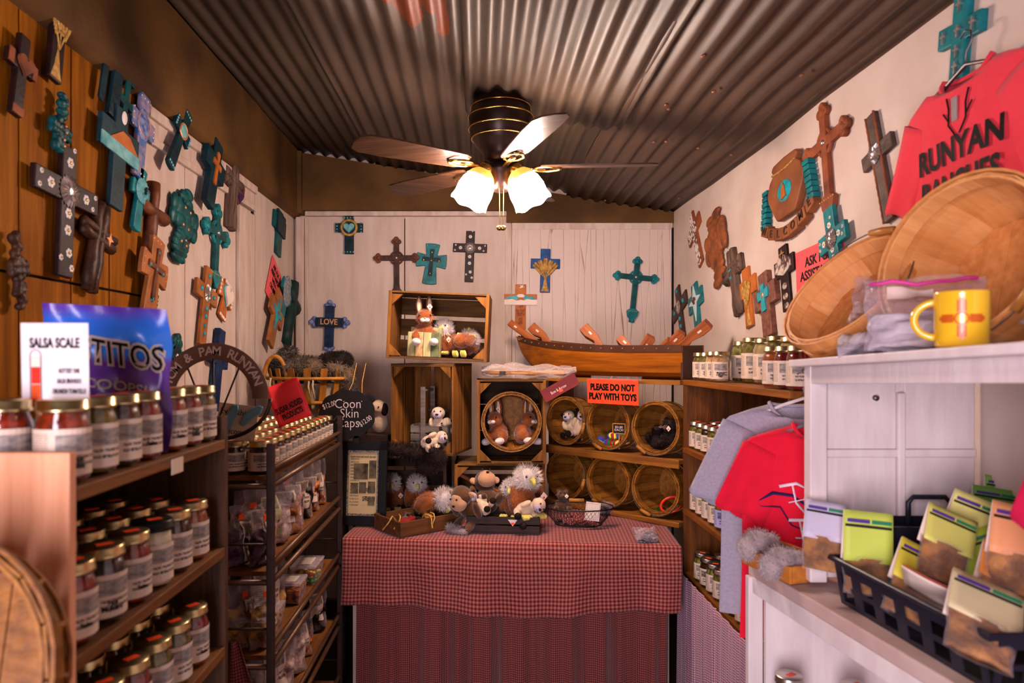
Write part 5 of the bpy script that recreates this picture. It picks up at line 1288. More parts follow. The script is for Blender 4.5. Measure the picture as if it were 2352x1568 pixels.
MB().lathe([(RB1 * .9, .014), (RB2 * .88, HB - .04)], 32, Matrix.Diagonal((1, .76, 1, 1)), cap=False).build('liner', lin_, sb, True)
hx_ = -.155
MB().tube([(hx_ + .055 * math.cos(a), -.10, HB - .02 + .115 * math.sin(a)) for a in [PI * i / 14 for i in range(15)]], .011, 8).build('loop_handle', cane, sb, True)
for x in (-.155, .035, .055):
    MB().tube([(x, -.172, HB - .01), (x - .004, -.176, HB - .05), (x + .005, -.172, HB - .11)], .006, 5, flat=.3).build('ribbon_tie', lin_, sb, True)
furg = mat('raccoon_fur', (100, 74, 44), .85, c2=(30, 20, 12), vs=7, thr=(.4, .6), sheen=.4); furk = mat('black_brown_fur', (34, 22, 18), .85, c2=(16, 10, 8), vs=10)
def cap(label, blobs, m, n, L_, seed, tail=None):
    o = thing('fur_hat', label, 'fur hat', tr(bw.x, 3.52, 1.1985 + HB))
    MB_ = blobs_mesh(o, blobs, m, 'crown', .008)
    fur(o, blobs, n, L_, m, seed, wd=.0016)
    if tail: t = blobs_mesh(o, tail, furg, 'tail', .007); fur(t, tail, 900, .03, furg, seed + 1)
cap('grey-brown raccoon fur cap on the splint basket', [((-.06, 0, .03), (.13, .12, .062)), ((-.15, .0, .05), (.06, .09, .05)), ((.02, -.03, .035), (.06, .09, .05))], furg, 5200, .026, 1, [((-.15, .05, .09), (.03, .035, .03)), ((-.13, .05, .115), (.04, .03, .025))])
cap('black fur cap with striped tail hanging over the basket rim', [((.11, .03, .06), (.085, .10, .055)), ((.15, .02, .075), (.06, .08, .045))], furk, 2600, .016, 3, [((.14, -.08, .03), (.05, .035, .03)), ((.19, -.06, -.005), (.035, .032, .045)), ((.215, -.07, -.06), (.028, .028, .045)), ((.23, -.08, -.10), (.02, .022, .03))])
chalk = mat('chalkboard_black', (22, 18, 18), .7, var=.3); chalkw = mat('chalk_line', (226, 206, 200), .9, var=.05)
pc_ = P(797, 952, 3.20)
cbd = thing('chalkboard', 'black sheep-shaped chalkboard pricing coonskin caps, hung from the splint basket', 'chalkboard', tr(pc_) @ rot('Y', .0))
q = []
for i in range(72):
    a = 2 * PI * i / 72; k = 1 + .075 * abs(math.sin(4.5 * a)) ; q.append((.125 * k * math.cos(a), .112 * k * math.sin(a)))
MB().prism(q, -.004, .004).build('board', chalk, cbd, bevel=.001)
for x in (-.035, .045): MB().prism([(x - .012, -.135), (x + .012, -.135), (x + .012, -.10), (x - .012, -.10)], -.004, .004).build('leg', chalk, cbd)
MB().ell((.105, 0, .075), (.03, .004, .022)).build('head', chalk, cbd, True)
text('Coon\n Skin\nCaps', .062, tr(.005, -.0045, .005), chalkw, cbd, 'chalk_lettering', bold=-.0004, width=.12, line=.72)
text('$12.00', .034, tr(-.082, -.0045, .045) @ rot('Y', -.35), chalkw, cbd, 'chalk_price', width=.065)
text('$12.00', .034, tr(.087, -.0045, -.03) @ rot('Y', -.6), chalkw, cbd, 'chalk_price', width=.065)
for x0, x1_ in ((-.015, .015), (.07, .06)): MB().tube([(x0, -.006, .06), (x1_, .06, .145), (x1_ + .005, .14, .24)], .0022, 5).build('hanging_string', mat('jute', (196, 150, 84), .8), cbd)
# framed newspaper
Mf = tr(P(832, 0, 3.27).x, 3.25, ZT + .004) @ rot('Z', -.12) @ rot('X', -.10)
fr = thing('framed_newspaper', 'black-framed old newspaper page leaning at the end of the toy table', 'picture', Mf)
FW, FH = .235, .40
for c, d in (((0, 0, .0225), (FW, .022, .045)), ((0, 0, FH - .0225), (FW, .022, .045)), ((-FW / 2 + .02, 0, FH / 2), (.04, .022, FH)), ((FW / 2 - .02, 0, FH / 2), (.04, .022, FH))):
    MB().box(c, d).build('frame_side', black, fr, bevel=.003)
MB().box((0, .004, FH / 2), (FW - .06, .004, FH - .07)).build('mount', mat('dotted_mount', (210, 190, 170), .6, c2=(60, 50, 50), vs=160), fr)
MB().grid(lambda u, v: (-FW / 2 + .048 + (FW - .096) * u, -.0005, .055 + (FH - .11) * v), 2, 2).build('newspaper', paper_label('newsprint', paper=(206, 178, 128), pic=(2, 2, 2, 2)), fr)
nph = mat('newsprint_photo', (120, 104, 78), .6, c2=(44, 38, 30), vs=26)
for x, z, w_, h_ in ((-.01, .255, .07, .075), (.048, .265, .035, .085), (-.04, .175, .035, .05), (.0, .178, .034, .052), (.044, .18, .034, .055), (.044, .115, .032, .04)): MB().box((x, -.0015, z), (w_, .0015, h_)).build('newsprint_picture', nph, fr)
text('Apple brand well worth the wait', .012, tr(0, -.002, .325), black, fr, 'headline', width=FW - .11)

# ------------------------------------------------------------------ round slatted baskets
bw1 = wood('basket_stave', (150, 94, 28), (108, 62, 14), 'z', .55); bw2 = wood('basket_stave_pale', (164, 106, 36), (122, 74, 20), 'z', .55)
ow1 = wood('new_basket_stave', (238, 170, 106), (216, 144, 82), 'z', .5); ow2 = wood('new_basket_stave_deep', (228, 156, 90), (204, 130, 68), 'z', .5)
wire = mat('dull_wire', (120, 112, 116), .4, metal=.9, var=.1)
grip = wood('turned_grip', (196, 134, 60), (150, 92, 32), 'x', .45)
def basket(label, r1, r0, h, M, woods, handle=-1.9, group=None, n=18, gap=.94):
    o = thing('bushel_basket', label, 'basket', M, group)
    b = MB()
    for i in range(n):
        a0, a1 = 2 * PI * i / n, 2 * PI * (i + gap) / n
        for k in range(3):
            f0, f1 = k / 3, (k + 1) / 3
            q = []
            for f in (f0, f1):
                r = r0 + (r1 - r0) * f + .012 * math.sin(PI * f)
                for a in (a0, a1): q.append((r * math.cos(a), r * math.sin(a), h * f))
            b.add(q, [(0, 1, 3, 2)], mi=i % 2)
    b.build('staves', list(woods), o, solid=.004)
    b = MB(); b.lathe([(0, .004), (r0 * .985, .004), (r0 * .985, .010), (0, .010)], 28); b.build('basket_bottom', woods[1], o)
    b = MB()
    for k in range(-2, 3):
        x = k * r0 * .38; l = math.sqrt(max(.0, r0 ** 2 - x * x)) * .95
        b.box((x, 0, .012), (r0 * .33, 2 * l, .003))
    b.build('bottom_boards', woods[1], o)
    for z, rr_, hh in ((h - .010, r1 + .006, .026), (h * .45, r0 + (r1 - r0) * .45 + .016, .016)):
        MB().lathe([(rr_ - .003, z - hh / 2), (rr_ + .002, z - hh / 2), (rr_ + .003, z + hh / 2), (rr_ - .002, z + hh / 2), (rr_ - .003, z - hh / 2)], 36, cap=False).build('hoop', woods[1], o)
    hi = .022 if gap < .95 else .034
    MB().lathe([(r1 - .011, h - hi), (r1 - .006, h - hi), (r1 - .004, h + .002), (r1 - .009, h + .002), (r1 - .011, h - hi)], 36, cap=False).build('inner_hoop', woods[0], o)
    if handle is not None:
        R_ = r1 + .012; pts = [(R_ * math.cos(handle + a), R_ * math.sin(handle + a), h - .01 + .02 * math.cos(a)) for a in [-1.5 + 3.0 * i / 20 for i in range(21)]]
        hd = MB().tube(pts, .0018, 5).build('wire_handle', wire, o, True)
        a = [(R_ * math.cos(handle + t), R_ * math.sin(handle + t), h + .010) for t in (-.22, .22)]
        MB().tube([a[0], tuple((Vector(a[0]) + Vector(a[1])) / 2), a[1]], [.008, .010, .008], 10).build('wooden_grip', grip, hd, True)
    return o
tilt = math.atan((.128 - .104) / .21)
BR = .122
BK = []
names = [('first', 'upper', 'holding plush cows'), ('second', 'upper', 'full of knitted balls'), ('third', 'upper', 'holding black plush bears'), ('first', 'lower', 'empty, beside the plush eagle'), ('second', 'lower', 'empty, in the middle'), ('third', 'lower', 'with a red ring inside')]
for k in range(6):
    i, row = k % 3, k // 3
    x = SL * (i + .5) / 3; z0 = (TZ[1], TZ[0])[row] + .003
    M = tsm @ tr(x, .234, z0 + .129) @ rot('X', PI / 2 - .045) @ rot('Z', R.uniform(-.1, .1))
    BK.append(basket('round basket on the corner shelf, %s of %s row, %s' % names[k], BR, .102, .222, M, (bw1, bw2), handle=(-.25, -2.1, -2.2, -.3, -2.0, -1.9)[k]))
def inb(k, x, y, z=.0):      # a point inside basket k: x across, y depth from the rim, z above its lowest line
    i, row = k % 3, k // 3
    return tsm @ Vector((SL * (i + .5) / 3 + x, .222 - (.222 - y), (TZ[1], TZ[0])[row] + .012 + z))
Mcb = tr(P(1175, 0, 3.4).x, 3.635, ZT + .272 + .209) @ rot('X', PI / 2)
basket('round slatted basket inside the square crate, holding two plush rabbits', .143, .118, .215, Mcb, (bw1, bw2), handle=None)
# large new baskets on the hutch
def aim(c, n, up=(0, 0, 1)):
    n = Vector(n).normalized(); x = Vector(up).cross(n).normalized()
    return frame(c, x=x, z=n)
n1 = Vector((-.76, -.16, .60)).normalized(); c1_ = P(1938, 664, 1.66)
basket('pale round basket tipped over at the far end of the hutch, clear bag inside', .165, .14, .10, aim(c1_ - n1 * .10, n1), (ow1, ow2), handle=1.5, gap=.995)
n2 = Vector((-.93, -.28, .24)).normalized(); c2_ = P(2198, 592, 1.33)
basket('largest pale round basket leaning on the wall behind the yellow mug', .168, .14, .18, aim(c2_ - n2 * .18, n2), (ow1, ow2), handle=-.5, gap=.995)
n3 = Vector((.22, -.90, .34)).normalized(); c3_ = P(-315, 1600, .77)
bs_ = basket('pale round basket hung on the end panel of the salsa unit', .185, .155, .15, aim(c3_ - n3 * .15, n3), (bw2, bw1), handle=None)
MB().tube([(0, 0, -.004), (0, 0, .03)], .004, 6).build('hanging_nail', wire, bs_)

# ------------------------------------------------------------------ plush toys
plush_brown = mat('plush_rust_brown', (168, 86, 18), .9, c2=(108, 50, 8), vs=16, sheen=.5)
plush_white = mat('plush_white', (226, 208, 200), .9, var=.1, sheen=.5)
plush_cream = mat('plush_cream', (224, 192, 160), .9, var=.08, sheen=.4)
plush_dark = mat('plush_dark_brown', (40, 24, 20), .9, c2=(20, 11, 9), vs=20)
plush_monkey = mat('plush_monkey_brown', (100, 62, 30), .9, c2=(62, 36, 16), vs=16, sheen=.4)
plush_tan = mat('plush_tan_face', (200, 148, 110), .9, var=.08, sheen=.4)
plush_yellow = mat('plush_yellow', (214, 198, 88), .85, var=.1, sheen=.4)
plush_lilac = mat('plush_lilac_muzzle', (196, 176, 190), .9, var=.06)
eye_m = mat('plush_eye', (14, 10, 10), .15, var=0)
heart_red = mat('tag_heart_red', (220, 50, 40), .5, var=.02)
def ptag(o, M):
    t = MB().prism([(0, -.018), (.016, 0), (0, .018), (-.016, 0)], -.0008, .0008, M).build('hang_tag', cream, o)
    MB().box((0, -.0014, -.004), (.008, .0008, .007), M).build('tag_mark', heart_red, t)
def soft(o, name, blobs, m, rm=.005): return blobs_mesh(o, [(c, (r,) * 3 if isinstance(r, (int, float)) else r) for c, r in blobs], m, name, rm)
def eyes(o, pts, r=.006):
    for p_ in pts: MB().ell(p_, r, n=8).build('eye', eye_m, o, True)
def rabbit(label, M, s=1.0, seed=1):
    o = thing('plush_rabbit', label, 'plush toy', M @ Matrix.Scale(s, 4))
    body = [((0, .01, .065), (.058, .055, .068)), ((0, -.025, .155), (.046, .046, .044)), ((-.045, -.02, .05), (.03, .04, .04)), ((.045, -.02, .05), (.03, .04, .04))]
    ears = [((-.028, -.005, .225), (.018, .012, .052)), ((.028, -.005, .225), (.018, .012, .052))]
    bo = soft(o, 'body', body + ears, plush_brown); fur(bo, body, 1500, .012, plush_brown, seed, wd=.001)
    for sx in (-1, 1):
        soft(o, 'foot', [((sx * .048, -.070, .022), (.026, .042, .022))], plush_white)
        MB().ell((sx * .029, -.016, .224), (.011, .004, .040)).build('inner_ear', plush_cream, o, True)
    soft(o, 'muzzle', [((-.012, -.068, .140), (.016, .014, .013)), ((.012, -.068, .140), (.016, .014, .013))], plush_white)
    MB().ell((0, -.080, .150), (.006, .005, .004)).build('nose', plush_tan, o, True)
    eyes(o, [(-.030, -.058, .165), (.030, -.058, .165)])
    ptag(o, tr(.030, -.024, .215) @ rot('Y', .1))
    return o
def eagle(label, M, s=1.0, seed=1):
    o = thing('plush_eagle', label, 'plush toy', M @ Matrix.Scale(s, 4))
    body = [((0, .01, .07), (.056, .05, .068)), ((-.058, .01, .075), (.018, .036, .055)), ((.058, .01, .075), (.018, .036, .055))]
    bo = soft(o, 'body', body, plush_brown); fur(bo, body, 1300, .011, plush_brown, seed, wd=.001)
    hd = [((0, -.008, .158), (.042, .042, .044))]
    h_ = soft(o, 'head', hd, plush_white); fur(h_, hd, 1200, .030, plush_white, seed + 1, droop=-.2, wd=.0009)
    soft(o, 'beak', [((0, -.052, .158), (.013, .020, .012)), ((0, -.068, .148), (.009, .010, .012))], plush_yellow, .003)
    for sx in (-1, 1):
        soft(o, 'foot', [((sx * .032 + k * .014, -.062, .014), (.009, .026, .012)) for k in (-1, 0, 1)], plush_yellow, .004)
    eyes(o, [(-.024, -.045, .172), (.024, -.045, .172)], .005)
    ptag(o, tr(.05, -.055, .09))
    return o
def cow(label, M, s=1.0, spot=plush_dark):
    o = thing('plush_cow', label, 'plush toy', M @ Matrix.Scale(s, 4))
    soft(o, 'body', [((0, .005, .05), (.036, .032, .05)), ((-.026, -.035, .018), (.015, .035, .014)), ((.026, -.035, .018), (.015, .035, .014)), ((-.034, -.015, .07), (.012, .016, .026)), ((.034, -.015, .07), (.012, .016, .026)), ((0, -.008, .118), (.034, .032, .030))], plush_cream, .004)
    soft(o, 'muzzle', [((0, -.034, .108), (.024, .018, .018))], plush_lilac, .004)
    for sx in (-1, 1):
        soft(o, 'hoof', [((sx * .027, -.068, .018), (.017, .016, .017))], spot, .004)
        soft(o, 'ear', [((sx * .040, .0, .128), (.017, .007, .010))], spot, .004)
    MB().ell((0, -.052, .114), (.008, .005, .005)).build('nose', eye_m, o, True)
    eyes(o, [(-.015, -.034, .128), (.015, -.034, .128)], .004)
    MB().tube([(.008 * math.cos(a), -.0515, .104 + .006 * math.sin(a)) for a in [PI + PI * i / 8 for i in range(9)]], .0008, 4).build('smile', eye_m, o)
    return o
def monkey(label, M, s=1.0):
    o = thing('plush_monkey', label, 'plush toy', M @ Matrix.Scale(s, 4))
    soft(o, 'body', [((0, .01, .05), (.045, .04, .05)), ((0, -.005, .125), (.042, .040, .040)), ((-.055, -.01, .06), (.014, .016, .045)), ((.055, -.01, .06), (.014, .016, .045)), ((-.03, -.05, .018), (.016, .04, .016)), ((.03, -.05, .018), (.016, .04, .016))], plush_monkey)
    soft(o, 'muzzle', [((0, -.036, .112), (.036, .030, .030)), ((0, -.030, .135), (.026, .02, .018))], plush_tan)
    for sx in (-1, 1): soft(o, 'ear', [((sx * .045, .0, .13), (.014, .008, .016))], plush_tan, .004)
    MB().ell((0, -.066, .124), (.006, .004, .004)).build('nose', plush_dark, o, True)
    eyes(o, [(-.014, -.052, .146), (.014, -.052, .146)], .004)
    return o
def bear(label, M, s=1.0, seed=5, m=None):
    m = m or plush_dark
    o = thing('plush_bear', label, 'plush toy', M @ Matrix.Scale(s, 4))
    bl = [((0, .01, .055), (.055, .05, .058)), ((0, -.02, .135), (.042, .042, .038)), ((-.032, -.01, .17), (.013, .009, .013)), ((.032, -.01, .17), (.013, .009, .013)), ((-.05, -.04, .03), (.02, .035, .02)), ((.05, -.04, .03), (.02, .035, .02))]
    bo = soft(o, 'body', bl, m); fur(bo, bl, 900, .018, m, seed, wd=.0014)
    soft(o, 'muzzle', [((0, -.058, .125), (.02, .016, .015))], plush_monkey, .004)
    eyes(o, [(-.016, -.058, .145), (.016, -.058, .145)], .004); ptag(o, tr(.03, -.075, .12))
    return o
def Tz(px, py, Y, z, rz=0, rx=0, ry=0): q = P(px, py, Y); return tr(q.x, Y, z) @ rot('Z', rz) @ rot('X', rx) @ rot('Y', ry)
# tilted top crate
ZA = ZB + .485
plank = wood('distressed_green_cream_plank', (196, 184, 128), (110, 120, 84), 'z', .8)
pbx = thing('plank_box', 'small box of distressed green and cream planks in the tilted crate', 'box', Tz(971, 0, 3.41, ZA + .004, -.1, 0, .045))
for i in range(4): MB().box((-.06 + .04 * i, 0, .062), (.038, .012, .122)).build('plank', (plank, mat('cream_plank', (214, 186, 136), .8, c2=(150, 110, 66), vs=30), plank, mat('green_plank', (110, 118, 82), .8, c2=(70, 74, 48), vs=30))[i], pbx, bevel=.002)
MB().box((0, .075, .075), (.158, .01, .15)).build('back_plank', plank, pbx)
for sx in (-1, 1): MB().box((sx * .074, .04, .06), (.01, .06, .118)).build('side_plank', plank, pbx)
MB().box((0, .04, .05), (.136, .055, .008)).build('box_floor', plank, pbx)
rabbit('brown plush rabbit looking out of the plank box in the tilted crate', Tz(974, 0, 3.455, ZA + .058, .15), .92, 2)
eagle('plush eagle sprawled on its side by the crate end, yellow feet up', Tz(1068, 0, 3.48, ZA + .045, .2, -1.2, .3), .92, 3)
eagle('plush eagle lying belly-up at the front of the tilted crate', Tz(1048, 0, 3.42, ZA + .064, 2.5, 1.30), .8, 4)
eagle('plush eagle sitting in shade at the back of the tilted crate', Tz(1022, 0, 3.58, ZA + .012, -.4), .9, 8)
# crate on end: grey tote, cows
tote_w = wood('grey_tote_slat', (120, 108, 100), (78, 68, 62), 'x', .8)
MB_ = crate_M = tr(pB.x, 3.40, ZB) @ rot('Z', -.30)
tt = thing('slatted_tote', 'grey weathered slatted tote with tall handle inside the standing crate', 'tote', crate_M @ tr(.025, .10, .018))
for k in range(3):
    for y in (-.06, .06): MB().box((0, y, .022 + .042 * k), (.20, .009, .034)).build('slat', tote_w, tt, bevel=.002)
for sx in (-1, 1): MB().box((sx * .094, 0, .065), (.012, .108, .125)).build('end', tote_w, tt)
MB().box((0, 0, .006), (.19, .11, .008)).build('floor', tote_w, tt)
MB().box((-.03, -.068, .165), (.026, .008, .31)).build('upright', tote_w, tt, bevel=.003); MB().box((-.03, .068, .165), (.026, .008, .31)).build('upright', tote_w, tt, bevel=.003)
MB().tube([(-.03, -.068, .30), (-.03, .068, .30)], .008).build('handle', tote_w, tt)
cow('cream plush cow sitting in the grey slatted tote', crate_M @ tr(.055, .095, .08) @ rot('Z', .2), 1.05)
cow('second plush cow half hidden beside the first in the tote', crate_M @ tr(.10, .11, .062) @ rot('Z', -.5), .8)
# shaggy dark bear pelt and cow on the ledge in front
pl_ = thing('plush_bear', 'shaggy dark plush bear draped over the ledge below the standing crate', 'plush toy', Tz(960, 0, 3.40, ZT + .318))
bl = [((-.10, -.02, .03), (.075, .03, .028)), ((.0, -.055, .018), (.08, .038, .035)), ((.08, -.06, .0), (.055, .04, .05)), ((.05, -.075, -.05), (.05, .028, .035))]
bo = blobs_mesh(pl_, bl, plush_dark); fur(bo, bl, 1700, .028, plush_dark, 12, wd=.0017)
cow('cream plush cow lying across the shaggy dark bear', Tz(968, 0, 3.325, ZT + .375, .5, 0, 1.25), .95)
# eagles in the dark crate
for i, (px, y) in enumerate(((898, 3.56), (958, 3.53))): eagle('white-headed plush eagle in the dark crate, %s' % ('nearer the newspaper', 'nearer the middle')[i], Tz(px, 0, y, ZT + .012, .25 - .1 * i), .88, 20 + i)
# rabbits in the framed basket
zr = ZT + .272 + .209 - .124
rabbit('plush rabbit in the framed basket, ears up, facing outward', Tz(1146, 0, 3.53, zr, -.55, 0, -.10), .84, 6)
rabbit('second plush rabbit in the framed basket, turned sideways', Tz(1202, 0, 3.53, zr, .95, 0, .12), .84, 7)
# basket contents
cow('plush cow reclining in the first upper basket', tr(inb(0, .02, .09, .03)) @ rot('Z', -.5) @ rot('Y', .35), 1.15)
cow('dark-spotted plush cow behind another in the first upper basket', tr(inb(0, -.035, .13, .03)) @ rot('Z', -.6) @ rot('Y', -.2), 1.0)
bear('black plush bear in the third upper basket, towards the pickle shelves', tr(inb(2, .04, .10, .03)) @ rot('Z', -.9), .82, 9)
bear('black plush bear lying low in the third upper basket', tr(inb(2, -.045, .085, .035)) @ rot('Z', -.4) @ rot('X', -1.1), .72, 10)
knit = [mat('knit_' + n, c, .9, var=.1, bump=.5, bs=120) for n, c in (('green', (20, 110, 50)), ('red', (176, 30, 34)), ('yellow', (232, 206, 80)), ('blue', (30, 80, 170)), ('purple', (110, 40, 120)))]
for i, (x, y, z) in enumerate(((-.072, .06, .040), (-.02, .05, .026), (.028, .06, .030), (.068, .07, .048), (-.015, .11, .048), (.03, .12, .055), (-.05, .12, .050))):
    o = thing('knitted_ball', 'striped knitted ball in the second upper basket, %s' % ('at the rim with purple end', 'front and middle', 'front beside a price sign stake', 'under the price sign', 'behind the middle one', 'at the back by the sign', 'at the back opposite the sign')[i], 'ball', tr(inb(1, x, y, z)) @ rot('Y', .5 + i) @ rot('X', i * .7))
    r = .026; st = 7
    for k in range(st):
        a0, a1 = PI * k / st, PI * (k + 1) / st
        MB().lathe([(r * math.sin(a0 + (a1 - a0) * j / 3) + 1e-5, -r * math.cos(a0 + (a1 - a0) * j / 3)) for j in range(4)], 18, cap=False).build('stripe', knit[(k + i) % 5], o, True)
ps_ = thing('price_sign', 'tiny chalkboard price sign on a stick among the knitted balls', 'sign', tr(inb(1, .062, .022, .01)) @ rot('Z', -.5))
MB().box((0, 0, .04), (.006, .004, .09)).build('stake', grip, ps_); MB().box((0, -.003, .10), (.062, .004, .048)).build('board', chalk, ps_)
text('$3.00\nEACH', .016, tr(0, -.0055, .10), chalkw, ps_, 'chalk_lettering', width=.044, line=.9)
for d, wd_ in (((0, .0), 0),): pass
fm_ = MB()
for c, d in (((0, -.003, .125), (.066, .006, .004)), ((0, -.003, .075), (.066, .006, .004)), ((-.032, -.003, .10), (.004, .006, .05)), ((.032, -.003, .10), (.004, .006, .05))): fm_.box(c, d)
fm_.build('board_frame', grip, ps_)
rg = MB(); rg.tube([(.05 * math.cos(a), .05 * math.sin(a), 0) for a in [2 * PI * i / 28 for i in range(28)]], .007, 8, True)
o = rg.build('toy_ring', mat('red_plastic', (220, 50, 30), .3, var=.03), None, True); o.matrix_world = tr(inb(5, .045, .08, .048)) @ rot('X', .5) @ rot('Y', -.5); tag(o, 'red plastic ring toy inside the third lower basket', 'toy')
o = MB().tube([(-.06 + .013 * i, .02 * math.sin(i * 1.1), .006 * math.cos(i)) for i in range(10)], [.006, .012, .014, .014, .013, .012, .011, .009, .007, .004], 8).build('toy_snake', mat('dark_green_plastic', (24, 60, 30), .3), None, True); o.matrix_world = tr(inb(5, -.02, .06, .014)); tag(o, 'dark green rubber toy lying inside the third lower basket', 'toy')

# wooden boat on the toy shelf and the toy guns in it
boat_w = wood('varnished_boat_side', (160, 88, 16), (116, 58, 8), 'x', .35); boat_d = mat('boat_rim_leather', (70, 40, 28), .45, var=.2)
Mb = tsm @ tr(0, .125, 0)
def tsx(px, yoff):
    lo, hi = -1.0, 1.6
    for _ in range(40):
        m_ = (lo + hi) / 2; q = tsm @ Vector((m_, yoff, 0))
        if VX + F * q.x / q.y < px: lo = m_
        else: hi = m_
    return lo
bx0, bx1 = tsx(1188, .125), SL + .0
bo = thing('wooden_boat', 'varnished half-boat box with studded rim standing on the toy shelf', 'boat', Mb)
def bsec(u):
    wv_ = .105 * (1 - (1 - min(1, u * 1.6 + .02)) ** 2.2)
    zt = 1.605 + .07 * (1 - u) ** 3; zb = 1.443 + .11 * max(0, 1 - u * 4.5) ** 1.6
    return wv_, zt, zb
def hull(u, v):
    wv_, zt, zb = bsec(u); x = bx0 + (bx1 - bx0) * u + (.07 * (1 - u) ** 8) * (1 - abs(v - .5) * 0) * max(0, 1 - (abs(v - .5) * 2)) 
    t = abs(v - .5) * 2
    z = zb + (zt - zb) * t ** 1.6 if t > 0 else zb
    y = wv_ * min(1, .75 + .25 * t) * max(-1, min(1, (v - .5) * 6))
    return (x, y, z)
b = MB(); b.grid(hull, 40, 16); b.build('hull', boat_w, bo, solid=.008)
b = MB(); b.box((bx1 - .005, 0, 1.524), (.012, .20, .162)); b.build('transom', boat_d, bo, bevel=.002)
for sy in (-1, 1):
    b = MB(); b.grid(lambda u, v: (bx0 + (bx1 - bx0) * u + .02 * (1 - u) ** 8, sy * (bsec(u)[0] + .006), bsec(u)[1] + .004 - .034 * v), 40, 1); rm_ = b.build('rim_band', boat_d, bo, solid=.003)
    if sy < 0: 
        for i in range(17):
            u = .03 + .057 * i; MB().ell((bx0 + (bx1 - bx0) * u, -(bsec(u)[0] + .009), bsec(u)[1] - .013), .004, n=8).build('stud', gold, rm_, True)
def Yb(px): return (tsm @ Vector((tsx(px, .125), .125, 0))).y
gunw = wood('red_cedar', (176, 98, 52), (130, 64, 28), 'x', .5)
STOCK = [(0, -.030), (.06, -.032), (.13, -.018), (.17, -.032), (.20, -.020), (.40, -.016), (.40, .012), (.17, .014), (.12, .022), (.0, .026)]
def gun(label, a, c, Ya, Yc, poly=STOCK, th=.028, flip=1, k=1.0):
    if Ya is None: Ya, Yc = Yb(a[0]) + .035 * math.sin(a[0]), Yb(c[0]) + .035 * math.sin(a[0])
    p0, p1 = P(*a, Ya), P(*c, Yc); d = (p1 - p0).normalized()
    L_ = k
    M = frame(p0, x=d, y=Vector((0, 1, 0)) - d * d.y)
    o = thing('toy_rifle', label, 'toy gun', M); th *= 1.4
    pts = [(x * L_, z * flip * L_) for x, z in poly]
    if flip < 0: pts = pts[::-1]
    MB().prism(pts, -th / 2, th / 2).build('stock', gunw, o, bevel=.003)
    MB().box((.06 * L_, -th / 2 - .0008, 0), (.022, .001, .010)).build('price_sticker', cream, o)
    return o
BAR = [(0, -.020), (.26, -.018), (.26, .018), (0, .022)]
SH_ = [(0, -.030), (.05, -.032), (.11, -.014), (.15, -.034), (.26, -.032), (.26, .002), (.15, .010), (.10, .024), (0, .026)]
gun('straight cedar toy gun leaning out at the pointed end of the boat', (1172, 742), (1250, 800), None, None, BAR, .024)
gun('curved cedar toy rifle butt, second from the boat tip', (1222, 750), (1292, 812), None, None, SH_)
gun('big cedar rifle butt with white sticker in mid boat', (1342, 752), (1410, 825), None, None, SH_, .03)
gun('short cedar rifle butt pointing towards the room, after the stickered one', (1424, 778), (1480, 835), None, None, SH_, .04, k=.75)
gun('cedar rifle butt leaning the other way beside the short one', (1495, 772), (1455, 835), None, None, SH_, .036, -1, .8)
gun('low cedar rifle butt under the pile at the transom', (1540, 782), (1490, 830), None, None, SH_, .04, -1, .7)
gun('cedar rifle butt on top of the pile at the transom', (1566, 762), (1515, 815), None, None, SH_, .034, -1, .75)
gun('longest cedar toy rifle sticking out past the transom over the jars', (1628, 742), (1538, 812), None, None, STOCK, .032, -1, .9)
for i, (a, c, ya, yc) in enumerate((((1150, 1138), (1062, 1092), 3.44, 3.5), ((1190, 1160), (1085, 1128), 3.45, 3.52))):
    gun('dark toy rifle lying in the low crate behind the monkeys, %s one' % ('upper', 'lower')[i], a, c, ya, yc, STOCK, .03, 1, .62)

# bow-and-arrow package
pk_ = thing('bow_and_arrow_set', 'toy bow and arrow in clear plastic with a red header card', 'toy set', tr(P(1115, 852, 3.46).x, 3.46, 1.470))
MB().tube([(0 + .045 * i, .02 + .04 * math.sin(PI * i / 9), .002 + .004 * math.sin(i)) for i in range(10)], .010, 8, flat=.7).build('bow_stave', grip, pk_, True)
MB().tube([(.02, -.02, 0), (.40, .0, -.008)], .008, 8).build('arrow_shaft', grip, pk_, True)
MB().tube([(.07, -.018, 0), (.10, -.016, -.001)], .012, 10).build('rubber_tip', black, pk_, True)
b, _ = pillow(.24, .46, .05, 8, wav=.008); b.build('film_sleeve', film('thin_film', (230, 210, 205), .08, .1), pk_, True).matrix_local = tr(-.02, -.03, .008) @ rot('Y', PI / 2) @ rot('Z', PI / 2)
hc_ = P(1286, 890, 3.36) - P(1115, 852, 3.46)
hcard = MB().box((0, 0, 0), (.19, .003, .062)).build('header_card', mat('header_card_red', (112, 14, 10), .45, var=.05), pk_); hcard.matrix_local = tr(hc_.x, hc_.y, 1.55 + (820 - 890) * 3.36 / F - 1.470) @ rot('Z', -.2) @ rot('Y', -.52)
text('Bow & Arrow', .022, tr(-.01, -.0022, -.004), cream, hcard, 'card_lettering', width=.085)
MB().box((-.002, -.0025, -.014), (.018, .001, .014)).build('price_sticker', sticker_mat, hcard)
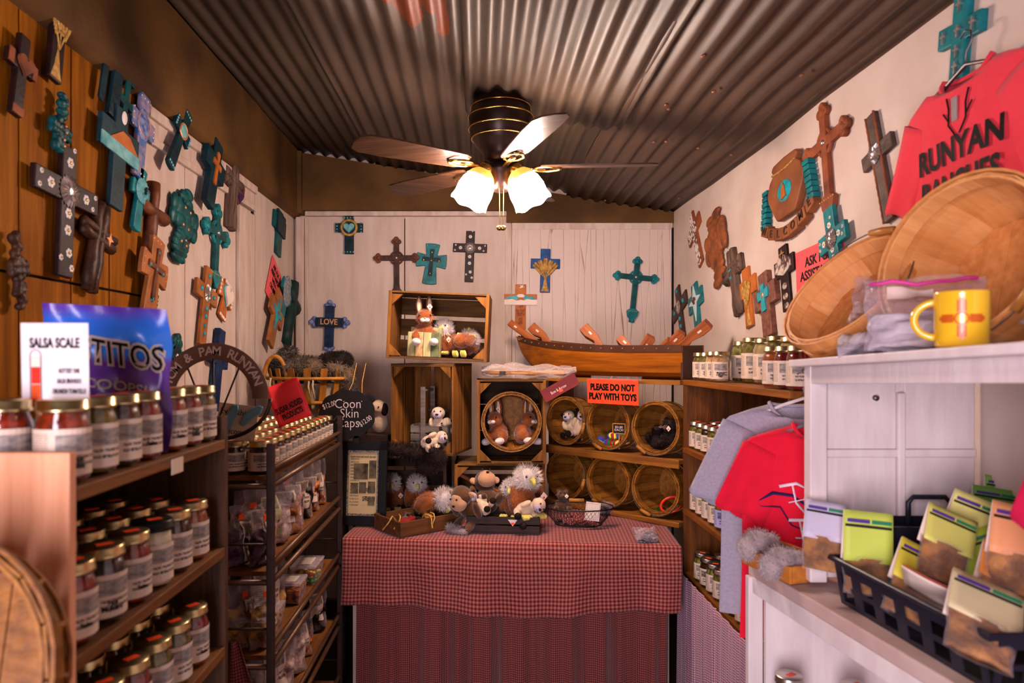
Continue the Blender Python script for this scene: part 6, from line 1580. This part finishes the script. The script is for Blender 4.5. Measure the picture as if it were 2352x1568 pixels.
# orange sign
sx0, sx1 = tsx(1349, -.03), tsx(1467, -.03)
sg = thing('hanging_sign', 'orange sign reading please do not play with toys, on the corner shelf edge', 'sign', tsm @ tr((sx0 + sx1) / 2, -.030, 1.376) @ rot('X', .03))
sw_ = sx1 - sx0
MB().box((0, 0, 0), (sw_, .002, .128)).build('card', orange_card, sg)
MB().box((.02, .004, .068), (sw_ * .95, .016, .02)).build('tape_strip', clear_film, sg)
text('PLEASE DO NOT\nPLAY WITH TOYS', .045, tr(0, -.002, -.004), black, sg, width=sw_ * .92, bold=.0022, line=1.05)

# ------------------------------------------------------------------ small things on the table
cz_ = ZT - .001
c_b = onZ(920, 1236, cz_); 
Mt = tr(c_b.x, c_b.y, cz_ + .002) @ rot('Z', math.radians(38))
tw = wood('tray_wood', (112, 70, 36), (72, 42, 20), 'x', .55)
ty = thing('wooden_tray', 'shallow brown wooden tray of plush slingshot toys, corner towards the aisle', 'tray', Mt)
for c, d in (((.165, .006, .033), (.33, .012, .066)), ((.165, .234, .033), (.33, .012, .066)), ((.006, .12, .033), (.012, .216, .066)), ((.324, .12, .033), (.012, .216, .066)), ((.165, .12, .005), (.306, .216, .008))): MB().box(c, d).build('tray_side', tw, ty, bevel=.002)
crt = [('red and black', mat('plush_red', (150, 30, 24), .9), .05, .06), ('brown and black', plush_monkey, .085, .10), ('yellow spotted giraffe', mat('plush_giraffe', (206, 140, 50), .9, c2=(120, 66, 24), vs=60, thr=(.45, .5)), .20, .07), ('black', plush_dark, .13, .06)]
for i, (n_, m_, x, y) in enumerate(crt):
    o = thing('plush_slingshot', '%s plush slingshot animal lying in the wooden tray' % n_, 'plush toy', Mt @ tr(x, y, .045) @ rot('Z', .6 * i))
    soft(o, 'body', [((0, 0, 0), (.042, .024, .022)), ((.045, 0, .008), (.022, .022, .02)), ((.05, .018, .022), (.008, .006, .010)), ((.05, -.018, .022), (.008, .006, .010))], m_)
    eyes(o, [(.062, -.010, .016), (.062, .010, .016)], .003)
    MB().tube([(-.03 - .012 * k, .01 * math.sin(k * 1.3), .01 + .03 * math.sin(k * .7)) for k in range(7)], .0035, 6).build('elastic_cord', wheat, o, True)
for i in range(2):
    o = MB().tube([(0, 0, 0), (.11, .012, .02)], .005, 8).build('slingshot_stick', grip, None, True); o.matrix_world = Mt @ tr(.20, .13 + .035 * i, .05); tag(o, 'pale wooden stick poking out of the wooden tray, %s of two' % ORD[i], 'stick')
eagle('plush eagle tumbled head-down behind the wooden tray', Tz(958, 0, 3.33, ZT + .06, 1.2, 1.1), 1.0, 30)
kc = onZ(1155, 1226, cz_)
kd = thing('toy_crate', 'low dark-stained crate crowded with plush monkeys, cows and eagles', 'crate', tr(kc.x, kc.y, cz_ + .002) @ rot('Z', -.10))
for z in (.019, .058):
    for y in (.005, .195): MB().box((0, y, z), (.335, .010, .034)).build('slat', dark_wood, kd, bevel=.002)
    for x in (-.162, .162): MB().box((x, .10, z), (.010, .178, .034)).build('end_slat', dark_wood, kd, bevel=.002)
MB().box((0, .10, .004), (.31, .178, .006)).build('floor', dark_wood, kd)
def K(x, y, z, rz=0, rx=0, ry=0): return kd.matrix_world @ tr(x, y, z) @ rot('Z', rz) @ rot('X', rx) @ rot('Y', ry)
kd.matrix_world; bpy.context.view_layer.update()
KM = tr(kc.x, kc.y, cz_ + .002) @ rot('Z', -.10)
def K(x, y, z, rz=0, rx=0, ry=0): return KM @ tr(x, y, z) @ rot('Z', rz) @ rot('X', rx) @ rot('Y', ry)
monkey('plush monkey with its head thrown back in the low dark crate', K(-.070, .12, .075, .3, -.75), 1.3)
monkey('plush monkey leaning out over the end of the low dark crate', K(-.150, .07, .045, -.5, .55), 1.2)
cow('cream plush cow lying on its back at the crate front', K(-.06, .045, .085, .3, -.6, -.9), .95)
cow('black-eared plush cow lying along the crate front', K(.05, .05, .075, .2, .3, 1.1), 1.05)
eagle('small plush eagle peeping between cow and bigger eagle', K(.035, .12, .05, -.2), .85, 31)
eagle('big plush eagle sitting upright at the crate corner', K(.105, .10, .055, .5), 1.15, 32)
ch_ = MB().prism([(0, 0), (.022, .03), (-.022, .03)], -.001, .001).build('hang_tag', cream, None); ch_.matrix_world = K(.045, -.0035, .035); tag(ch_, 'white tag with orange sticker hanging over the dark crate front', 'tag')
MB().box((0, -.0016, .012), (.014, .001, .010)).build('price_sticker', sticker_mat, ch_)
# wire basket
wc = onZ(1335, 1216, cz_)
wk = thing('wire_basket', 'oval black wire basket with a wooden-gripped handle on the gingham cloth', 'basket', tr(wc.x, wc.y + .09, cz_ + .003) @ rot('Z', -.06))
bw_ = mat('black_wire', (26, 22, 22), .5, metal=.5)
def ov(r, z, n=40): return [(r * 1.0 * math.cos(2 * PI * i / n), r * .62 * math.sin(2 * PI * i / n), z) for i in range(n)]
MB().tube(ov(.165, .085), .003, 6, True).build('rim', bw_, wk, True); MB().tube(ov(.11, .003), .003, 6, True).build('base_ring', bw_, wk, True)
b = MB()
for i in range(48):
    a, c = 2 * PI * i / 48, 2 * PI * (i + 3) / 48
    for e in (a + (c - a), a - (c - a)): b.tube([(.11 * math.cos(a), .0682 * math.sin(a), .003), (.145 * math.cos((a + e) / 2), .09 * math.sin((a + e) / 2), .045), (.165 * math.cos(e), .1023 * math.sin(e), .085)], .0009, 4)
b.build('wire_mesh', bw_, wk)
MB().tube([(.165 * math.cos(a), -.02 - .05 * math.sin(a), .085 + .045 * math.sin(a)) for a in [PI * i / 12 for i in range(13)]], .0022, 5).build('handle', bw_, wk, True)
MB().tube([(-.05, -.072, .131), (.02, -.072, .131)], .008, 10).build('wooden_grip', grip, wk, True)
WM = tr(wc.x, wc.y + .09, cz_ + .003) @ rot('Z', -.06)
o = MB().grid(lambda u, v: (.15 * (u - .5), .09 * (v - .5), .012 + .030 * math.sin(PI * u) * math.sin(PI * v) + .006 * math.sin(u * 19 + v * 12)), 24, 16, uvs=(.15, .1)).build('gingham_napkin', ging2, None, True, solid=.002); o.matrix_world = WM; tag(o, 'crumpled red gingham napkin inside the wire basket', 'napkin')
tg = MB().box((0, 0, .036), (.068, .0015, .085)).build('hang_card', cream, None, bevel=.0006); tg.matrix_world = WM @ tr(.055, -.085, .045) @ rot('X', -.12) @ rot('Y', .12); tag(tg, 'white printed card standing against the wire basket', 'card')
text('AS IS\n& AS IS', .012, tr(0, -.0012, .03), soft_ := MATS['soft_black_ink'], tg, 'small_lettering', width=.04) if False else MB().tube([(-.029, -.001, 0), (.029, -.001, 0), (.029, -.001, .072), (-.029, -.001, .072)], .0005, 4, True).build('printed_border', MATS['soft_black_ink'], tg)
bear('brown furry plush animal slumped in the wire basket', WM @ tr(-.075, .02, .05) @ rot('X', -.3), .62, 40, plush_monkey)
o = bag('sachet', 'little dark lavender sachet leaning in the wire basket', 'dark', .06, .075, .02, WM @ tr(.115, -.02, .045) @ rot('Y', .35), 90, .6, lab=None)
# fur scraps, plastic bag
fs = thing('fur_scrap', 'curled grey fur tail on the cloth between tray and dark crate', 'fur', tr(onZ(1050, 1224, cz_)) @ rot('Z', -.4))
bl = [((-.03, 0, .022), (.025, .02, .02)), ((0, -.005, .016), (.03, .02, .015)), ((.032, -.012, .014), (.024, .016, .013))]
bo = blobs_mesh(fs, bl, SNACK['fur'], 'pelt', .004); fur(bo, bl, 600, .014, SNACK['fur'], 41, wd=.001)
q = onZ(1488, 1246, cz_)
o = bag('plastic_bag', 'small crumpled clear bag lying near the cloth corner', 'fur', .10, .08, .05, tr(q.x, q.y, cz_ + .01) @ rot('X', -1.1), 91, .4, lab=None, flm=zip_film)
# dark tote with a plush in the corner by the newspaper
dk = thing('dark_tote', 'dark wooden tote holding a plush puppy, behind the framed newspaper', 'tote', tr(-.528, 3.56, ZT + .318) @ rot('Z', -.15)) 
MB().box((0, 0, .045), (.15, .13, .09)).build('tote_box', dark_wood, dk, bevel=.004)
MB().tube([(-.055, -.05, .09), (-.02, -.03, .22), (.0, 0, .245)], .012, 8, flat=.5).build('handle', dark_wood, dk, True)
o = thing('plush_puppy', 'cream and black plush puppy in the dark tote', 'plush toy', dk.matrix_world.copy() if False else tr(-.520, 3.575, ZT + .414) @ rot('Z', -.15))
soft(o, 'body', [((0, 0, .05), (.045, .045, .055)), ((.0, -.02, .13), (.045, .045, .04))], plush_cream); soft(o, 'ear', [((-.03, -.03, .14), (.025, .03, .02))], plush_dark, .004); soft(o, 'ear', [((.035, -.03, .12), (.02, .025, .035))], plush_dark, .004)
eyes(o, [(-.012, -.064, .135), (.014, -.064, .135)], .004)
# welcome card and bluebird on the rack arch
wcd = thing('welcome_card', 'cream welcome card with blue wooden birds, propped inside the name arch', 'sign', tr(P(545, 0, 2.15).x, 2.125, 1.293) @ rot('Y', .12) @ rot('X', -.08))
MB().box((0, 0, .055), (.125, .003, .11)).build('card', mat('cream_card', (216, 198, 170), .6), wcd)
text('Everything', .026, tr(-.005, -.002, .085), MATS['soft_black_ink'], wcd, width=.10); text('Welcome', .026, tr(-.01, -.002, .025), MATS['soft_black_ink'], wcd, width=.085)
for i, (x, z) in enumerate(((-.02, .075), (.045, .09))):
    b = MB(); b.prism([(-.012, -.045), (.002, -.05), (.012, -.012), (.024, .012), (.018, .034), (.004, .03), (-.01, .008), (-.016, -.018)], -.014, -.004, tr(x, 0, z) @ rot('Y', .5 * i)); b.build('blue_bird', mat('sky_blue_paint', (110, 160, 176), .55), wcd, bevel=.003)
o = MB().grid(lambda u, v: (.13 * (u - .5) * (.25 + .75 * v), .012 * math.sin(u * 9), -.16 * v), 10, 10, uvs=(.15, .18)).build('gingham_cloth', ging2, None, True, solid=.002); o.matrix_world = tr(P(535, 0, 2.04).x, 2.036, .70); tag(o, 'corner of red gingham cloth hanging at the near end of the metal rack', 'cloth')

# ------------------------------------------------------------------ T-shirts
red_cotton = mat('red_cotton', (226, 20, 52), .9, var=.06, sheen=.1, vs=30); coral_cotton = mat('coral_red_cotton', (232, 56, 72), .9, var=.05, vs=30, sheen=.1); grey_cotton = mat('heather_grey_cotton', (166, 158, 172), .9, var=.12, vs=160); mag_cotton = mat('magenta_cotton', (176, 18, 60), .9, var=.08)
def shirt(label, m, M, h=.66, sl=.26, seed=1, wv_=.012, flat=1.0, half=.232):
    o = thing('t_shirt', label, 'T-shirt', M)
    r_ = random.Random(seed); ph_ = [r_.uniform(0, 6) for _ in range(5)]
    def front(x, z):
        v = z / h; f = wv_ * (1 - v * .55)
        return -.038 * flat * (1 - min(1, abs(x) / (half * 1.02)) ** 4) - f * (.5 + .5 * math.sin(x * 34 + 2.2 * math.sin(v * 2 + ph_[0]) + ph_[1])) * (1 - v) * .9 - .004 * math.sin(x * 15 + v * 9 + ph_[2])
    def hw(v):
        tip = half * .93
        if v < .88: return half * (1 - .03 * math.sin(v * 3))
        if v < .925: return half - (half - tip) * (v - .88) / .045
        return tip - (v - .925) / .075 * (tip - .08)
    def surf(u, v):
        a = 2 * PI * u; x = hw(v) * math.copysign(abs(math.cos(a)) ** .75, math.cos(a)); s_ = math.sin(a)
        neck = -.055 * max(0, (v - .9) / .1) ** 2 * (1 if s_ < 0 else .2) * max(0, 1 - (x / .11) ** 2)
        y = front(x, v * h) * abs(s_) ** .6
        return (x, y if s_ < 0 else -y * .8, h * v + neck)
    MB().grid(surf, 64, 30, wrap=True).build('shirt_body', m, o, True)
    for sx in (-1, 1):
        def sleeve(u, v, sx=sx):
            a = 2 * PI * u; r = .086 - .008 * v
            c = Vector((sx * (half * .93 - .074 + sl * .45 * v), 0, h * .925 - .040 - sl * .9 * v))
            d = Vector((sx * .9, 0, .44))
            return c + d * (r * math.cos(a)) + Vector((0, (.034 - .004 * v) * flat * math.sin(a) + .006 * math.sin(5 * a + ph_[3]) * v, .010 * v * math.sin(3 * a)))
        MB().grid(sleeve, 32, 10, wrap=True).build('sleeve', m, o, True, solid=.002)
    MB().tube([(.083 * math.cos(a), (-.030 if math.sin(a) < 0 else .026) * abs(math.sin(a)) ** .7 * flat, h * 1.0 - (.058 if math.sin(a) < 0 else .012) * abs(math.sin(a))) for a in [2 * PI * i / 30 for i in range(30)]], .006, 6, True).build('neckband', m, o, True)
    o_front = lambda q, off=.004: Vector((q.x, front(q.x, q.z) - off, q.z))
    return o, o_front
def hanger(label, M, m, half=.20):
    o = thing('coat_hanger', label, 'hanger', M)
    MB().tube([(-half, 0, -.075), (-.06, 0, -.02), (0, 0, 0), (.06, 0, -.02), (half, 0, -.075)], .005, 8).build('shoulder_bar', m, o, True)
    MB().tube([(0, 0, 0), (0, 0, .03), (.02, 0, .05), (.018, 0, .075), (-.002, 0, .085), (-.018, 0, .072)], .0022, 6).build('hook', wire, o, True)
    return o
zr_ = 1.36; xr_ = .985
s1, f1 = shirt('red ranch T-shirt hanging at the end of the hutch', red_cotton, tr(xr_, 1.955, zr_ - .62) @ rot('Z', -.08), .62, .20, 3, .013, .75)
navy_ink = mat('navy_print', (44, 30, 84), .8); white_ink = mat('white_print', (240, 220, 232), .8)
b = MB(); PX_ = -.078; pts = [(-.115, .40), (-.07, .425), (-.02, .42), (.03, .385), (.08, .375), (.08, .345), (.03, .315), (-.02, .335), (-.05, .385), (-.10, .385)]
b.tube([f1(Vector((x + PX_, 0, z)), .002) for x, z in pts], .007, 6, True, flat=.3); b.build('printed_outline', navy_ink, s1, True)
for seg in ([(-.055, .445), (-.01, .455), (.02, .44), (.01, .41), (-.03, .40)], [(-.02, .45), (-.01, .40), (.03, .355)], [(-.03, .35), (.02, .352), (.05, .335), (.03, .30), (-.01, .30)], [(.0, .35), (.01, .30), (.03, .25)]):
    MB().tube([f1(Vector((x + PX_, 0, z)), .006) for x, z in seg], .0055, 6, flat=.3).build('printed_script', white_ink, s1, True)
s2, f2 = shirt('heather grey T-shirt hanging behind the red one', grey_cotton, tr(xr_ - .03, 2.045, 1.415 - .63) @ rot('Z', -.05), .63, .24, 5, .010, .7)
hanger('grey plastic hanger under the red ranch T-shirt', tr(xr_, 1.955, zr_ + .012) @ rot('Z', -.08), mat('grey_plastic', (110, 112, 128), .35))
hanger('white plastic hanger of the heather grey T-shirt', tr(xr_ - .015, 2.04, 1.427) @ rot('Z', -.05), mat('white_plastic', (226, 216, 214), .35))
MB().tube([(xr_, 1.69, 1.448), (xr_, 2.07, 1.448 + .06)], .007, 8).build('hanging_rail', wire, hu, True)
wcx = 1.665
Mw_ = frame((XR - .045, wcx, 2.262 - .70), y=(1, 0, 0), z=(0, 0, 1)) @ rot('Y', -.03)
s3, f3 = shirt('coral-red lettered ranch T-shirt hung high on the wall above the baskets', coral_cotton, Mw_, .70, .24, 8, .006, .7, .25)
for s_, sz, z, w__ in (('RUNYAN', .085, .50, .30), ('RANCHES', .08, .415, .28)): text(s_, sz, None, black, s3, 'printed_lettering', ex=.0004, width=w__, bold=.003, bend=lambda q, z=z: f3(q + Vector((-.0, 0, z)), .003))
for sx in (-1, 1): MB().tube([f3(Vector((.01 + sx * x, 0, .535 + z)), .003) for x, z in ((.008, 0), (.03, .03), (.028, .07), (.036, .10))], .0022, 5).build('printed_antler', black, s3); MB().tube([f3(Vector((.01 + sx * x, 0, .535 + z)), .003) for x, z in ((.03, .04), (.048, .065))], .002, 5).build('printed_antler', black, s3)
MB().box((-.0, -.032, .60), (.020, .002, .06)).build('size_strip', mat('grey_strip', (150, 130, 130), .5), s3)
hanger('wire hanger holding the coral-red wall T-shirt', Mw_ @ tr(0, 0, .712), wire)
s4, _ = shirt('magenta T-shirt hanging under the hutch, only its sleeve in view', mag_cotton, tr(1.085, 1.02, 1.03) @ rot('Z', .05), .51, .20, 11, .01)

# ------------------------------------------------------------------ on the hutch: mug, bags
def htop(y): return hz + .001 + math.sin(math.radians(2.3)) * (hy - y) - .001
mg = thing('coffee_mug', 'yellow mug with a red sun symbol on the hutch', 'mug', tr(.838, 1.185, htop(1.185) + .001) @ rot('Z', -.61))
yel = mat('yellow_glaze', (244, 190, 40), .15, var=.03, coat=.6)
MB().lathe([(0, .0), (.036, .0), (.040, .004), (.041, .05), (.041, .092), (.042, .096), (.040, .097), (.038, .094), (.038, .008), (0, .007)], 40, cap=False).build('cup', yel, mg, True)
MB().tube([(-.038 - .032 * math.sin(a), 0, .049 + .031 * math.cos(a)) for a in [PI * i / 16 for i in range(17)]], .0065, 10).build('handle', yel, mg, True)
zia = mat('sun_red', (206, 60, 20), .3, var=.04)
def mb_(q): r = .0424; return Vector((r * math.sin(q.x / r), -r * math.cos(q.x / r), q.z))
b = MB()
n = 28
for i in range(n):
    a, c = 2 * PI * i / n, 2 * PI * (i + 1) / n
    b.add([mb_(Vector((r * math.cos(t), 0, .049 + r * math.sin(t)))) for t in (a, c) for r in (.0085, .011)], [(0, 1, 3, 2)])
for k in range(4):
    for j, L_ in ((-1.5, .023), (-.5, .028), (.5, .028), (1.5, .023)):
        x0 = j * .0036; w_ = .0013
        for e in range(5):
            y0, y1 = .0115 + L_ * .85 * e / 5, .0115 + L_ * .85 * (e + 1) / 5
            q = [(x0 - w_, y0), (x0 + w_, y0), (x0 + w_, y1), (x0 - w_, y1)]
            b.add([mb_(Vector((x * math.cos(k * PI / 2) - y * math.sin(k * PI / 2), 0, .049 + x * math.sin(k * PI / 2) + y * math.cos(k * PI / 2)))) for x, y in q], [(0, 1, 2, 3)])
b.build('sun_symbol', zia, mg, solid=.0006)
bag('zip_bag', 'zip bag of pale rabbit fur lying in front of the tipped basket', 'pale', .13, .21, .036, tr(.80, 1.52, htop(1.52) + .016) @ rot('Z', -2.1) @ rot('X', -1.47) , 101, .75, lab=None, flm=zip_film, wav=.008)
o = bag('zip_bag', 'pink-zipped clear bag standing behind the mug', 'pale', .20, .17, .06, tr(P(2120, 0, 1.36).x - .03, 1.315, htop(1.36) + .004) @ rot('Z', -.55) @ rot('X', -.5), 102, .5, lab=(-.1, .74, .4, .2), sticker=False, flm=zip_film, lab_m=cream)
MB().tube([(-.09 + .02 * i, -.035 + .004 * math.sin(i * 2), .135 + .004 * math.sin(i)) for i in range(10)], .004, 6).build('zip_strip', mat('pink_zip', (220, 60, 150), .4), o, True)
bag('zip_bag', 'clear bag with white netting inside the tipped basket', 'pop', .13, .15, .05, tr(c1_ - n1 * .13 + Vector((-.02, -.03, .0))) @ rot('Z', -.6) @ rot('X', -.7), 103, .4, lab=None, flm=zip_film)
bag('zip_bag', 'clear bag with pale grey pelt at the near end of the hutch', 'pale', .20, .24, .07, tr(.90, 1.01, htop(1.01) + .03) @ rot('Z', -1.3) @ rot('X', -1.2), 104, .8, lab=None, flm=zip_film)

# ------------------------------------------------------------------ on the counter: plastic basket, packets, tray
blackp = mat('black_plastic', (34, 32, 44), .35, var=.1)
q0, q1 = Vector((.812, 1.585)), Vector((.842, 1.125))
BL = (q1 - q0).length
MBk = frame((q0.x, q0.y, cz + .001), x=(q1.x - q0.x, q1.y - q0.y, 0), z=(0, 0, 1))
pb_ = thing('plastic_basket', 'black plastic basket with punched sides on the counter, full of spice packets', 'basket', MBk)
BWd, BH = .30, .10
def panel(p0, p1, n):
    """tapered wall with two rows of square holes"""
    p0, p1 = Vector(p0), Vector(p1); b = MB(); L_ = (p1 - p0).length; d = (p1 - p0) / L_; out = Vector((d.y, -d.x, 0))
    zs = [0, .010, .038, .048, .076, .10]
    def W(u, z): return tuple(p0 + d * u + out * (z * .18) + Vector((0, 0, z)))
    us = [0]
    for i in range(n): us += [L_ * (i + .2) / n, L_ * (i + .8) / n]
    us.append(L_)
    for j in range(5):
        for i in range(len(us) - 1):
            if j in (1, 3) and i % 2 == 1: continue
            b.add([W(us[i], zs[j]), W(us[i + 1], zs[j]), W(us[i + 1], zs[j + 1]), W(us[i], zs[j + 1])], [(0, 1, 2, 3)])
    return b
i_ = .02
cs_ = [(i_, i_, 0), (BL - i_, i_, 0), (BL - i_, BWd - i_, 0), (i_, BWd - i_, 0)]
for k in range(4): panel(cs_[k], cs_[(k + 1) % 4], (6, 4)[k % 2]).build('punched_side', blackp, pb_, solid=.003)
MB().box((BL / 2, BWd / 2, .002), (BL - .04, BWd - .04, .004)).build('basket_floor', blackp, pb_)
e = .018
MB().tube([(i_ - e, i_ - e, BH), (BL - i_ + e, i_ - e, BH), (BL - i_ + e, BWd - i_ + e, BH), (i_ - e, BWd - i_ + e, BH)], .007, 8, True, flat=.6).build('rim', blackp, pb_)
for x, s in ((0, -1), (BL, 1)): MB().tube([(x, BWd * .3, BH), (x + s * .005, BWd * .33, BH + .06), (x + s * .005, BWd * .67, BH + .06), (x, BWd * .7, BH)], .007, 8).build('handle', blackp, pb_, True)
kb = thing('handled_tray', 'second black basket with upright loop handle behind the spice packets', 'basket', tr(1.075, 1.63, cz + .002))
for c, d in (((0, -.055, .085), (.24, .004, .17)), ((0, .055, .085), (.24, .004, .17)), ((-.118, 0, .085), (.004, .106, .17)), ((.118, 0, .085), (.004, .106, .17)), ((0, 0, .003), (.23, .106, .004))): MB().box(c, d).build('tray_side', blackp, kb)
MB().tube([(-.05, 0, .16), (-.05, 0, .215), (-.038, 0, .228), (.038, 0, .228), (.05, 0, .215), (.05, 0, .16)], .006, 8).build('loop_handle', blackp, kb, True)
purple_ink = mat('purple_strip', (84, 50, 140), .5, var=.05); green_ink = mat('green_strip', (30, 130, 90), .5, var=.05); black_ink2 = mat('black_strip', (30, 24, 24), .5, var=.05)
def packet(label, c, px, py, Y, rz, rx, ry, w_=.088, hc_=.092, food='spice', dz=.0, pouch=.085):
    q = P(px, py, Y)
    o = thing('spice_packet', label, 'packet', tr(q) @ rot('Z', rz) @ rot('Y', ry) @ rot('X', rx))
    m = mat('card_' + '_'.join(str(x) for x in c), c, .45, var=.05, vs=5)
    for s in (-1, 1): MB().grid(lambda u, v: (w_ * (u - .5), s * (.002 + .010 * (1 - v)) + .003 * math.sin(u * 3), hc_ * (v - .5)), 6, 6).build('folded_card', m if s < 0 else cream, o, True, solid=.0008)
    y = -.0045
    yy = lambda z: -(.002 + .010 * (.5 - z / hc_)) - .0008 + .0015
    for cx, cw, z, hh, mm in ((-.2, .46, .30, .07, purple_ink), (.27, .40, .30, .07, green_ink), (0, .94, .20, .05, black_ink2)):
        MB().box((w_ * cx, yy(hc_ * z) - .0025, hc_ * z), (w_ * cw, .0006, hc_ * hh)).build('printed_band', mm, o)
    text('LEG UNDER', .006, tr(0, yy(0) - .003, -.002), MATS['soft_black_ink'], o, 'small_lettering', width=w_ * .5, ex=.0002) if False else None
    b, _ = pillow(w_ * .96, pouch, .026, int(px) % 17, wav=.0012, base=True); pc = b.build('pouch', clear_film, o, True); pc.matrix_local = tr(0, .0, -hc_ / 2 - pouch + .012)
    b, _ = pillow(w_ * .88, pouch * .9, .022, int(px) % 17, wav=.0012, base=True); b.build('spice', SNACK[food], o, True).matrix_local = tr(0, 0, -hc_ / 2 - pouch + .016)
    return o
LIME, YELLOW, GREEN, LAV, PEACH, CREAM_, ORNG, RED_ = (200, 214, 90), (226, 210, 70), (120, 170, 70), (206, 196, 216), (236, 160, 110), (224, 208, 160), (226, 140, 60), (206, 90, 60)
packet('lavender-topped spice packet leaning over the wooden fur tray', LAV, 1894, 1196, 1.63, -.35, -.35, .12)
packet('yellow-green spice packet standing upright at the far front corner of the plastic basket', LIME, 1992, 1232, 1.53, -.25, -.12, .06, .10, .11)
packet('lime yellow spice packet lying tilted in the middle of the plastic basket', YELLOW, 2108, 1300, 1.42, -.3, -.55, .45)
packet('pale yellow spice packet leaning across the middle, card bent', (220, 214, 110), 2180, 1218, 1.42, -.2, -.45, .42, .10, .085)
packet('yellow spice packet standing tall behind the bent one', (230, 220, 130), 2236, 1188, 1.47, -.3, -.25, .38, .10, .09)
packet('bright lime spice packet tucked below the yellow ones', (186, 206, 60), 2250, 1270, 1.44, -.4, -.3, -.45)
packet('green spice packet in the row by the wall, foremost', GREEN, 2268, 1190, 1.55, -.35, -.3, .15, .10, .08)
packet('green spice packet in the row by the wall, second', (110, 164, 74), 2290, 1160, 1.60, -.35, -.3, .12, .10, .08)
packet('green spice packet in the row by the wall, rearmost', (128, 176, 84), 2312, 1134, 1.645, -.35, -.3, .10, .09, .08)
packet('peach-orange spice packet at the wall side', PEACH, 2345, 1222, 1.30, -.4, -.3, .18, .10, .10)
packet('cream and orange spice packet lying flat at the near end', CREAM_, 2262, 1385, 1.20, -.5, -.95, .35, .11, .10)
packet('orange-edged spice packet beneath the peach one', ORNG, 2318, 1306, 1.31, -.45, -.8, .4, .10, .09)
packet('red-edged spice packet fallen face down, white back showing', RED_, 2140, 1345, 1.33, 2.2, -.9, -.3, .10, .08)
# wooden tray with fur pieces
wtM = tr(.795, 1.79, cz + .002) @ rot('Z', -1.30)
ow = wood('orange_tray_wood', (206, 128, 52), (166, 92, 30), 'x', .5)
wt = thing('wooden_fur_tray', 'orange wooden tray with grey fur tails at the far end of the counter', 'tray', wtM)
for c, d in (((0, -.05, .022), (.19, .01, .044)), ((0, .05, .03), (.19, .01, .06)), ((-.09, 0, .022), (.01, .09, .044)), ((.09, 0, .022), (.01, .09, .044)), ((0, 0, .004), (.17, .09, .006))): MB().box(c, d).build('tray_side', ow, wt, bevel=.002)
for i, (x, y, z) in enumerate(((-.06, -.03, .045), (.05, -.045, .03))):
    o = thing('fur_tail', 'grey fur tail draped over the orange tray, %s' % ('at its far end', 'at its near end')[i], 'fur', wtM @ tr(x, y, z))
    bl = [((0, .03, .02), (.035, .03, .022)), ((.0, 0, .024), (.038, .028, .026)), ((.0, -.032, .004), (.032, .02, .03))]
    bo = blobs_mesh(o, bl, SNACK['fur'], 'pelt', .005); fur(bo, bl, 1100, .012, SNACK['fur'], 60 + i, wd=.0009)
